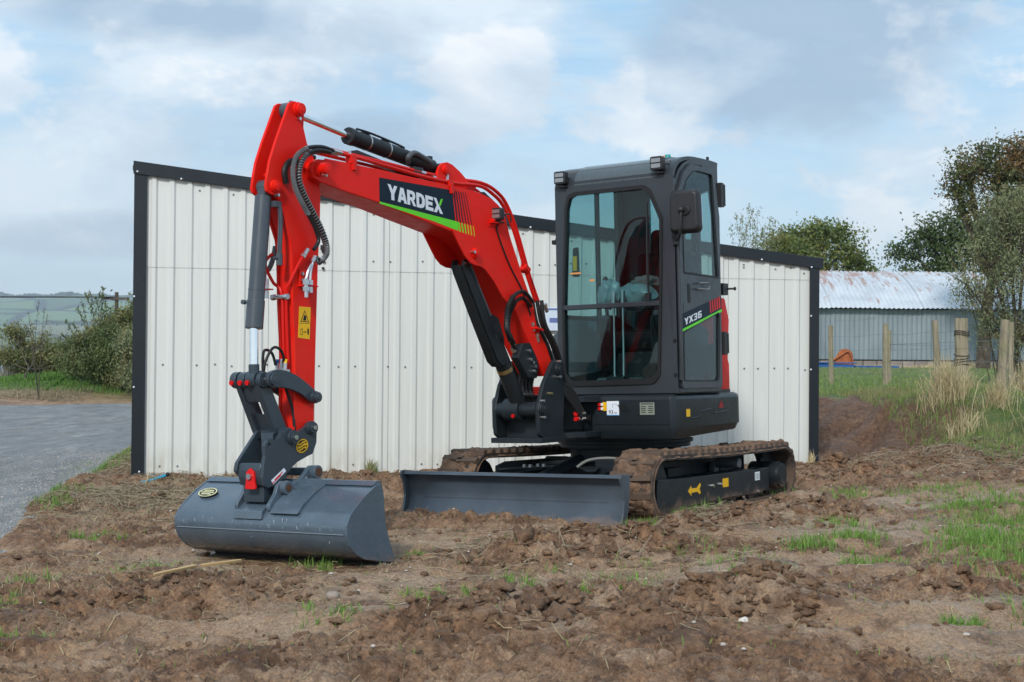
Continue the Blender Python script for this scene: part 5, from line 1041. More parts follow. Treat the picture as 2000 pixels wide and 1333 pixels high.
# ---- stick cylinder on top of the boom
sc_ = MB().cyl((2.905, 0, 2.236), (2.17, 0, 2.158), .044, n=28).build('stick_cylinder', SHIELD, EX, bev=.004)
B(lambda mb: mb.cyl((2.945, 0, 2.2405), (2.90, 0, 2.2357), .048, n=28), 'cylinder_head', SHIELD, sc_, bev=.003)
B(lambda mb: mb.cyl((3.40, 0, 2.301), (2.93, 0, 2.239), .019, n=20), 'piston_rod', CHROME, sc_)
B(lambda mb: (ypin(mb, 3.412, 2.306, -.036, .036, .044, 24), mb.cyl((3.40, 0, 2.345), (3.40, 0, 2.36), .012, n=8)), 'rod_eye', CYL, sc_, bev=.003)
B(lambda mb: ypin(mb, 2.13, 2.142, -.046, .046, .04, 20), 'barrel_eye', SHIELD, sc_, bev=.003)
def along(t): return Vector((2.905 + (2.17 - 2.905) * t, 0, 2.236 + (2.158 - 2.236) * t))
for t in (.16, .40):
    a, b_ = along(t), along(t + .012); B(lambda mb: mb.cyl(a, b_, .0465, n=28), 'band_clamp', STEEL, sc_); B(lambda mb: mb.box(a + Vector((0, .0, .052)), (.05, .03, .014)), 'clamp_block', SHIELD, sc_, bev=.002)
B(lambda mb: mb.tube([along(.03) + Vector((0, .015, .05)), along(.2) + Vector((0, .015, .056)), along(.5) + Vector((0, .012, .053)), along(.62) + Vector((0, .01, .048))], .007, 6, 3), 'cylinder_pipe', SHIELD, sc_)
B(lambda mb: mb.prism([(2.90, 2.165), (2.90, 2.145), (2.30, 2.06), (2.20, 2.06), (2.20, 2.07)], 'y', -.03, .03), 'lower_guard', PLAST, sc_, bev=.002)
B(lambda mb: (mb.tube([(2.44, .03, 2.15), (2.47, .055, 2.175), (2.42, .06, 2.205), (2.33, .05, 2.195), (2.24, .045, 2.175)], .016, 8, 5)), 'hose_loop', HOSE, sc_)
B(lambda mb: (mb.box((2.38, .045, 2.11), (.09, .035, .035)), mb.cyl((2.40, .05, 2.09), (2.32, .05, 2.085), .013, n=8), mb.box((2.22, .02, 2.20), (.03, .03, .03))), 'valve_block', PLAST, sc_, bev=.003)
B(lambda mb: (mb.cyl((2.36, .06, 2.10), (2.33, .07, 2.095), .014, n=6), mb.cyl((2.25, .06, 2.085), (2.22, .06, 2.08), .013, n=6)), 'hose_fitting', STEEL, sc_)

# ---- bucket cylinder in front of the stick
D0 = Vector((3.620, 0, 1.84)); D1 = Vector((3.700, 0, 1.172)); D2 = Vector((3.705, 0, .94))
bc = MB().cyl(D0, D1, .042, n=28).build('bucket_cylinder', CYL, EX, bev=.003)
dd = (D1 - D0).normalized()
B(lambda mb: mb.cyl(D1 - dd * .14, D1 + dd * .004, .0455, n=28), 'cylinder_head', CYL, bc, bev=.003)
B(lambda mb: mb.cyl(D1 - dd * .195, D1 - dd * .188, .0435, n=28), 'weld_ring', CYL, bc)
B(lambda mb: mb.cyl(D1, D2, .0215, n=20), 'piston_rod', CHROME, bc)
B(lambda mb: (ypin(mb, 3.598, 1.888, -.036, .036, .038, 22), mb.box((3.612, 0, 1.85), (.05, .05, .06))), 'barrel_eye', CYL, bc, bev=.003)
B(lambda mb: (mb.cyl(D2 + Vector((0, 0, .05)), D2, .027, n=20), ypin(mb, 3.705, .915, -.03, .03, .038, 22)), 'rod_eye', HITCH, bc, bev=.003)
B(lambda mb: (mb.tube([(3.585, .05, 1.80), (3.56, .055, 1.78), (3.555, .055, 1.70), (3.56, .05, 1.55)], .012, 8, 4), mb.box((3.575, .045, 1.80), (.05, .03, .03)), mb.cyl((3.56, .05, 1.55), (3.562, .05, 1.49), .017, n=8), mb.cyl((3.60, .045, 1.525), (3.55, .05, 1.525), .009, n=8)), 'cylinder_pipe', CYL, bc)
B(lambda mb: mb.cyl((3.76, -.02, 1.30), (3.74, -.02, 1.30), .012, n=8), 'port_plug', CYL, bc)
# ---- linkage
ll = MB(); lk = smooth_poly([(3.70,.915),(3.69,.945),(3.61,.962),(3.50,.938),(3.40,.888),(3.335,.845),(3.325,.81),(3.345,.785),(3.39,.80),(3.46,.838),(3.56,.866),(3.66,.872),(3.69,.885)], 3)
ln = MB().prism(lk, 'y', .065, .088).build('link_arm', HITCH, EX, bev=.004)
B(lambda mb: (boss(mb, 3.675, .912, .088, .118, .030), boss(mb, 3.355, .818, .088, .12, .026)), 'pin_cap', HITCH, ln, bev=.0015)
B(lambda mb: mb.prism(lk, 'y', -.088, -.065), 'link_arm', HITCH, EX, bev=.004)
B(lambda mb: (ypin(mb, 3.355, .818, -.09, .09, .02), ypin(mb, 3.68, .912, -.13, .10, .022)), 'link_pin', STEEL, EX)
B(lambda mb: (ypin(mb, 3.700, .912, -.135, -.095, .042, 22), ypin(mb, 3.700, .912, -.085, -.04, .040, 22), ypin(mb, 3.695, .912, .036, .064, .040, 22)), 'link_eye', HITCH, EX, bev=.004)
for y in (-.118, -.062, -.012): B(lambda mb: (mb.cyl((3.735, y, .90), (3.748, y, .897), .013, n=10)), 'grease_cap', REDS, EX)
tl = MB()
for s in (-.115, .01):
    tl.prism([(3.735, .91), (3.66, .93), (3.515, .66), (3.56, .63), (3.60, .64)], 'y', s, s + .035)
tl.prism([(3.71, .88), (3.69, .88), (3.655, .80), (3.672, .80)], 'y', -.08, .01); tl.prism([(3.62, .74), (3.60, .735), (3.56, .655), (3.58, .655)], 'y', -.08, .01)
build_split(tl, 'tipping_link', HITCH, EX, bev=.004)
B(lambda mb: ypin(mb, 3.555, .638, -.09, .09, .032, 22), 'link_tube', HITCH, EX, bev=.003)
B(lambda mb: mb.tube([(3.53, .03, .92), (3.50, .035, .84), (3.475, .045, .76), (3.468, .05, .66), (3.47, .045, .62)], .008, 7, 5), 'hydraulic_hose', RUBBER)
for P in ([(3.66, .02, .93), (3.66, .02, 1.03), (3.62, .0, 1.062), (3.56, -.01, 1.045), (3.535, -.01, .985)], [(3.67, .03, .93), (3.665, .04, 1.0), (3.62, .05, 1.07), (3.55, .04, 1.06), (3.51, .03, 1.0)]):
    B(lambda mb: mb.tube(P, .0075, 7, 5), 'hydraulic_hose', RUBBER)
B(lambda mb: mb.box((3.515, .01, .945), (.03, .09, .035)), 'coupling_block', STEEL, EX, bev=.002)
for y, mt in ((-.02, flat('blue_cap', (.01, .06, .2), .4)), (.01, STEEL), (.035, YEL)): B(lambda mb: (mb.cyl((3.515, y, .96), (3.512, y, .995), .010, n=8)), 'quick_connector', STEEL, EX); B(lambda mb: mb.cyl((3.512, y, .99), (3.508, y, 1.015), .009, n=8), 'hose_sleeve', mt, EX)
# ---- quick hitch
QP = rnd([(3.735,.590),(3.700,.622),(3.665,.610),(3.640,.612),(3.600,.650),(3.555,.662),(3.500,.640),(3.43,.668),(3.395,.695),(3.360,.690),(3.345,.655),(3.350,.585),(3.380,.528),(3.420,.518),(3.500,.492),(3.560,.455),(3.600,.42),(3.66,.385),(3.715,.378),(3.742,.388),(3.750,.43),(3.745,.48),(3.732,.535)], .018, 3)
qh = MB().prism(QP, 'y', .072, .094, [[(3.703 + .014 * math.cos(t), .585 + .014 * math.sin(t)) for t in np.linspace(0, 2 * math.pi, 10, endpoint=False)]]).build('quick_hitch', HITCH, EX, bev=.003)
B(lambda mb: mb.prism(rnd([(3.605,.655),(3.755,.50),(3.765,.46),(3.69,.395),(3.55,.385),(3.42,.518),(3.38,.528),(3.35,.585),(3.345,.655),(3.36,.69),(3.395,.695),(3.43,.668),(3.5,.64),(3.555,.662)], .015, 3), 'y', -.094, -.072), 'hitch_plate', HITCH, qh, bev=.003)
B(lambda mb: mb.prism(rnd([(3.738,.388),(3.752,.43),(3.752,.465),(3.742,.50),(3.722,.50),(3.725,.46),(3.71,.415),(3.62,.415),(3.62,.385)], .01, 2), 'y', -.072, .072), 'hitch_nose', HITCH, qh, bev=.004)
B(lambda mb: (mb.prism([(3.62, .62), (3.60, .62), (3.40, .53), (3.42, .515)], 'y', -.071, .071), mb.box((3.69, 0, .475), (.08, .14, .02)), mb.box((3.68, 0, .345), (.08, .135, .08))), 'hitch_web', HITCH, qh, bev=.003)
B(lambda mb: (boss(mb, 3.535, .618, .094, .118, .030), boss(mb, 3.392, .662, .094, .12, .028), boss(mb, 3.535, .618, -.094, -.115, .030), boss(mb, 3.392, .662, -.094, -.115, .028)), 'pin_cap', HITCH, qh, bev=.0015)
B(lambda mb: (mb.cyl((3.535, .118, .618), (3.535, .127, .618), .012, n=6), mb.cyl((3.392, .12, .662), (3.392, .128, .662), .012, n=6)), 'pin_nut', GREYP, qh)
def badge(parent, cx, cz, a, b_, y, ax='y', m=YEL, rot=0.):
    def E(k, n=28): return [(cx + (a * k * math.cos(t)) * math.cos(rot) - (b_ * k * math.sin(t)) * math.sin(rot), cz + (a * k * math.cos(t)) * math.sin(rot) + (b_ * k * math.sin(t)) * math.cos(rot)) for t in np.linspace(0, 2 * math.pi, n, endpoint=False)]
    B(lambda mb: mb.prism(E(1.04), ax, y, y + .001), 'badge_back', INK, parent)
    def g(mb):
        mb.prism(E(1.0), ax, y + .0011, y + .0016, [E(.86)])
        for k in (-1, 0, 1):
            h = .13 if k else .17; zc = k * .42; w = .80 if k == 0 else .62
            pts = [(-w, zc - h), (-w * .3, zc - h + .10), (w * .4, zc - h - .06), (w, zc - h + .04), (w, zc + h), (w * .4, zc + h - .08), (-w * .3, zc + h + .08), (-w, zc + h - .04)]
            mb.prism([(cx + a * p * math.cos(rot) - b_ * q * math.sin(rot), cz + a * p * math.sin(rot) + b_ * q * math.cos(rot)) for p, q in pts], ax, y + .0011, y + .0016)
    B(g, 'maker_badge', m, parent)
badge(qh, 3.462, .572, .046, .034, .0945, rot=R_(-14))
B(lambda mb: (mb.prism(rnd([(-.020, .372), (.058, .372), (.050, .40), (.046, .455), (.020, .478), (-.006, .455), (-.010, .40)], .01, 3), 'x', 3.752, 3.766)), 'release_latch', REDS, qh, bev=.003)
B(lambda mb: (mb.cyl((3.766, .020, .435), (3.779, .020, .435), .015, n=10)), 'latch_bolt', STEEL, qh)
B(lambda mb: mb.prism([(3.695, .412), (3.60, .468), (3.585, .452), (3.68, .392)], 'y', .0945, .0955), 'hitch_label', WHT, qh)
B(lambda mb: (mb.prism([(3.672, .416), (3.612, .452), (3.608, .448), (3.668, .412)], 'y', .0956, .096), mb.prism([(3.690, .398), (3.625, .437), (3.621, .433), (3.686, .394)], 'y', .0956, .096)), 'label_print', REDS, qh)
B(lambda mb: mb.prism(rnd([(3.62,.645),(3.56,.66),(3.52,.66),(3.44,.66),(3.37,.62),(3.40,.54),(3.50,.50),(3.62,.53)], .01, 2), 'y', -.04, .04), 'hitch_core', HITCH, qh, bev=.004)
# ---- bucket
SH0 = [(3.473,.395),(3.52,.382),(3.60,.340),(3.665,.298),(3.715,.258),(3.742,.215),(3.742,.165),(3.720,.118),(3.675,.072),(3.610,.042),(3.52,.018),(3.43,-.002),(3.352,-.018)]
bk = MB(); n0 = len(SH0); inner = []
for i, p in enumerate(SH0):
    a = Vector(SH0[max(i - 1, 0)]); b_ = Vector(SH0[min(i + 1, n0 - 1)]); d = (b_ - a).normalized(); nn = Vector((d.y, -d.x)); 
    if nn.x > 0 and i < 8: nn = -nn
    c_ = Vector((3.53, .19)) - Vector(p); nn = nn if nn.dot(c_) > 0 else -nn; inner.append(tuple(Vector(p) + nn * .010))
SHs = [tuple(q)[:2] for q in spline([Vector((*p, 0)) for p in SH0], 4)]; INs = [tuple(q)[:2] for q in spline([Vector((*p, 0)) for p in inner], 4)]
YB0, YB1 = -.53, .615
bk.prism(SHs + INs[::-1], 'y', YB0 + .012, YB1 - .012); bk = bk.build('bucket', BUCKM, EX, ang=25)
SP = rnd([(3.475,.402),(3.52,.386),(3.60,.345),(3.665,.302),(3.715,.262),(3.746,.215),(3.746,.165),(3.724,.115),(3.675,.068),(3.610,.038),(3.37,-.004),(3.385,.03),(3.42,.11),(3.452,.21),(3.458,.33)], .02, 3)
B(lambda mb: mb.prism(SP, 'y', YB1 - .012, YB1), 'side_plate', BUCKM, bk, bev=.002)
B(lambda mb: mb.prism(SP, 'y', YB0, YB0 + .012), 'side_plate', BUCKM, bk, bev=.002)
B(lambda mb: mb.prism([(3.47, .0065), (3.50, -.004), (3.345, -.034), (3.325, -.026)], 'y', YB0 - .004, YB1 + .006), 'cutting_edge', BUCKM, bk, bev=.002)
B(lambda mb: mb.tube([(3.7465, YB0 + .02, .168), (3.7465, YB1 - .02, .168)], .0028, 6), 'weld_seam', flat('weld', (.16, .19, .22), .35), bk)
B(lambda mb: mb.prism([(3.473, .395), (3.46, .405), (3.50, .408), (3.53, .385)], 'y', YB0 + .013, YB1 - .013), 'top_rail', BUCKM, bk, bev=.003)
B(lambda mb: mb.prism([(3.75, .222), (3.745, .262), (3.65, .325), (3.56, .372), (3.55, .355)], 'y', -.115, .075), 'mounting_plate', BUCKM, bk, bev=.004)
EAR = rnd([(3.735,.262),(3.735,.295),(3.690,.345),(3.672,.385),(3.640,.408),(3.605,.400),(3.575,.378),(3.50,.410),(3.455,.445),(3.425,.470),(3.390,.472),(3.362,.445),(3.365,.400),(3.40,.372),(3.50,.340),(3.58,.30)], .02, 3)
for y0, y1 in ((.095, .118), (-.118, -.095)): B(lambda mb: mb.prism(EAR, 'y', y0, y1), 'bucket_ear', BUCKM, bk, bev=.004)
B(lambda mb: mb.prism([(3.74,.255),(3.70,.30),(3.60,.36),(3.46,.41),(3.42,.38),(3.56,.31),(3.66,.27)], 'y', .118, .30), 'ear_gusset', BUCKM, bk, bev=.003)
RUSTC = flat('rusty_pin', (.10, .04, .02), .7, .3)
B(lambda mb: (mb.cyl((3.628, .118, .372), (3.628, .15, .372), .035, n=24), mb.cyl((3.402, .118, .437), (3.402, .15, .437), .035, n=24), ypin(mb, 3.628, .372, -.09, .09, .022), ypin(mb, 3.402, .437, -.09, .09, .022)), 'pin_boss', BUCKM, bk, bev=.003)
B(lambda mb: (mb.cyl((3.628, .149, .372), (3.628, .152, .372), .020, n=18), mb.cyl((3.402, .149, .437), (3.402, .152, .437), .022, n=18)), 'pin_end', RUSTC, bk)
B(lambda mb: (mb.cyl((3.628, .13, .330), (3.64, .15, .322), .011, n=8), mb.cyl((3.435, .13, .405), (3.445, .15, .398), .011, n=8)), 'pin_bolt', STEEL, bk)
# badge on the curved shell: a thin oval laid on the upper slope
ob = bpy.data.objects.new('badge_mount', None)
BAD = MB(); th = math.atan2(.340 - .298, 3.60 - 3.665)
cB = Vector((3.628, YB0 + .125, .3325)); tdir = Vector((3.665 - 3.60, 0, .298 - .340)).normalized(); nrm = Vector((-tdir.z, 0, tdir.x)); nrm = nrm if nrm.z > 0 else -nrm
def oval(mb, k0, k1, h0, h1, n=30):
    vs = []; 
    for h in (h0, h1):
        for k in (k0, k1):
            for i in range(n):
                t = 2 * math.pi * i / n; vs.append(cB + Vector((0, 1, 0)) * (.062 * k * math.cos(t)) + tdir * (.036 * k * math.sin(t)) + nrm * h)
    fs = []
    for i in range(n): j = (i + 1) % n; fs += [(2 * n + i, 2 * n + j, 3 * n + j, 3 * n + i), (n + i, n + j, 3 * n + j, 3 * n + i), (i, j, 2 * n + j, 2 * n + i)]
    mb.add(vs, fs)
B(lambda mb: oval(mb, .001, 1.03, .002, .005), 'badge_back', INK, bk)
def bstr(mb):
    oval(mb, .88, 1.0, .005, .0065)
    for k in (-.42, .0, .42):
        w = .7 if k == 0 else .55; pts = [(-w, k - .12), (0, k - .06), (w, k - .14), (w, k + .08), (0, k + .14), (-w, k + .10)]
        for a_, b2 in ((0, 3), ): 
            P = [cB + Vector((0, 1, 0)) * .062 * p + tdir * (-.036) * q + nrm * .0066 for p, q in pts]; P2 = [p - nrm * .0014 for p in P]; mb.add(P + P2, [tuple(range(6)), tuple(range(11, 5, -1))] + [(i, (i + 1) % 6, 6 + (i + 1) % 6, 6 + i) for i in range(6)])
B(bstr, 'maker_badge', flat('pale_yellow_print', (.62, .60, .36), .4), bk)
# scratches on the shell
mb = MB(); q = random.Random(5)
for i in range(46):
    y = q.uniform(YB0 + .05, YB1 - .08); z = q.uniform(.17, .215) if q.random() < .8 else q.uniform(.10, .15); xx = 3.7445 - (abs(z - .19) ** 1.5) * .9; s = q.uniform(.001, .003); h = q.uniform(.004, .022)
    mb.add([(xx + .0012, y, z), (xx + .0012, y + s, z + .001), (xx + .0012, y + s + q.uniform(-.003, .004), z + h), (xx + .0012, y + q.uniform(-.002, .003), z + h)], [(0, 1, 2, 3)])
tag(mb.build('scratches', flat('bare_scratch', (.30, .34, .38), .45), bk), kind='stuff')

# ---- boom cylinder under the boom
GU = [(1.935,1.590),(1.915,1.625),(1.875,1.628),(1.845,1.600),(1.641,1.307),(1.556,1.281),(1.495,1.157),(1.490,0.990),(1.512,0.980),(1.565,1.010),(1.737,1.268),(1.912,1.540)]
bcy = MB().cyl((1.60, .0, 1.22), (1.27, .0, .74), .052, n=28).build('boom_cylinder', SHIELD, EX, bev=.004)
B(lambda mb: mb.prism(rnd(GU, .02, 3), 'y', .035, .048), 'cylinder_guard', SHIELD, bcy, bev=.003)
B(lambda mb: mb.prism(rnd(GU, .02, 3), 'y', -.043, -.030), 'cylinder_guard', SHIELD, bcy, bev=.003)
B(lambda mb: mb.prism([(1.935,1.590),(1.912,1.540),(1.737,1.268),(1.565,1.010),(1.512,.980),(1.525,.974),(1.578,1.004),(1.75,1.262),(1.925,1.535),(1.948,1.590)], 'y', -.030, .035), 'guard_front', SHIELD, bcy, bev=.002)
B(lambda mb: mb.tube([(1.858, .05, 1.595), (1.645, .05, 1.290)], .006, 8), 'guard_edge', CYL, bcy)
B(lambda mb: mb.cyl((1.90, .0, 1.60), (1.60, .0, 1.215), .022), 'piston_rod', CHROME, bcy)
B(lambda mb: (mb.cyl((1.57, .0, 1.18), (1.545, .0, 1.145), .058, n=28), mb.cyl((1.61, .0, 1.26), (1.57, .0, 1.18), .046, .056, 24)), 'cylinder_head', SHIELD, bcy, bev=.003)
a = Vector((1.43, .0, .973)); b_ = Vector((1.415, .0, .951)); B(lambda mb: mb.cyl(a, b_, .0545, n=28), 'band_clamp', BRASS, bcy)
B(lambda mb: (mb.prism([(1.36, 1.12), (1.24, 1.13), (1.17, .98), (1.20, .90), (1.30, .90), (1.42, 1.03)], 'y', .045, .10)), 'valve_block', SHIELD, bcy, bev=.005)
q = random.Random(8)
for (x, z) in ((1.30, 1.075), (1.285, 1.02), (1.26, 1.00), (1.235, .975), (1.245, .945)): B(lambda mb: mb.cyl((x, .10, z), (x, .118, z), .011, n=8), 'block_bolt', STEEL, bcy)
B(lambda mb: (mb.cyl((1.445, .07, 1.15), (1.42, .07, 1.11), .015, n=8)), 'hose_fitting', BRASS, bcy); B(lambda mb: (mb.cyl((1.42, .06, 1.10), (1.40, .06, 1.07), .017, n=8)), 'hose_fitting', STEEL, bcy)
B(lambda mb: (mb.cyl((1.875, .045, 1.605), (1.875, .057, 1.605), .010, n=8), mb.cyl((1.912, .045, 1.600), (1.912, .057, 1.600), .010, n=8)), 'guard_bolt', STEEL, bcy)
for P in ([(1.301,.14,1.386),(1.42,.15,1.445),(1.539,.15,1.410),(1.600,.145,1.327),(1.593,.13,1.216),(1.519,.11,1.158),(1.435,.08,1.125)], [(1.29,.12,1.36),(1.40,.13,1.405),(1.50,.13,1.37),(1.555,.125,1.30),(1.55,.11,1.21),(1.49,.09,1.14),(1.41,.07,1.09)]):
    hh = B(lambda mb: mb.tube(P, .0125, 8, 5), 'hydraulic_hose', RUBBER); coil(P[2:6], .0155, .003, 44).build('spiral_guard', PLAST, hh)
q = random.Random(12)
for i in range(5):
    o1 = q.uniform(-.02, .02); y = .045 + .022 * i
    B(lambda mb: mb.tube([(1.26 - .02 * i, y, 1.40), (1.18 + o1, y + .01, 1.25), (1.07 + o1, y + .015, 1.12), (.97 + o1, y, .99), (.90, y * .9, .88), (.80, y * .7, .84)], .013, 8, 5), 'hydraulic_hose', RUBBER)
for i, (x, z, dx) in enumerate(((1.165, 1.36, .02), (1.085, 1.375, .02), (1.25, 1.25, .02), (1.20, 1.18, .02))): B(lambda mb: (mb.cyl((x, .10, z), (x - .025, .10, z - .045), .012, n=8), mb.cyl((x + .004, .10, z + .008), (x - .006, .10, z - .012), .016, n=6)), 'hose_fitting', STEEL if i else BRASS, EX)
B(lambda mb: mb.box((1.215, .12, 1.215), (.08, .05, .012), Matrix.Rotation(R_(-10), 3, 'Y')), 'hose_bracket', RED2, EX, bev=.002)
# ---- swing post
SW = rnd([(1.130,1.000),(1.090,1.018),(1.035,1.005),(1.000,.950),(.995,.80),(1.015,.496),(1.198,.486),(1.305,.540),(1.315,.70),(1.30,.745),(1.246,.863)], .03, 4)
sw = MB().prism(SW, 'y', .150, .178).build('swing_post', BODY, EX, bev=.005)
B(lambda mb: mb.prism(SW, 'y', -.178, -.150), 'post_plate', BODY, sw, bev=.005)
B(lambda mb: (mb.prism([(1.30, .486), (1.30, .520), (.98, .520), (.98, .486)], 'y', -.20, .185)), 'post_base', BODY, sw, bev=.004)
B(lambda mb: (ypin(mb, 1.27, .700, -.149, .149, .048, 24), mb.box((1.16, 0, .62), (.05, .298, .22)), mb.cyl((1.06, -.10, .50), (1.06, -.10, .64), .05, n=20)), 'post_web', BODY, sw, bev=.004)
B(lambda mb: (mb.cyl((1.27, -.09, .70), (1.27, .03, .70), .075, n=24)), 'cylinder_eye', BODY, sw, bev=.004)
B(lambda mb: (boss(mb, 1.065, .955, .178, .20, .036), boss(mb, 1.262, .705, .178, .20, .038)), 'pin_cap', BODY, sw, bev=.002)
B(lambda mb: [mb.cyl((x, .178, z), (x, .205, z), .010, n=8) for x, z in ((1.07, 1.005), (1.07, .905), (1.285, .755), (1.275, .650))], 'bolt', STEEL, sw)
B(lambda mb: [mb.cyl((x, .178, z), (x, .19, z), .009, n=8) for x, z in ((1.19, .80), (1.16, .80))], 'grease_nipple', BRASS, sw)
B(lambda mb: mb.cyl((1.33, .0, .665), (1.345, 0, .66), .012, n=8), 'grease_cap', REDS, sw)
B(lambda mb: mb.cyl((1.02, 0, .30), (1.02, 0, .486), .001, n=4), 'pivot_axis', BODY, sw)
for i in range(4):
    P = [(1.10, -.06 + .035 * i, .98), (1.16, -.06 + .03 * i, .88), (1.17, -.05 + .03 * i, .78), (1.10, -.04 + .03 * i, .72), (.9, 0, .70)]
    hh = B(lambda mb: mb.tube(P, .013, 8, 5), 'hydraulic_hose', RUBBER); coil(P[0:3], .0155, .003, 20).build('spiral_guard', PLAST, hh)
B(lambda mb: mb.box((1.21, .03, .80), (.01, .09, .008)), 'clamp_strip', STEEL, sw)
# bracket tying the post to the house
mnt = MB(); mnt.prism(rnd([(.55, -.16), (1.06, -.10), (1.06, .10), (.80, .22), (.60, .24)], .05, 4), 'z', .735, .775); mnt.prism(rnd([(.55, -.16), (1.06, -.10), (1.06, .10), (.80, .22), (.60, .24)], .05, 4), 'z', .50, .54)
mnt = mnt.build('swing_bracket', BODY, EX, bev=.005)
B(lambda mb: (mb.cyl((.99, 0, .485), (.99, 0, .79), .06, n=24), mb.prism([(.42, .54), (.42, .735), (.66, .735), (.72, .68), (.72, .60), (.66, .54)], 'y', -.15, -.12), mb.box((.57, .03, .637), (.06, .28, .19))), 'bracket_post', BODY, mnt, bev=.004)
for z in (.662, .628):
    B(lambda mb: (mb.cyl((.86, .20, z), (.845, .20, z), .014, n=10), mb.cyl((.84, .215, z), (.80, .215, z), .012, n=8)), 'hose_fitting', STEEL, mnt); B(lambda mb: mb.cyl((.885, .195, z), (.86, .195, z), .015, n=10), 'red_cap', REDS, mnt)
for i in range(4): B(lambda mb: mb.tube([(1.02, .12 + .01 * i, .90 - .02 * i), (.92, .19, .82 - .03 * i), (.84, .21, .70 - .02 * i), (.74, .20, .62), (.62, .15, .60 + .02 * i)], .013, 8, 5), 'hydraulic_hose', RUBBER)

# ---- house (lower body), hood
FOOT = [(.62,.10),(.62,.755),(.59,.785),(.50,.79),(-.36,.785),(-.50,.74),(-.72,.56),(-.86,.32),(-.92,0),(-.86,-.35),(-.70,-.62),(-.45,-.76),(-.1,-.79),(.40,-.79),(.46,-.74),(.46,-.20),(.48,-.05)]
def loftz(mb, rings):
    n = len(rings[0][0]); vs = []
    for pts, z in rings:
        for i, p in enumerate(pts): vs.append((p[0], p[1], z if not callable(z) else z(p)))
    fs = [tuple(range(n - 1, -1, -1)), tuple(range((len(rings) - 1) * n, len(rings) * n))]
    for k in range(len(rings) - 1):
        for i in range(n): j = (i + 1) % n; fs.append((k * n + i, k * n + j, (k + 1) * n + j, (k + 1) * n + i))
    mb.add(vs, fs)
def inset(P, d):
    c = Vector((-.15, 0)); o = []
    for i, p in enumerate(P):
        a = Vector(P[i - 1]); b = Vector(P[(i + 1) % len(P)]); t = (b - a).normalized(); nn = Vector((t.y, -t.x)); nn = nn if nn.dot(c - Vector(p)) > 0 else -nn; o.append(tuple(Vector(p) + nn * d))
    return o
zlow = lambda p: .487 + .030 * max(0, min(1, (.5 - p[0]) / .9))
hs = MB(); loftz(hs, [(inset(FOOT, .028), zlow), (inset(FOOT, .006), lambda p: zlow(p) + .045), (inset(FOOT, .0), .56), (FOOT, .745), (inset(FOOT, .008), .765), (inset(FOOT, .035), .778)])
hs = hs.build('house_body', BODY, EX, bev=.003, ang=20)
B(lambda mb: mb.box((.6225, .44, .583), (.002, .62, .003)), 'panel_seam', INK, hs)
B(lambda mb: [mb.box((.622, .385 + k * .018, .690), (.004, .008, .055), Matrix.Rotation(R_(35), 3, 'X')) for k in range(4)], 'vent_slot', INK, hs)
hl = B(lambda mb: mb.box((.6225, .331, .690), (.003, .092, .096)), 'white_label', WHT, hs)
text_obj('label_number', '93', (.6246, .300, .652), (0, 1, 0), (0, 0, 1), .026, INK, hs, .01)
B(lambda mb: (mb.box((.6245, .352, .660), (.0006, .020, .010)), mb.box((.6245, .331, .705), (.0006, .004, .024)), mb.box((.6245, .345, .718), (.0006, .035, .003)), mb.box((.6245, .365, .712), (.0006, .012, .003))), 'label_print', flat('faint_print', (.3, .36, .45), .5), hs)
B(lambda mb: mb.box((.6245, .331, .644), (.0006, .09, .006)), 'label_band', flat('label_blue', (.05, .2, .4), .5), hs)
B(lambda mb: mb.box((.6225, .268, .703), (.003, .030, .058)), 'yellow_label', YEL, hs)
for z in (.716, .688): B(lambda mb: mb.cyl((.62, .232, z), (.632, .232, z), .011, n=12), 'red_plug', REDS, hs); B(lambda mb: mb.cyl((.62, .250, z), (.630, .250, z), .010, n=12), 'plug_face', WHT, hs)
dp = B(lambda mb: mb.box((.6225, .588, .686), (.003, .106, .080)), 'data_plate', GREYP, hs)
B(lambda mb: (mb.box((.6244, .588, .717), (.0006, .09, .008)), [mb.box((.6244, .560 + c * .055, .700 - r * .013), (.0006, .036, .007)) for c in range(2) for r in range(4)]), 'plate_print', flat('plate_grey', (.05, .055, .05), .5), hs)
B(lambda mb: mb.box((.427, .7905, .652), (.050, .004, .050)), 'side_reflector', YEL, hs); B(lambda mb: mb.box((.392, .790, .655), (.022, .003, .044)), 'reflector_gap', INK, hs)
B(lambda mb: mb.tube([(.38, .786, .615), (.28, .787, .620), (.25, .787, .655), (.05, .786, .672)], .007, 6), 'pressed_rib', BODY, hs); B(lambda mb: mb.tube([(.02, .786, .640), (-.22, .785, .648)], .007, 6), 'pressed_rib', BODY, hs)
B(lambda mb: mb.prism([(-.10, .725), (-.145, .675), (-.055, .672)], 'y', .7875, .789), 'warning_triangle', flat('dark_red_print', (.22, .01, .01), .5), hs)
hd = MB(); HL = [(-.44, .50), (-.78, .46), (-.86, .2), (-.86, -.10), (-.42, -.10)]; HP = [(-.16, .60), (-.40, .655), (-.60, .63), (-.68, .53), (-.45, .525), (-.16, .56)]
loftz(hd, [(HP, .78), (HP, .98), ([(x * .98, y - .006) for x, y in HP], 1.02), ([(x * 1.01, y + .004) for x, y in HP], 1.30), ([(x * .96, y - .012) for x, y in HP], 1.46)]); hd = hd.build('engine_hood', RED, EX, bev=.012, seg=3)
B(lambda mb: mb.prism(HL, 'z', .779, 1.12), 'rear_cover', RED, EX, bev=.02, seg=3)
B(lambda mb: mb.prism(rnd([(.47, -.14), (.47, -.60), (.36, -.74), (-.10, -.76), (-.10, -.14)], .04, 3), 'z', .778, .842), 'right_sill', RED, EX, bev=.012, seg=3)
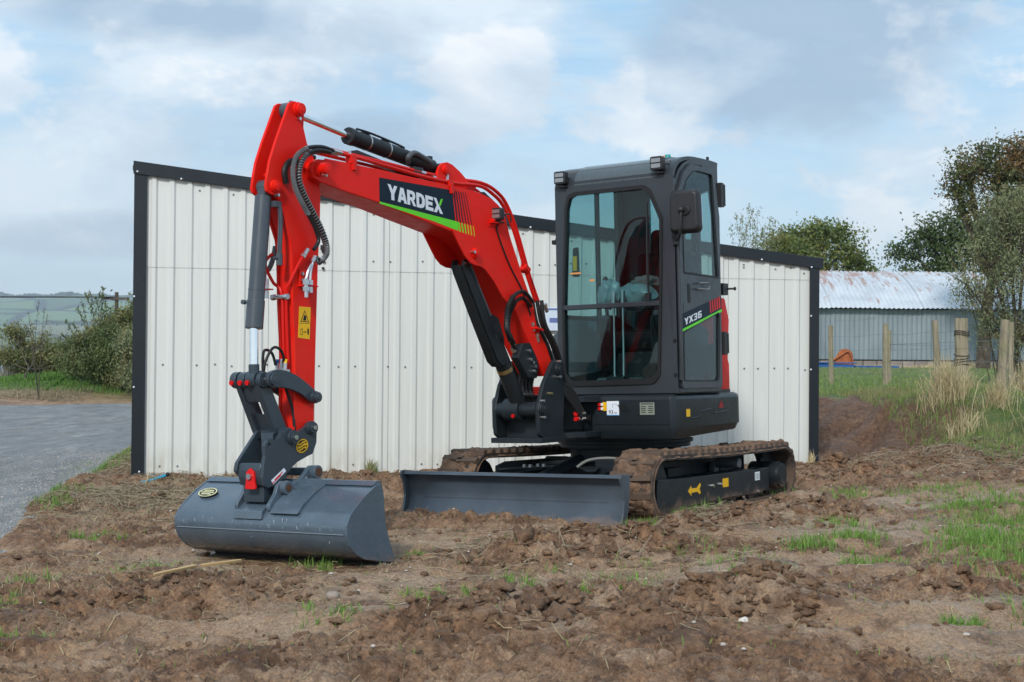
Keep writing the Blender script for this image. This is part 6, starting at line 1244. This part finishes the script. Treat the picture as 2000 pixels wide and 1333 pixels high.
B(lambda mb: loftz(mb, [(rnd([(-.12, -.135), (-.12, -.66), (-.55, -.70), (-.78, -.50), (-.86, -.12), (-.43, -.115), (-.40, -.135)], .05, 3), .778), (rnd([(-.14, -.14), (-.14, -.60), (-.55, -.66), (-.76, -.47), (-.83, -.12), (-.43, -.12), (-.40, -.14)], .05, 3), 1.22), (rnd([(-.22, -.15), (-.22, -.50), (-.52, -.56), (-.70, -.42), (-.76, -.14), (-.43, -.13), (-.40, -.15)], .05, 3), 1.36)]), 'tank_cover', paint('grey_cover_paint', (.05, .058, .065), .4, coat=.2), EX, bev=.015, seg=3)
B(lambda mb: (mb.box((-.57, .60, 1.525), (.09, .06, .085)), mb.cyl((-.60, .63, 1.528), (-.635, .665, 1.53), .008, n=8), mb.cyl((-.635, .665, 1.53), (-.645, .675, 1.53), .014, n=8)), 'side_camera', PLAST, EX, bev=.006)
# ---- cab
YL, YR, XF, XB = .785, -.125, .56, -.40
WS = rnd([(-.066,1.367),(-.030,2.060),(-.008,2.135),(.039,2.152),(.560,2.153),(.608,2.120),(.687,1.937),(.680,1.60),(.650,.926),(.604,.873),(-.017,.866),(-.068,.925)], [0, .05, .03, .04, .04, .03, .04, 0, .05, .06, .06, .05], 4)
FR = rnd([(YR, .785), (YR, 2.22), (YR + .02, 2.245), (.72, 2.245), (YL, 2.20), (YL, .785)], [.0, .02, .02, .03, .03, 0], 3)
cb = MB().prism(FR, 'x', XF - .04, XF, [WS]).build('cab_frame', CABM, EX, bev=.004)
# window seal: ring around the windscreen
WS2 = ring_poly(WS, 1.035)
B(lambda mb: mb.prism(WS2, 'x', XF + .0005, XF + .012, [ring_poly(WS, .985)]), 'windscreen_seal', RUBBER, cb, bev=.003)
def arc(cx, cz, r, a0, a1, n): return [(cx + r * math.cos(R_(a0 + (a1 - a0) * i / n)), cz + r * math.sin(R_(a0 + (a1 - a0) * i / n))) for i in range(n + 1)]
SIDE = [(XF - .001, .785), (XF - .001, 2.06), (.548, 2.13), (.520, 2.20), (.475, 2.262), (.41, 2.312), (.33, 2.345), (.24, 2.360), (-.12, 2.372), (-.135, 2.36), (-.135, 2.0), (-.118, .785)]
UPW = rnd([(.470,1.573),(.478,2.02),(.455,2.12),(.40,2.205),(.30,2.272),(.22,2.284),(.010,2.284),(-.005,2.27),(-.040,1.937),(-.074,1.567)], [.01, .03, .05, .05, .04, .02, .02, .02, .02, .01], 3)
LOW = rnd([(.500,1.185),(.500,.862),(-.020,.860),(-.045,.88),(-.070,1.30),(-.06,1.335)], .012, 2)
HOLE = [(.515, .83), (.515, 2.06), (.49, 2.14), (.43, 2.24), (.32, 2.315), (-.02, 2.322), (-.09, 2.0), (-.085, .83)]
B(lambda mb: mb.prism(SIDE, 'y', YL - .04, YL, [HOLE]), 'side_frame', CABM, cb, bev=.004)
DOOR = rnd([(.525,.815),(.525,2.06),(.50,2.145),(.44,2.248),(.325,2.322),(-.03,2.330),(-.112,2.0),(-.098,.815)], [.02, .05, .05, .08, .05, .03, .02, .02], 4)
dr = MB().prism(DOOR, 'y', YL + .001, YL + .018, [UPW, LOW]).build('door', CABM, EX, bev=.004)
B(lambda mb: mb.prism(ring_poly(UPW, 1.02), 'y', YL + .005, YL + .009), 'door_window', GLASSD, dr)
B(lambda mb: mb.prism(ring_poly(LOW, 1.02), 'y', YL + .005, YL + .009), 'door_window', GLASSD, dr)
B(lambda mb: mb.prism(UPW, 'y', YL + .0185, YL + .022, [ring_poly(UPW, .975)]), 'window_seal', RUBBER, dr); B(lambda mb: mb.prism(LOW, 'y', YL + .0185, YL + .022, [ring_poly(LOW, .97)]), 'window_seal', RUBBER, dr)
B(lambda mb: mb.prism([(.512,1.305),(-.105,1.447),(-.105,1.352),(.512,1.192)], 'y', YL + .0185, YL + .0195), 'door_decal', NAVY, dr)
B(lambda mb: mb.prism([(.512,1.204),(-.108,1.357),(-.108,1.338),(.512,1.188)], 'y', YL + .0197, YL + .0207), 'green_stripe', GREEN, dr)
for i in range(5): xx = .085 - i * .036; w = .014 + i * .002; B(lambda mb: mb.prism([(xx, 1.404 + (.085 - xx) * .23), (xx - w, 1.404 + (.085 - xx + w) * .23), (xx - w - .006, 1.322 + (.085 - xx + w) * .247), (xx - .006, 1.322 + (.085 - xx) * .247)], 'y', YL + .0197, YL + .0205), 'red_bar', REDS, dr)
bl = Vector((.205 - .472, 1.296 - 1.232)); bl.normalize()
letters(dr, (.478, 1.230), bl, (.0, 1), .045, LET, 'Yx36', .060, .010, YL + .0198)
B(lambda mb: mb.prism(rnd([(.425,1.512),(.385,1.505),(.380,1.385),(.420,1.378)], .01, 2), 'y', YL + .0185, YL + .020), 'latch_recess', INK, dr)
B(lambda mb: mb.tube([(.29, YL + .02, 1.478), (.29, YL + .045, 1.478), (.16, YL + .045, 1.480), (.135, YL + .042, 1.495), (.15, YL + .045, 1.522), (.29, YL + .045, 1.515)], .006, 7, 3), 'door_handle', flat('satin_handle', (.25, .26, .27), .35, .8), dr)
for z0, z1 in ((2.07, 2.24), (1.04, 1.20)): B(lambda mb: (mb.box((-.150, YL + .012, (z0 + z1) / 2), (.045, .035, z1 - z0)), mb.cyl((-.178, YL + .022, z0 + .01), (-.178, YL + .022, z1 - .01), .014, n=12)), 'hinge', PLAST, dr, bev=.003)
B(lambda mb: mb.tube([(.535, YL + .012, .87), (.540, YL + .018, 1.0), (.545, YL + .02, 1.2), (.545, YL + .02, 1.80), (.548, YL + .03, 1.86)], .014, 10, 4), 'grab_rail', CABM, cb)
B(lambda mb: [mb.cyl((XF - .005, YL - .014, z), (XF + .012, YL - .014, z), .012, n=8) for z in (.905, 1.13, 1.96, 2.02)], 'frame_stud', RUBBER, cb)
# roof: curved sheet wrapping from the front frame to the back
RP = [(XF + .001, 2.215), (.556, 2.245), (.535, 2.285), (.495, 2.325), (.44, 2.352), (.36, 2.372), (.24, 2.384), (-.02, 2.390), (-.137, 2.386)]
RPi = [(x - .012 if x > .3 else x, z - .02) for x, z in RP]
B(lambda mb: mb.prism([tuple(p)[:2] for p in spline([Vector((*p, 0)) for p in RP], 3)] + [tuple(p)[:2] for p in spline([Vector((*p, 0)) for p in RPi], 3)][::-1], 'y', .03, .66), 'roof_panel', paint('roof_paint', (.060, .075, .085), .28, coat=.4, bumpd=0), cb, ang=40)
RS = [(x - .004, z - .006) for x, z in RP]; RSi = [(x - .016 if x > .3 else x, z - .03) for x, z in RP]
for y0, y1 in ((YR, .0295), (.6605, YL - .0005)):
    B(lambda mb: mb.prism([tuple(p)[:2] for p in spline([Vector((*p, 0)) for p in RS], 3)] + [tuple(p)[:2] for p in spline([Vector((*p, 0)) for p in RSi], 3)][::-1], 'y', y0, y1), 'roof_rail', CABM, cb, ang=40, bev=.012, seg=3)
B(lambda mb: mb.box((-.02, YL - .02, 2.395), (.02, .012, .03)), 'roof_catch', RUBBER, cb)
B(lambda mb: mb.cyl((.10, .50, 2.39), (.10, .50, 2.43), .03, .02, 12), 'beacon_base', flat('orange_plastic', (.6, .18, .02), .4), EX)
B(lambda mb: mb.cyl((.22, .58, 2.385), (.22, .58, 2.415), .025, .018, 12), 'aerial_cap', flat('teal_cap', (.02, .25, .25), .4), EX)
# other sides
B(lambda mb: mb.prism([(-.137, -.12), (-.40, -.12), (-.40, .49), (-.137, .74)], 'z', 2.362, 2.382), 'roof_rear', CABM, cb, bev=.004)
HR = [(.50, .90), (.50, 2.14), (.42, 2.24), (.30, 2.29), (-.28, 2.29), (-.28, .98)]
B(lambda mb: mb.prism([(XF - .045, .785), (XF - .045, 2.10), (.47, 2.25), (.33, 2.34), (XB, 2.36), (XB, .785)], 'y', YR, YR + .035, [HR]), 'side_frame', CABM, cb, bev=.003)
B(lambda mb: mb.box((.005, YR + .018, 1.60), (.022, .03, 1.36)), 'window_bar', CABM, cb)
B(lambda mb: mb.box((.11, YR + .018, 1.32), (.78, .028, .030)), 'window_rail', CABM, cb)
B(lambda mb: mb.prism([(YR + .036, .785), (YR + .036, 2.36), (.50, 2.36), (.50, .785)], 'x', XB, XB + .035, [[(.12, 1.05), (.12, 2.22), (.46, 2.22), (.46, 1.05)]]), 'rear_frame', CABM, cb, bev=.003)
B(lambda mb: (mb.prism([(-.135, YL - .01), (XB, .50), (XB + .01, .48), (-.12, YL - .035)], 'z', .785, 1.12), mb.prism([(-.135, YL - .01), (XB, .50), (XB + .01, .48), (-.12, YL - .035)], 'z', 2.20, 2.36), mb.prism([(XB + .05, .545), (XB, .50), (XB + .01, .48), (XB + .06, .525)], 'z', 1.12, 2.2), mb.prism([(-.137, YL - .01), (-.18, YL - .040), (-.17, YL - .06), (-.125, YL - .035)], 'z', 1.12, 2.2)), 'rear_corner', CABM, cb, bev=.002)
B(lambda mb: mb.prism([(XB + .04, .80), (XF - .05, .80), (XF - .05, .775), (XB + .04, .775)], 'y', YR + .04, YL - .045), 'cab_floor', PLAST, cb)
B(lambda mb: mb.prism([(XB + .04, YR + .04), (XF - .06, YR + .04), (XF - .06, YL - .05), (-.12, YL - .05), (XB + .04, .48)], 'z', 2.30, 2.325), 'headliner', flat('headliner', (.10, .105, .11), .8), cb)
# glass
B(lambda mb: mb.prism([p for p in ring_poly([(-.062,1.395),(-.028,2.060),(-.008,2.130),(.039,2.148),(.560,2.149),(.605,2.116),(.683,1.937),(.672,1.395)], 1.01)], 'x', XF - .018, XF - .013), 'windscreen', GLASS, EX)
B(lambda mb: mb.prism(ring_poly([(-.064,1.375),(.668,1.375),(.646,.926),(.602,.877),(-.017,.870),(-.066,.925)], 1.01), 'x', XF - .018, XF - .013), 'windscreen', GLASS, EX)
B(lambda mb: mb.box((XF + .004, .302, 1.380), (.026, .735, .034)), 'windscreen_bar', CABM, EX, bev=.005)
B(lambda mb: mb.box((.11, YR + .016, 1.62), (.80, .004, 1.36)), 'side_window', GLASS, EX); B(lambda mb: mb.box((XB + .016, .29, 1.635), (.004, .36, 1.2)), 'rear_window', GLASS, EX)
B(lambda mb: (mb.tube([(XF + .012, .598, 1.43), (XF + .022, .590, 1.55), (XF + .018, .597, 2.045)], .006, 6, 4), mb.box((XF + .016, .594, 1.72), (.008, .010, .56)), mb.box((XF + .012, .588, 1.425), (.03, .035, .05))), 'wiper', RUBBER, EX)
# interior
B(lambda mb: (mb.box((-.02, .33, 1.15), (.46, .46, .14)), mb.box((-.20, .33, 1.48), (.13, .44, .62), Matrix.Rotation(R_(-8), 3, 'Y')), mb.box((-.25, .33, 1.86), (.09, .26, .20), Matrix.Rotation(R_(-8), 3, 'Y'))), 'seat', SEATM, EX, bev=.035, seg=3)
B(lambda mb: (mb.box((.0, .33, .94), (.36, .40, .28))), 'seat_base', PLAST, EX, bev=.02)
B(lambda mb: (mb.box((-.123, .33, 1.50), (.02, .22, .46), Matrix.Rotation(R_(-8), 3, 'Y')), mb.box((.02, .33, 1.226), (.34, .22, .012))), 'seat_panel', SEATR, EX, bev=.005)
for y, k in ((.06, 1), (.60, -1)):
    B(lambda mb: mb.prism([(-.22, .95), (-.22, 1.22), (.10, 1.33), (.22, 1.33), (.24, 1.22), (.12, 1.02), (.05, .85), (-.1, .85)], 'y', y - .05, y + .05), 'armrest_console', PLAST, EX, bev=.015, seg=3)
    B(lambda mb: (mb.tube([(.18, y, 1.33), (.20, y, 1.42), (.22, y + .01, 1.52)], .014, 8, 3), mb.ball((.222, y + .012, 1.56), .030, 10, 8, (1, .9, 1.6))), 'joystick', PLAST, EX)
def crumple(mb, c, r, seed, sc=(1, 1, 1)):
    bm = bmesh.new(); bmesh.ops.create_icosphere(bm, subdivisions=3, radius=1); V = np.array([v.co[:] for v in bm.verts]); Fa = [[v.index for v in f.verts] for f in bm.faces]; bm.free()
    n = perlin(V[:, 0] * 2.2 + seed, V[:, 1] * 2.2 + V[:, 2] * 2.5, 3) * .4 + np.abs(perlin(V[:, 2] * 5 + seed, V[:, 0] * 5 + V[:, 1] * 4, 5)) * .3; V = V * (1 + n)[:, None] * r * np.array(sc) + np.array(c); mb.add([tuple(v) for v in V], [tuple(f) for f in Fa])
B(lambda mb: crumple(mb, (.24, .115, 1.48), .075, 3, (1, 1, 1.2)), 'plastic_joystick_cover', COVERM, EX, ang=60)
B(lambda mb: crumple(mb, (.20, .30, 1.46), .085, 8, (1, 1.5, 1.0)), 'plastic_joystick_cover', COVERM, EX, ang=60)
B(lambda mb: crumple(mb, (.16, .36, 1.555), .06, 12, (1, 1.6, .7)), 'folded_cloth', flat('grey_cloth', (.20, .17, .17), .9), EX, ang=60)
for y in (.215, .285): B(lambda mb: (mb.tube([(.38, y, .84), (.37, y, 1.1), (.36, y - .005, 1.45)], .008, 8, 3), mb.cyl((.36, y - .005, 1.40), (.358, y - .005, 1.49), .016, .018, 10)), 'travel_lever', STEEL, EX)
for y in (.14, .36): B(lambda mb: mb.box((.40, y, .87), (.11, .13, .014), Matrix.Rotation(R_(22), 3, 'Y')), 'foot_pedal', flat('pedal_metal', (.16, .17, .17), .4, .5), EX, bev=.004)
B(lambda mb: mb.prism([(.46, .80), (.44, .90), (.36, .92), (.33, .80)], 'y', .18, .32), 'lever_base', PLAST, EX, bev=.01)
B(lambda mb: crumple(mb, (.34, .08, .83), .05, 21, (1, 1.3, .5)), 'crumpled_bag', flat('yellowish_bag', (.35, .36, .22), .5), EX, ang=60)
B(lambda mb: mb.tube([(.34, .50, 1.30), (.36, .53, 1.20), (.38, .55, 1.05), (.36, .52, .92), (.33, .46, .85)], .008, 7, 5), 'loose_cable', RUBBER, EX)
B(lambda mb: mb.prism([(.30, .80), (.34, 1.28), (.26, 1.40), (.14, 1.38), (.14, .80)], 'y', .47, .56), 'side_console', PLAST, EX, bev=.015)
B(lambda mb: (mb.cyl((.345, .53, 1.33), (.36, .53, 1.33), .018, n=14)), 'gauge', STEEL, EX)
B(lambda mb: mb.box((XF - .012, .02, 1.615), (.002, .085, .012)), 'glass_sticker', flat('orange_print', (.55, .25, .08), .5), EX); B(lambda mb: mb.box((XF - .012, .150, 1.56), (.002, .038, .014)), 'glass_sticker', bpy.data.materials['orange_print'], EX)
# mirrors
mr = MB(); 
def rbox(mb, cx, cy, cz, w, h, d, yaw=0, k=1.):
    pr = rnd([(-w / 2, -h / 2), (w / 2, -h / 2), (w / 2 * .93, h / 2), (-w / 2 * .96, h / 2)], w * .20, 5); ry = Matrix.Rotation(yaw, 3, 'Z'); n = len(pr); vs = []
    for s, x in ((.86, d * .0), (1.0, -d * .45), (1.0, -d)):
        for p in pr: vs.append(Vector((cx, cy, cz)) + ry @ Vector((x, p[0] * s, p[1] * s)))
    fs = [tuple(range(n - 1, -1, -1)), tuple(range(2 * n, 3 * n))] + [(k_ * n + i, k_ * n + (i + 1) % n, (k_ + 1) * n + (i + 1) % n, (k_ + 1) * n + i) for k_ in range(2) for i in range(n)]
    mb.add(vs, fs)
rbox(mr, .665, .905, 1.962, .212, .285, .075, R_(6)); mr = mr.build('wing_mirror', PLAST, EX, bev=.010, seg=3)
B(lambda mb: mb.cyl((.658, .915, 1.965), (.672, .913, 1.965), .040, .034, 20), 'pivot_boss', PLAST, mr, bev=.004)
B(lambda mb: mb.prism(rnd([(.81, 1.84), (1.0, 1.84), (.995, 2.08), (.82, 2.08)], .03, 3), 'x', .578, .583), 'mirror_glass', CHROME, mr)
B(lambda mb: mb.tube([(.55, .80, 1.80), (.60, .83, 1.785), (.66, .87, 1.80), (.690, .893, 1.84), (.694, .900, 1.92), (.690, .905, 1.965)], .010, 8, 4), 'mirror_arm', PLAST, mr)
B(lambda mb: (mb.ball((.693, .900, 1.968), .022, 10, 8), mb.box((.55, .795, 1.79), (.06, .035, .07))), 'mirror_clamp', STEEL if False else PLAST, mr, bev=.004)
B(lambda mb: (mb.prism(rnd([(-.022, 1.595), (.034, 1.59), (.030, 1.80), (-.012, 1.79)], .015, 3), 'x', XF - .05, XF - .035)), 'inner_mirror', PLAST, EX, bev=.004); B(lambda mb: mb.box((XF - .0335, .005, 1.685), (.002, .030, .10)), 'yellow_sticker', YEL, EX)
for z in (1.86, 1.99): B(lambda mb: (mb.cyl((.52, YR - .02, z), (.52, YR, z), .014, n=8)), 'frame_stud', RUBBER, cb)
B(lambda mb: mb.box((.53, YR - .022, 1.84), (.05, .03, .03)), 'door_stop', RUBBER, cb, bev=.003)
# ---- slew ring and undercarriage
B(lambda mb: (mb.cyl((-.15, 0, .30), (-.15, 0, .40), .40, n=40), mb.cyl((-.15, 0, .40), (-.15, 0, .49), .47, n=40), mb.cyl((-.15, 0, .43), (-.15, 0, .455), .49, n=40)), 'slew_ring', UNDER, EX, bev=.004)
uc = MB(); uc.prism(rnd([(.42, -.40), (.48, -.20), (.48, .20), (.42, .40), (-.62, .42), (-.72, .2), (-.72, -.2), (-.62, -.42)], .04, 3), 'z', .17, .31)
for s in (-1, 1):
    for xa in (-.55, .28): uc.box((xa, s * .50, .22), (.20, .22, .12))
uc = uc.build('undercarriage_frame', UNDER, EX, bev=.006)
def path_pt(s, per=None):
    """track centre line: x, z and tangent angle at arc length s"""
    xf, zf, rf, xr, zr, rr_ = .83, .190, .192, -1.135, .168, .188
    Lb = xf - xr; La = math.pi * rf; Lc = math.pi * rr_; tot = 2 * Lb + La + Lc; s = s % tot
    if s < Lb: t = s / Lb; sag = .012 * math.sin(math.pi * t); x = xr + Lb * t; z = (zr + rr_) * (1 - t) + (zf + rf) * t - sag; return x, z, math.atan2((zf + rf - zr - rr_), Lb), tot
    s -= Lb
    if s < La: a = math.pi / 2 - s / rf; return xf + rf * math.cos(a), zf + rf * math.sin(a), a - math.pi / 2, tot
    s -= La
    if s < Lb: t = s / Lb; return xf - Lb * t, (zf - rf) * (1 - t) + (zr - rr_) * t, math.pi, tot
    s -= Lb; a = -math.pi / 2 - s / rr_; return xr + rr_ * math.cos(a), zr + rr_ * math.sin(a), a - math.pi / 2, tot
TOT = path_pt(0)[3]
TRK = paint('track_rubber', (.030, .027, .026), .75, var=.3, dirt=.5, dirt_z=.8, dirtcol=(.16, .10, .065), bumpd=.003, scale=8)
MUDT = newmat('caked_mud'); m, nt_, b, tc = MUDT; o_ = tc.outputs['Object']
c = mixc(nt_, ramp(nt_, noise(nt_, o_, 11, 7, .7), [(.3, 0), (.7, 1)]), (.075, .040, .024), (.30, .18, .11)); c = mixc(nt_, ramp(nt_, noise(nt_, o_, 60, 4, .7), [(.5, 0), (.75, .6)]), c, (.06, .04, .028))
L_(nt_, c, b.inputs['Base Color']); b.inputs['Roughness'].default_value = .85; bump(nt_, b, noise(nt_, o_, 55, 7, .75), .9, .02); MUDT = MUDT[0]
lug_me = None
for side in (1, -1):
    y0, y1 = (.525, .825) if side > 0 else (-.825, -.525)
    co = []; lo = []; n = 150
    prof = [(y0, -.022), (y0, .012), (y1, .012), (y1, -.022)]
    for i in range(n):
        x, z, a, _ = path_pt(TOT * i / n); nx_, nz_ = -math.sin(a), math.cos(a)
        for (y, h) in prof: co.append((x + nx_ * h, y, z + nz_ * h))
    for i in range(n):
        j = (i + 1) % n
        for k in range(4): lo += [4 * i + k, 4 * i + (k + 1) % 4, 4 * j + (k + 1) % 4, 4 * j + k]
    belt = arr_mesh('track', np.array(co), np.array(lo), 4, TRK, EX, smooth=False); belt['label'] = 'mud caked rubber track on the cab side' if side > 0 else 'rubber track on the far side'
    NL = 52
    for i in range(NL):
        x, z, a, _ = path_pt(TOT * (i + .3) / NL)
        if lug_me is None:
            mb = MB(); pr = [(-.026, .0), (-.018, .030), (.018, .030), (.026, .0)]
            for (ya, yb, dx) in ((-.145, .02, -.012), (-.02, .145, .014)):
                vs = [(px + dx, ya, pz) for px, pz in pr] + [(px + dx * .6, yb, pz) for px, pz in pr]; mb.add(vs, [(0, 1, 2, 3), (7, 6, 5, 4), (0, 4, 5, 1), (1, 5, 6, 2), (2, 6, 7, 3), (3, 7, 4, 0)])
            lug = mb.build('tread_lug', TRK, belt, bev=0); lug_me = lug.data
        else: lug = bpy.data.objects.new('tread_lug', lug_me); COL.objects.link(lug); lug.parent = belt
        nx_, nz_ = -math.sin(a), math.cos(a); lug.location = (x + nx_ * .009, (y0 + y1) / 2, z + nz_ * .009); lug.rotation_euler = (0, -a, 0)
    # caked mud on the outside of the belt
    ns, nw = 420, 44; s_a = -.28 if side > 0 else .9; Ltop = 1.965; s_b = Ltop + math.pi * .192 + (.25)
    S, Wd = np.meshgrid(np.linspace(s_a, s_b, ns), np.linspace(0, 1, nw), indexing='ij'); Sf, Wf = S.ravel(), Wd.ravel()
    base = np.array([path_pt(s)[:3] for s in Sf]); off = .024 + .038 * fbm(Sf * 5, Wf * 1.6 + side * 9, 4, 100) + .030 * cells(Sf * 11, Wf * 3.4 + side * 5, 7) + .016 * cells(Sf * 26, Wf * 8, 9) + .008 * fbm(Sf * 40, Wf * 14, 3, 101) - .006
    front = sst(Ltop - .4, Ltop + .1, Sf); off = off + .020 * front * (fbm(Sf * 6, Wf * 2, 3, 103)) ; off += .016 * (1 - front) * (side > 0) * sst(.35, .0, np.abs(Wf - .75)) 
    edge = np.minimum(Wf, 1 - Wf); off = off * sst(-.02, .07, edge) - .014 * (1 - sst(0, .06, edge)); off = np.clip(off, -.014, .085)
    yy = y0 - .004 + (y1 - y0 + .008) * Wf + .012 * fbm(Sf * 9, Wf * 3, 2, 104) * (1 - sst(0, .15, edge)); co = np.stack([base[:, 0] - np.sin(base[:, 2]) * off, yy, base[:, 1] + np.cos(base[:, 2]) * off], 1)
    ix = np.arange(ns * nw).reshape(ns, nw); q_ = np.stack([ix[:-1, :-1], ix[1:, :-1], ix[1:, 1:], ix[:-1, 1:]], -1).reshape(-1)
    o = arr_mesh('caked_mud', co, q_, 4, MUDT, belt, smooth=True); o['kind'] = 'stuff'
    ys = 1 if side > 0 else -1; yo = .80 * ys
    fr_ = MB(); fr_.prism([(.86, .235), (.87, .03), (.55, .01), (-.75, .04), (-.76, .21), (.50, .222)], 'y', min(ys * .585, yo - ys * .02), max(ys * .585, yo - ys * .02)); fr_ = fr_.build('track_frame', UNDER, EX, bev=.006)
    B(lambda mb: mb.prism(rnd([(.905,.240),(.915,.048),(.885,.018),(.520,.002),(.480,.037),(-.216,.048),(-.756,.038),(-.770,.214),(.502,.226)], .012, 2), 'y', min(yo - ys * .018, yo), max(yo - ys * .018, yo)), 'side_cover', UNDER, fr_, bev=.004)
    B(lambda mb: mb.prism([(-.98, .12), (-.98, .30), (.60, .325), (.72, .30), (.72, .12)], 'y', min(ys * .530, ys * .560), max(ys * .530, ys * .560)), 'inner_plate', UNDER, fr_, bev=.004)
    B(lambda mb: mb.cyl((.83, ys * .60, .185), (.83, ys * .745, .185), .172, n=32), 'idler_wheel', UNDER, fr_, bev=.01)
    sp_ = MB(); nn = 17; pts = []
    for i in range(nn * 4): a = 2 * math.pi * i / (nn * 4); r = .150 if i % 4 in (0, 1) else .176; pts.append((-1.135 + r * math.cos(a), .168 + r * math.sin(a)))
    sp_.prism(pts, 'y', min(ys * .655, ys * .69), max(ys * .655, ys * .69)); sp_.build('drive_sprocket', UNDER, fr_, bev=.002)
    B(lambda mb: (mb.cyl((-1.03, ys * .60, .150), (-1.03, ys * .815, .150), .100, n=32), mb.cyl((-1.03, ys * .815, .150), (-1.03, ys * .842, .150), .092, .088, 32), mb.cyl((-1.03, ys * .842, .150), (-1.03, ys * .846, .150), .066, n=24)), 'travel_motor', UNDER, fr_, bev=.005)
    B(lambda mb: mb.box((-.83, ys * .74, .13), (.13, .11, .17)), 'motor_guard', UNDER, fr_, bev=.01)
    B(lambda mb: [mb.cyl((x, ys * .62, .045), (x, ys * .77, .045), .055, n=20) for x in (-.62, -.30, .02, .34, .64)], 'track_roller', UNDER, fr_, bev=.004)
    B(lambda mb: (mb.cyl((-.36, ys * .62, .275), (-.36, ys * .80, .275), .034, n=20), mb.box((-.36, ys * .60, .24), (.08, .04, .08))), 'carrier_roller', CYL, fr_, bev=.003)
    B(lambda mb: [mb.cyl((x, yo, z), (x, yo + ys * .012, z), .012, n=8) for x, z in ((.10, .148), (-.03, .150), (-.02, .025), (.46, .018), (-.40, .032), (-.66, .055))], 'cover_bolt', STEEL, fr_)
    if side > 0:
        ar = B(lambda mb: mb.prism([(.480, .138), (.430, .172), (.432, .153), (.345, .152), (.300, .180), (.285, .168), (.305, .142), (.290, .116), (.305, .106), (.345, .126), (.432, .124), (.430, .104)], 'y', .8008, .8018), 'arrow_decal', YEL, fr_)
        B(lambda mb: mb.box((-.11, .8013, .155), (.095, .001, .060)), 'yellow_label', YEL, fr_); B(lambda mb: mb.box((-.66, .8013, .165), (.085, .001, .060)), 'white_label', WHT, fr_)
        B(lambda mb: [mb.box((-.685 + k * .026, .8022, .165), (.012, .0006, .044)) for k in range(3)], 'label_print', GREYP, fr_)
# ---- blade
BP = [tuple(p)[:2] for p in spline([Vector((*p, 0)) for p in [(1.425,.262),(1.437,.285),(1.415,.300),(1.392,.288),(1.372,.250),(1.360,.205),(1.357,.150),(1.365,.105),(1.385,.060),(1.412,.022),(1.436,-.010)]], 4)]
BPo = [(x - .014, z) for x, z in BP[12:]][::-1]
bd = MB().prism([(x, z) for x, z in BP[4:]] + [(BP[-1][0] - .014, BP[-1][1] - .002)] + [(x - .013, z) for x, z in BP[8:-1]][::-1], 'y', -.815, .815).build('dozer_blade', BLADEM, EX, ang=40)
B(lambda mb: mb.tube([(1.415, -.815, .292), (1.415, .815, .292)], .013, 10), 'top_roll', BLADEM, bd)
B(lambda mb: mb.prism([(1.404, .046), (1.416, .048), (1.452, -.012), (1.438, -.016)], 'y', -.813, .813), 'cutting_edge', BLADEM, bd, bev=.002)
EP = rnd([(1.330,.300),(1.440,.310),(1.455,.285),(1.425,.235),(1.408,.150),(1.425,.075),(1.466,-.005),(1.440,-.015),(1.39,.03),(1.352,.10),(1.345,.20)], .008, 2)
for y0, y1 in ((.815, .833), (-.833, -.815)): B(lambda mb: mb.prism(EP, 'y', y0, y1), 'end_plate', BLADEM, bd, bev=.003)
B(lambda mb: mb.box((1.34, 0, .10), (.04, 1.4, .08)), 'back_stiffener', BLADEM, bd, bev=.004)
for s in (1, -1):
    arm = MB(); vs = []
    for (x, y, z0, z1, w) in ((1.345, s * .42, .06, .17, .03), (.95, s * .34, .13, .255, .035), (.44, s * .22, .17, .29, .04)): vs += [(x, y - w, z0), (x, y + w, z0), (x, y + w, z1), (x, y - w, z1)]
    arm.add(vs, [(0, 3, 2, 1), (8, 9, 10, 11)] + [(k * 4 + i, k * 4 + (i + 1) % 4, (k + 1) * 4 + (i + 1) % 4, (k + 1) * 4 + i) for k in range(2) for i in range(4)])
    arm.build('blade_arm', UNDER, EX, bev=.006)
B(lambda mb: (mb.prism([(.50, -.17), (.95, -.38), (1.0, -.33), (.62, -.04)], 'z', .288, .30), mb.prism([(.50, .17), (.95, .38), (1.0, .33), (.62, .04)], 'z', .288, .30)), 'arm_plate', UNDER, EX, bev=.003)
B(lambda mb: [mb.cyl((x, y, .30), (x, y, .318), .016, n=8) for x, y in ((.72, -.16), (.70, -.22), (.80, -.22), (.78, -.28))], 'plate_bolt', STEEL, EX)
B(lambda mb: (mb.cyl((.50, 0, .33), (1.0, 0, .24), .045, n=24), mb.box((1.30, 0, .17), (.06, .14, .14))), 'blade_cylinder', UNDER, EX, bev=.004); B(lambda mb: mb.cyl((.98, 0, .243), (1.33, 0, .18), .02, n=16), 'piston_rod', CHROME, EX)
B(lambda mb: mb.tube([(.72, .10, .30), (.66, .16, .345), (.58, .28, .355), (.52, .40, .33), (.50, .44, .28)], .010, 8, 5), 'hydraulic_hose', flat('worn_hose', (.18, .18, .17), .5))
B(lambda mb: (mb.box((.60, .32, .30), (.10, .25, .10))), 'hose_box', UNDER, EX, bev=.01)
print('objects', len(bpy.data.objects))
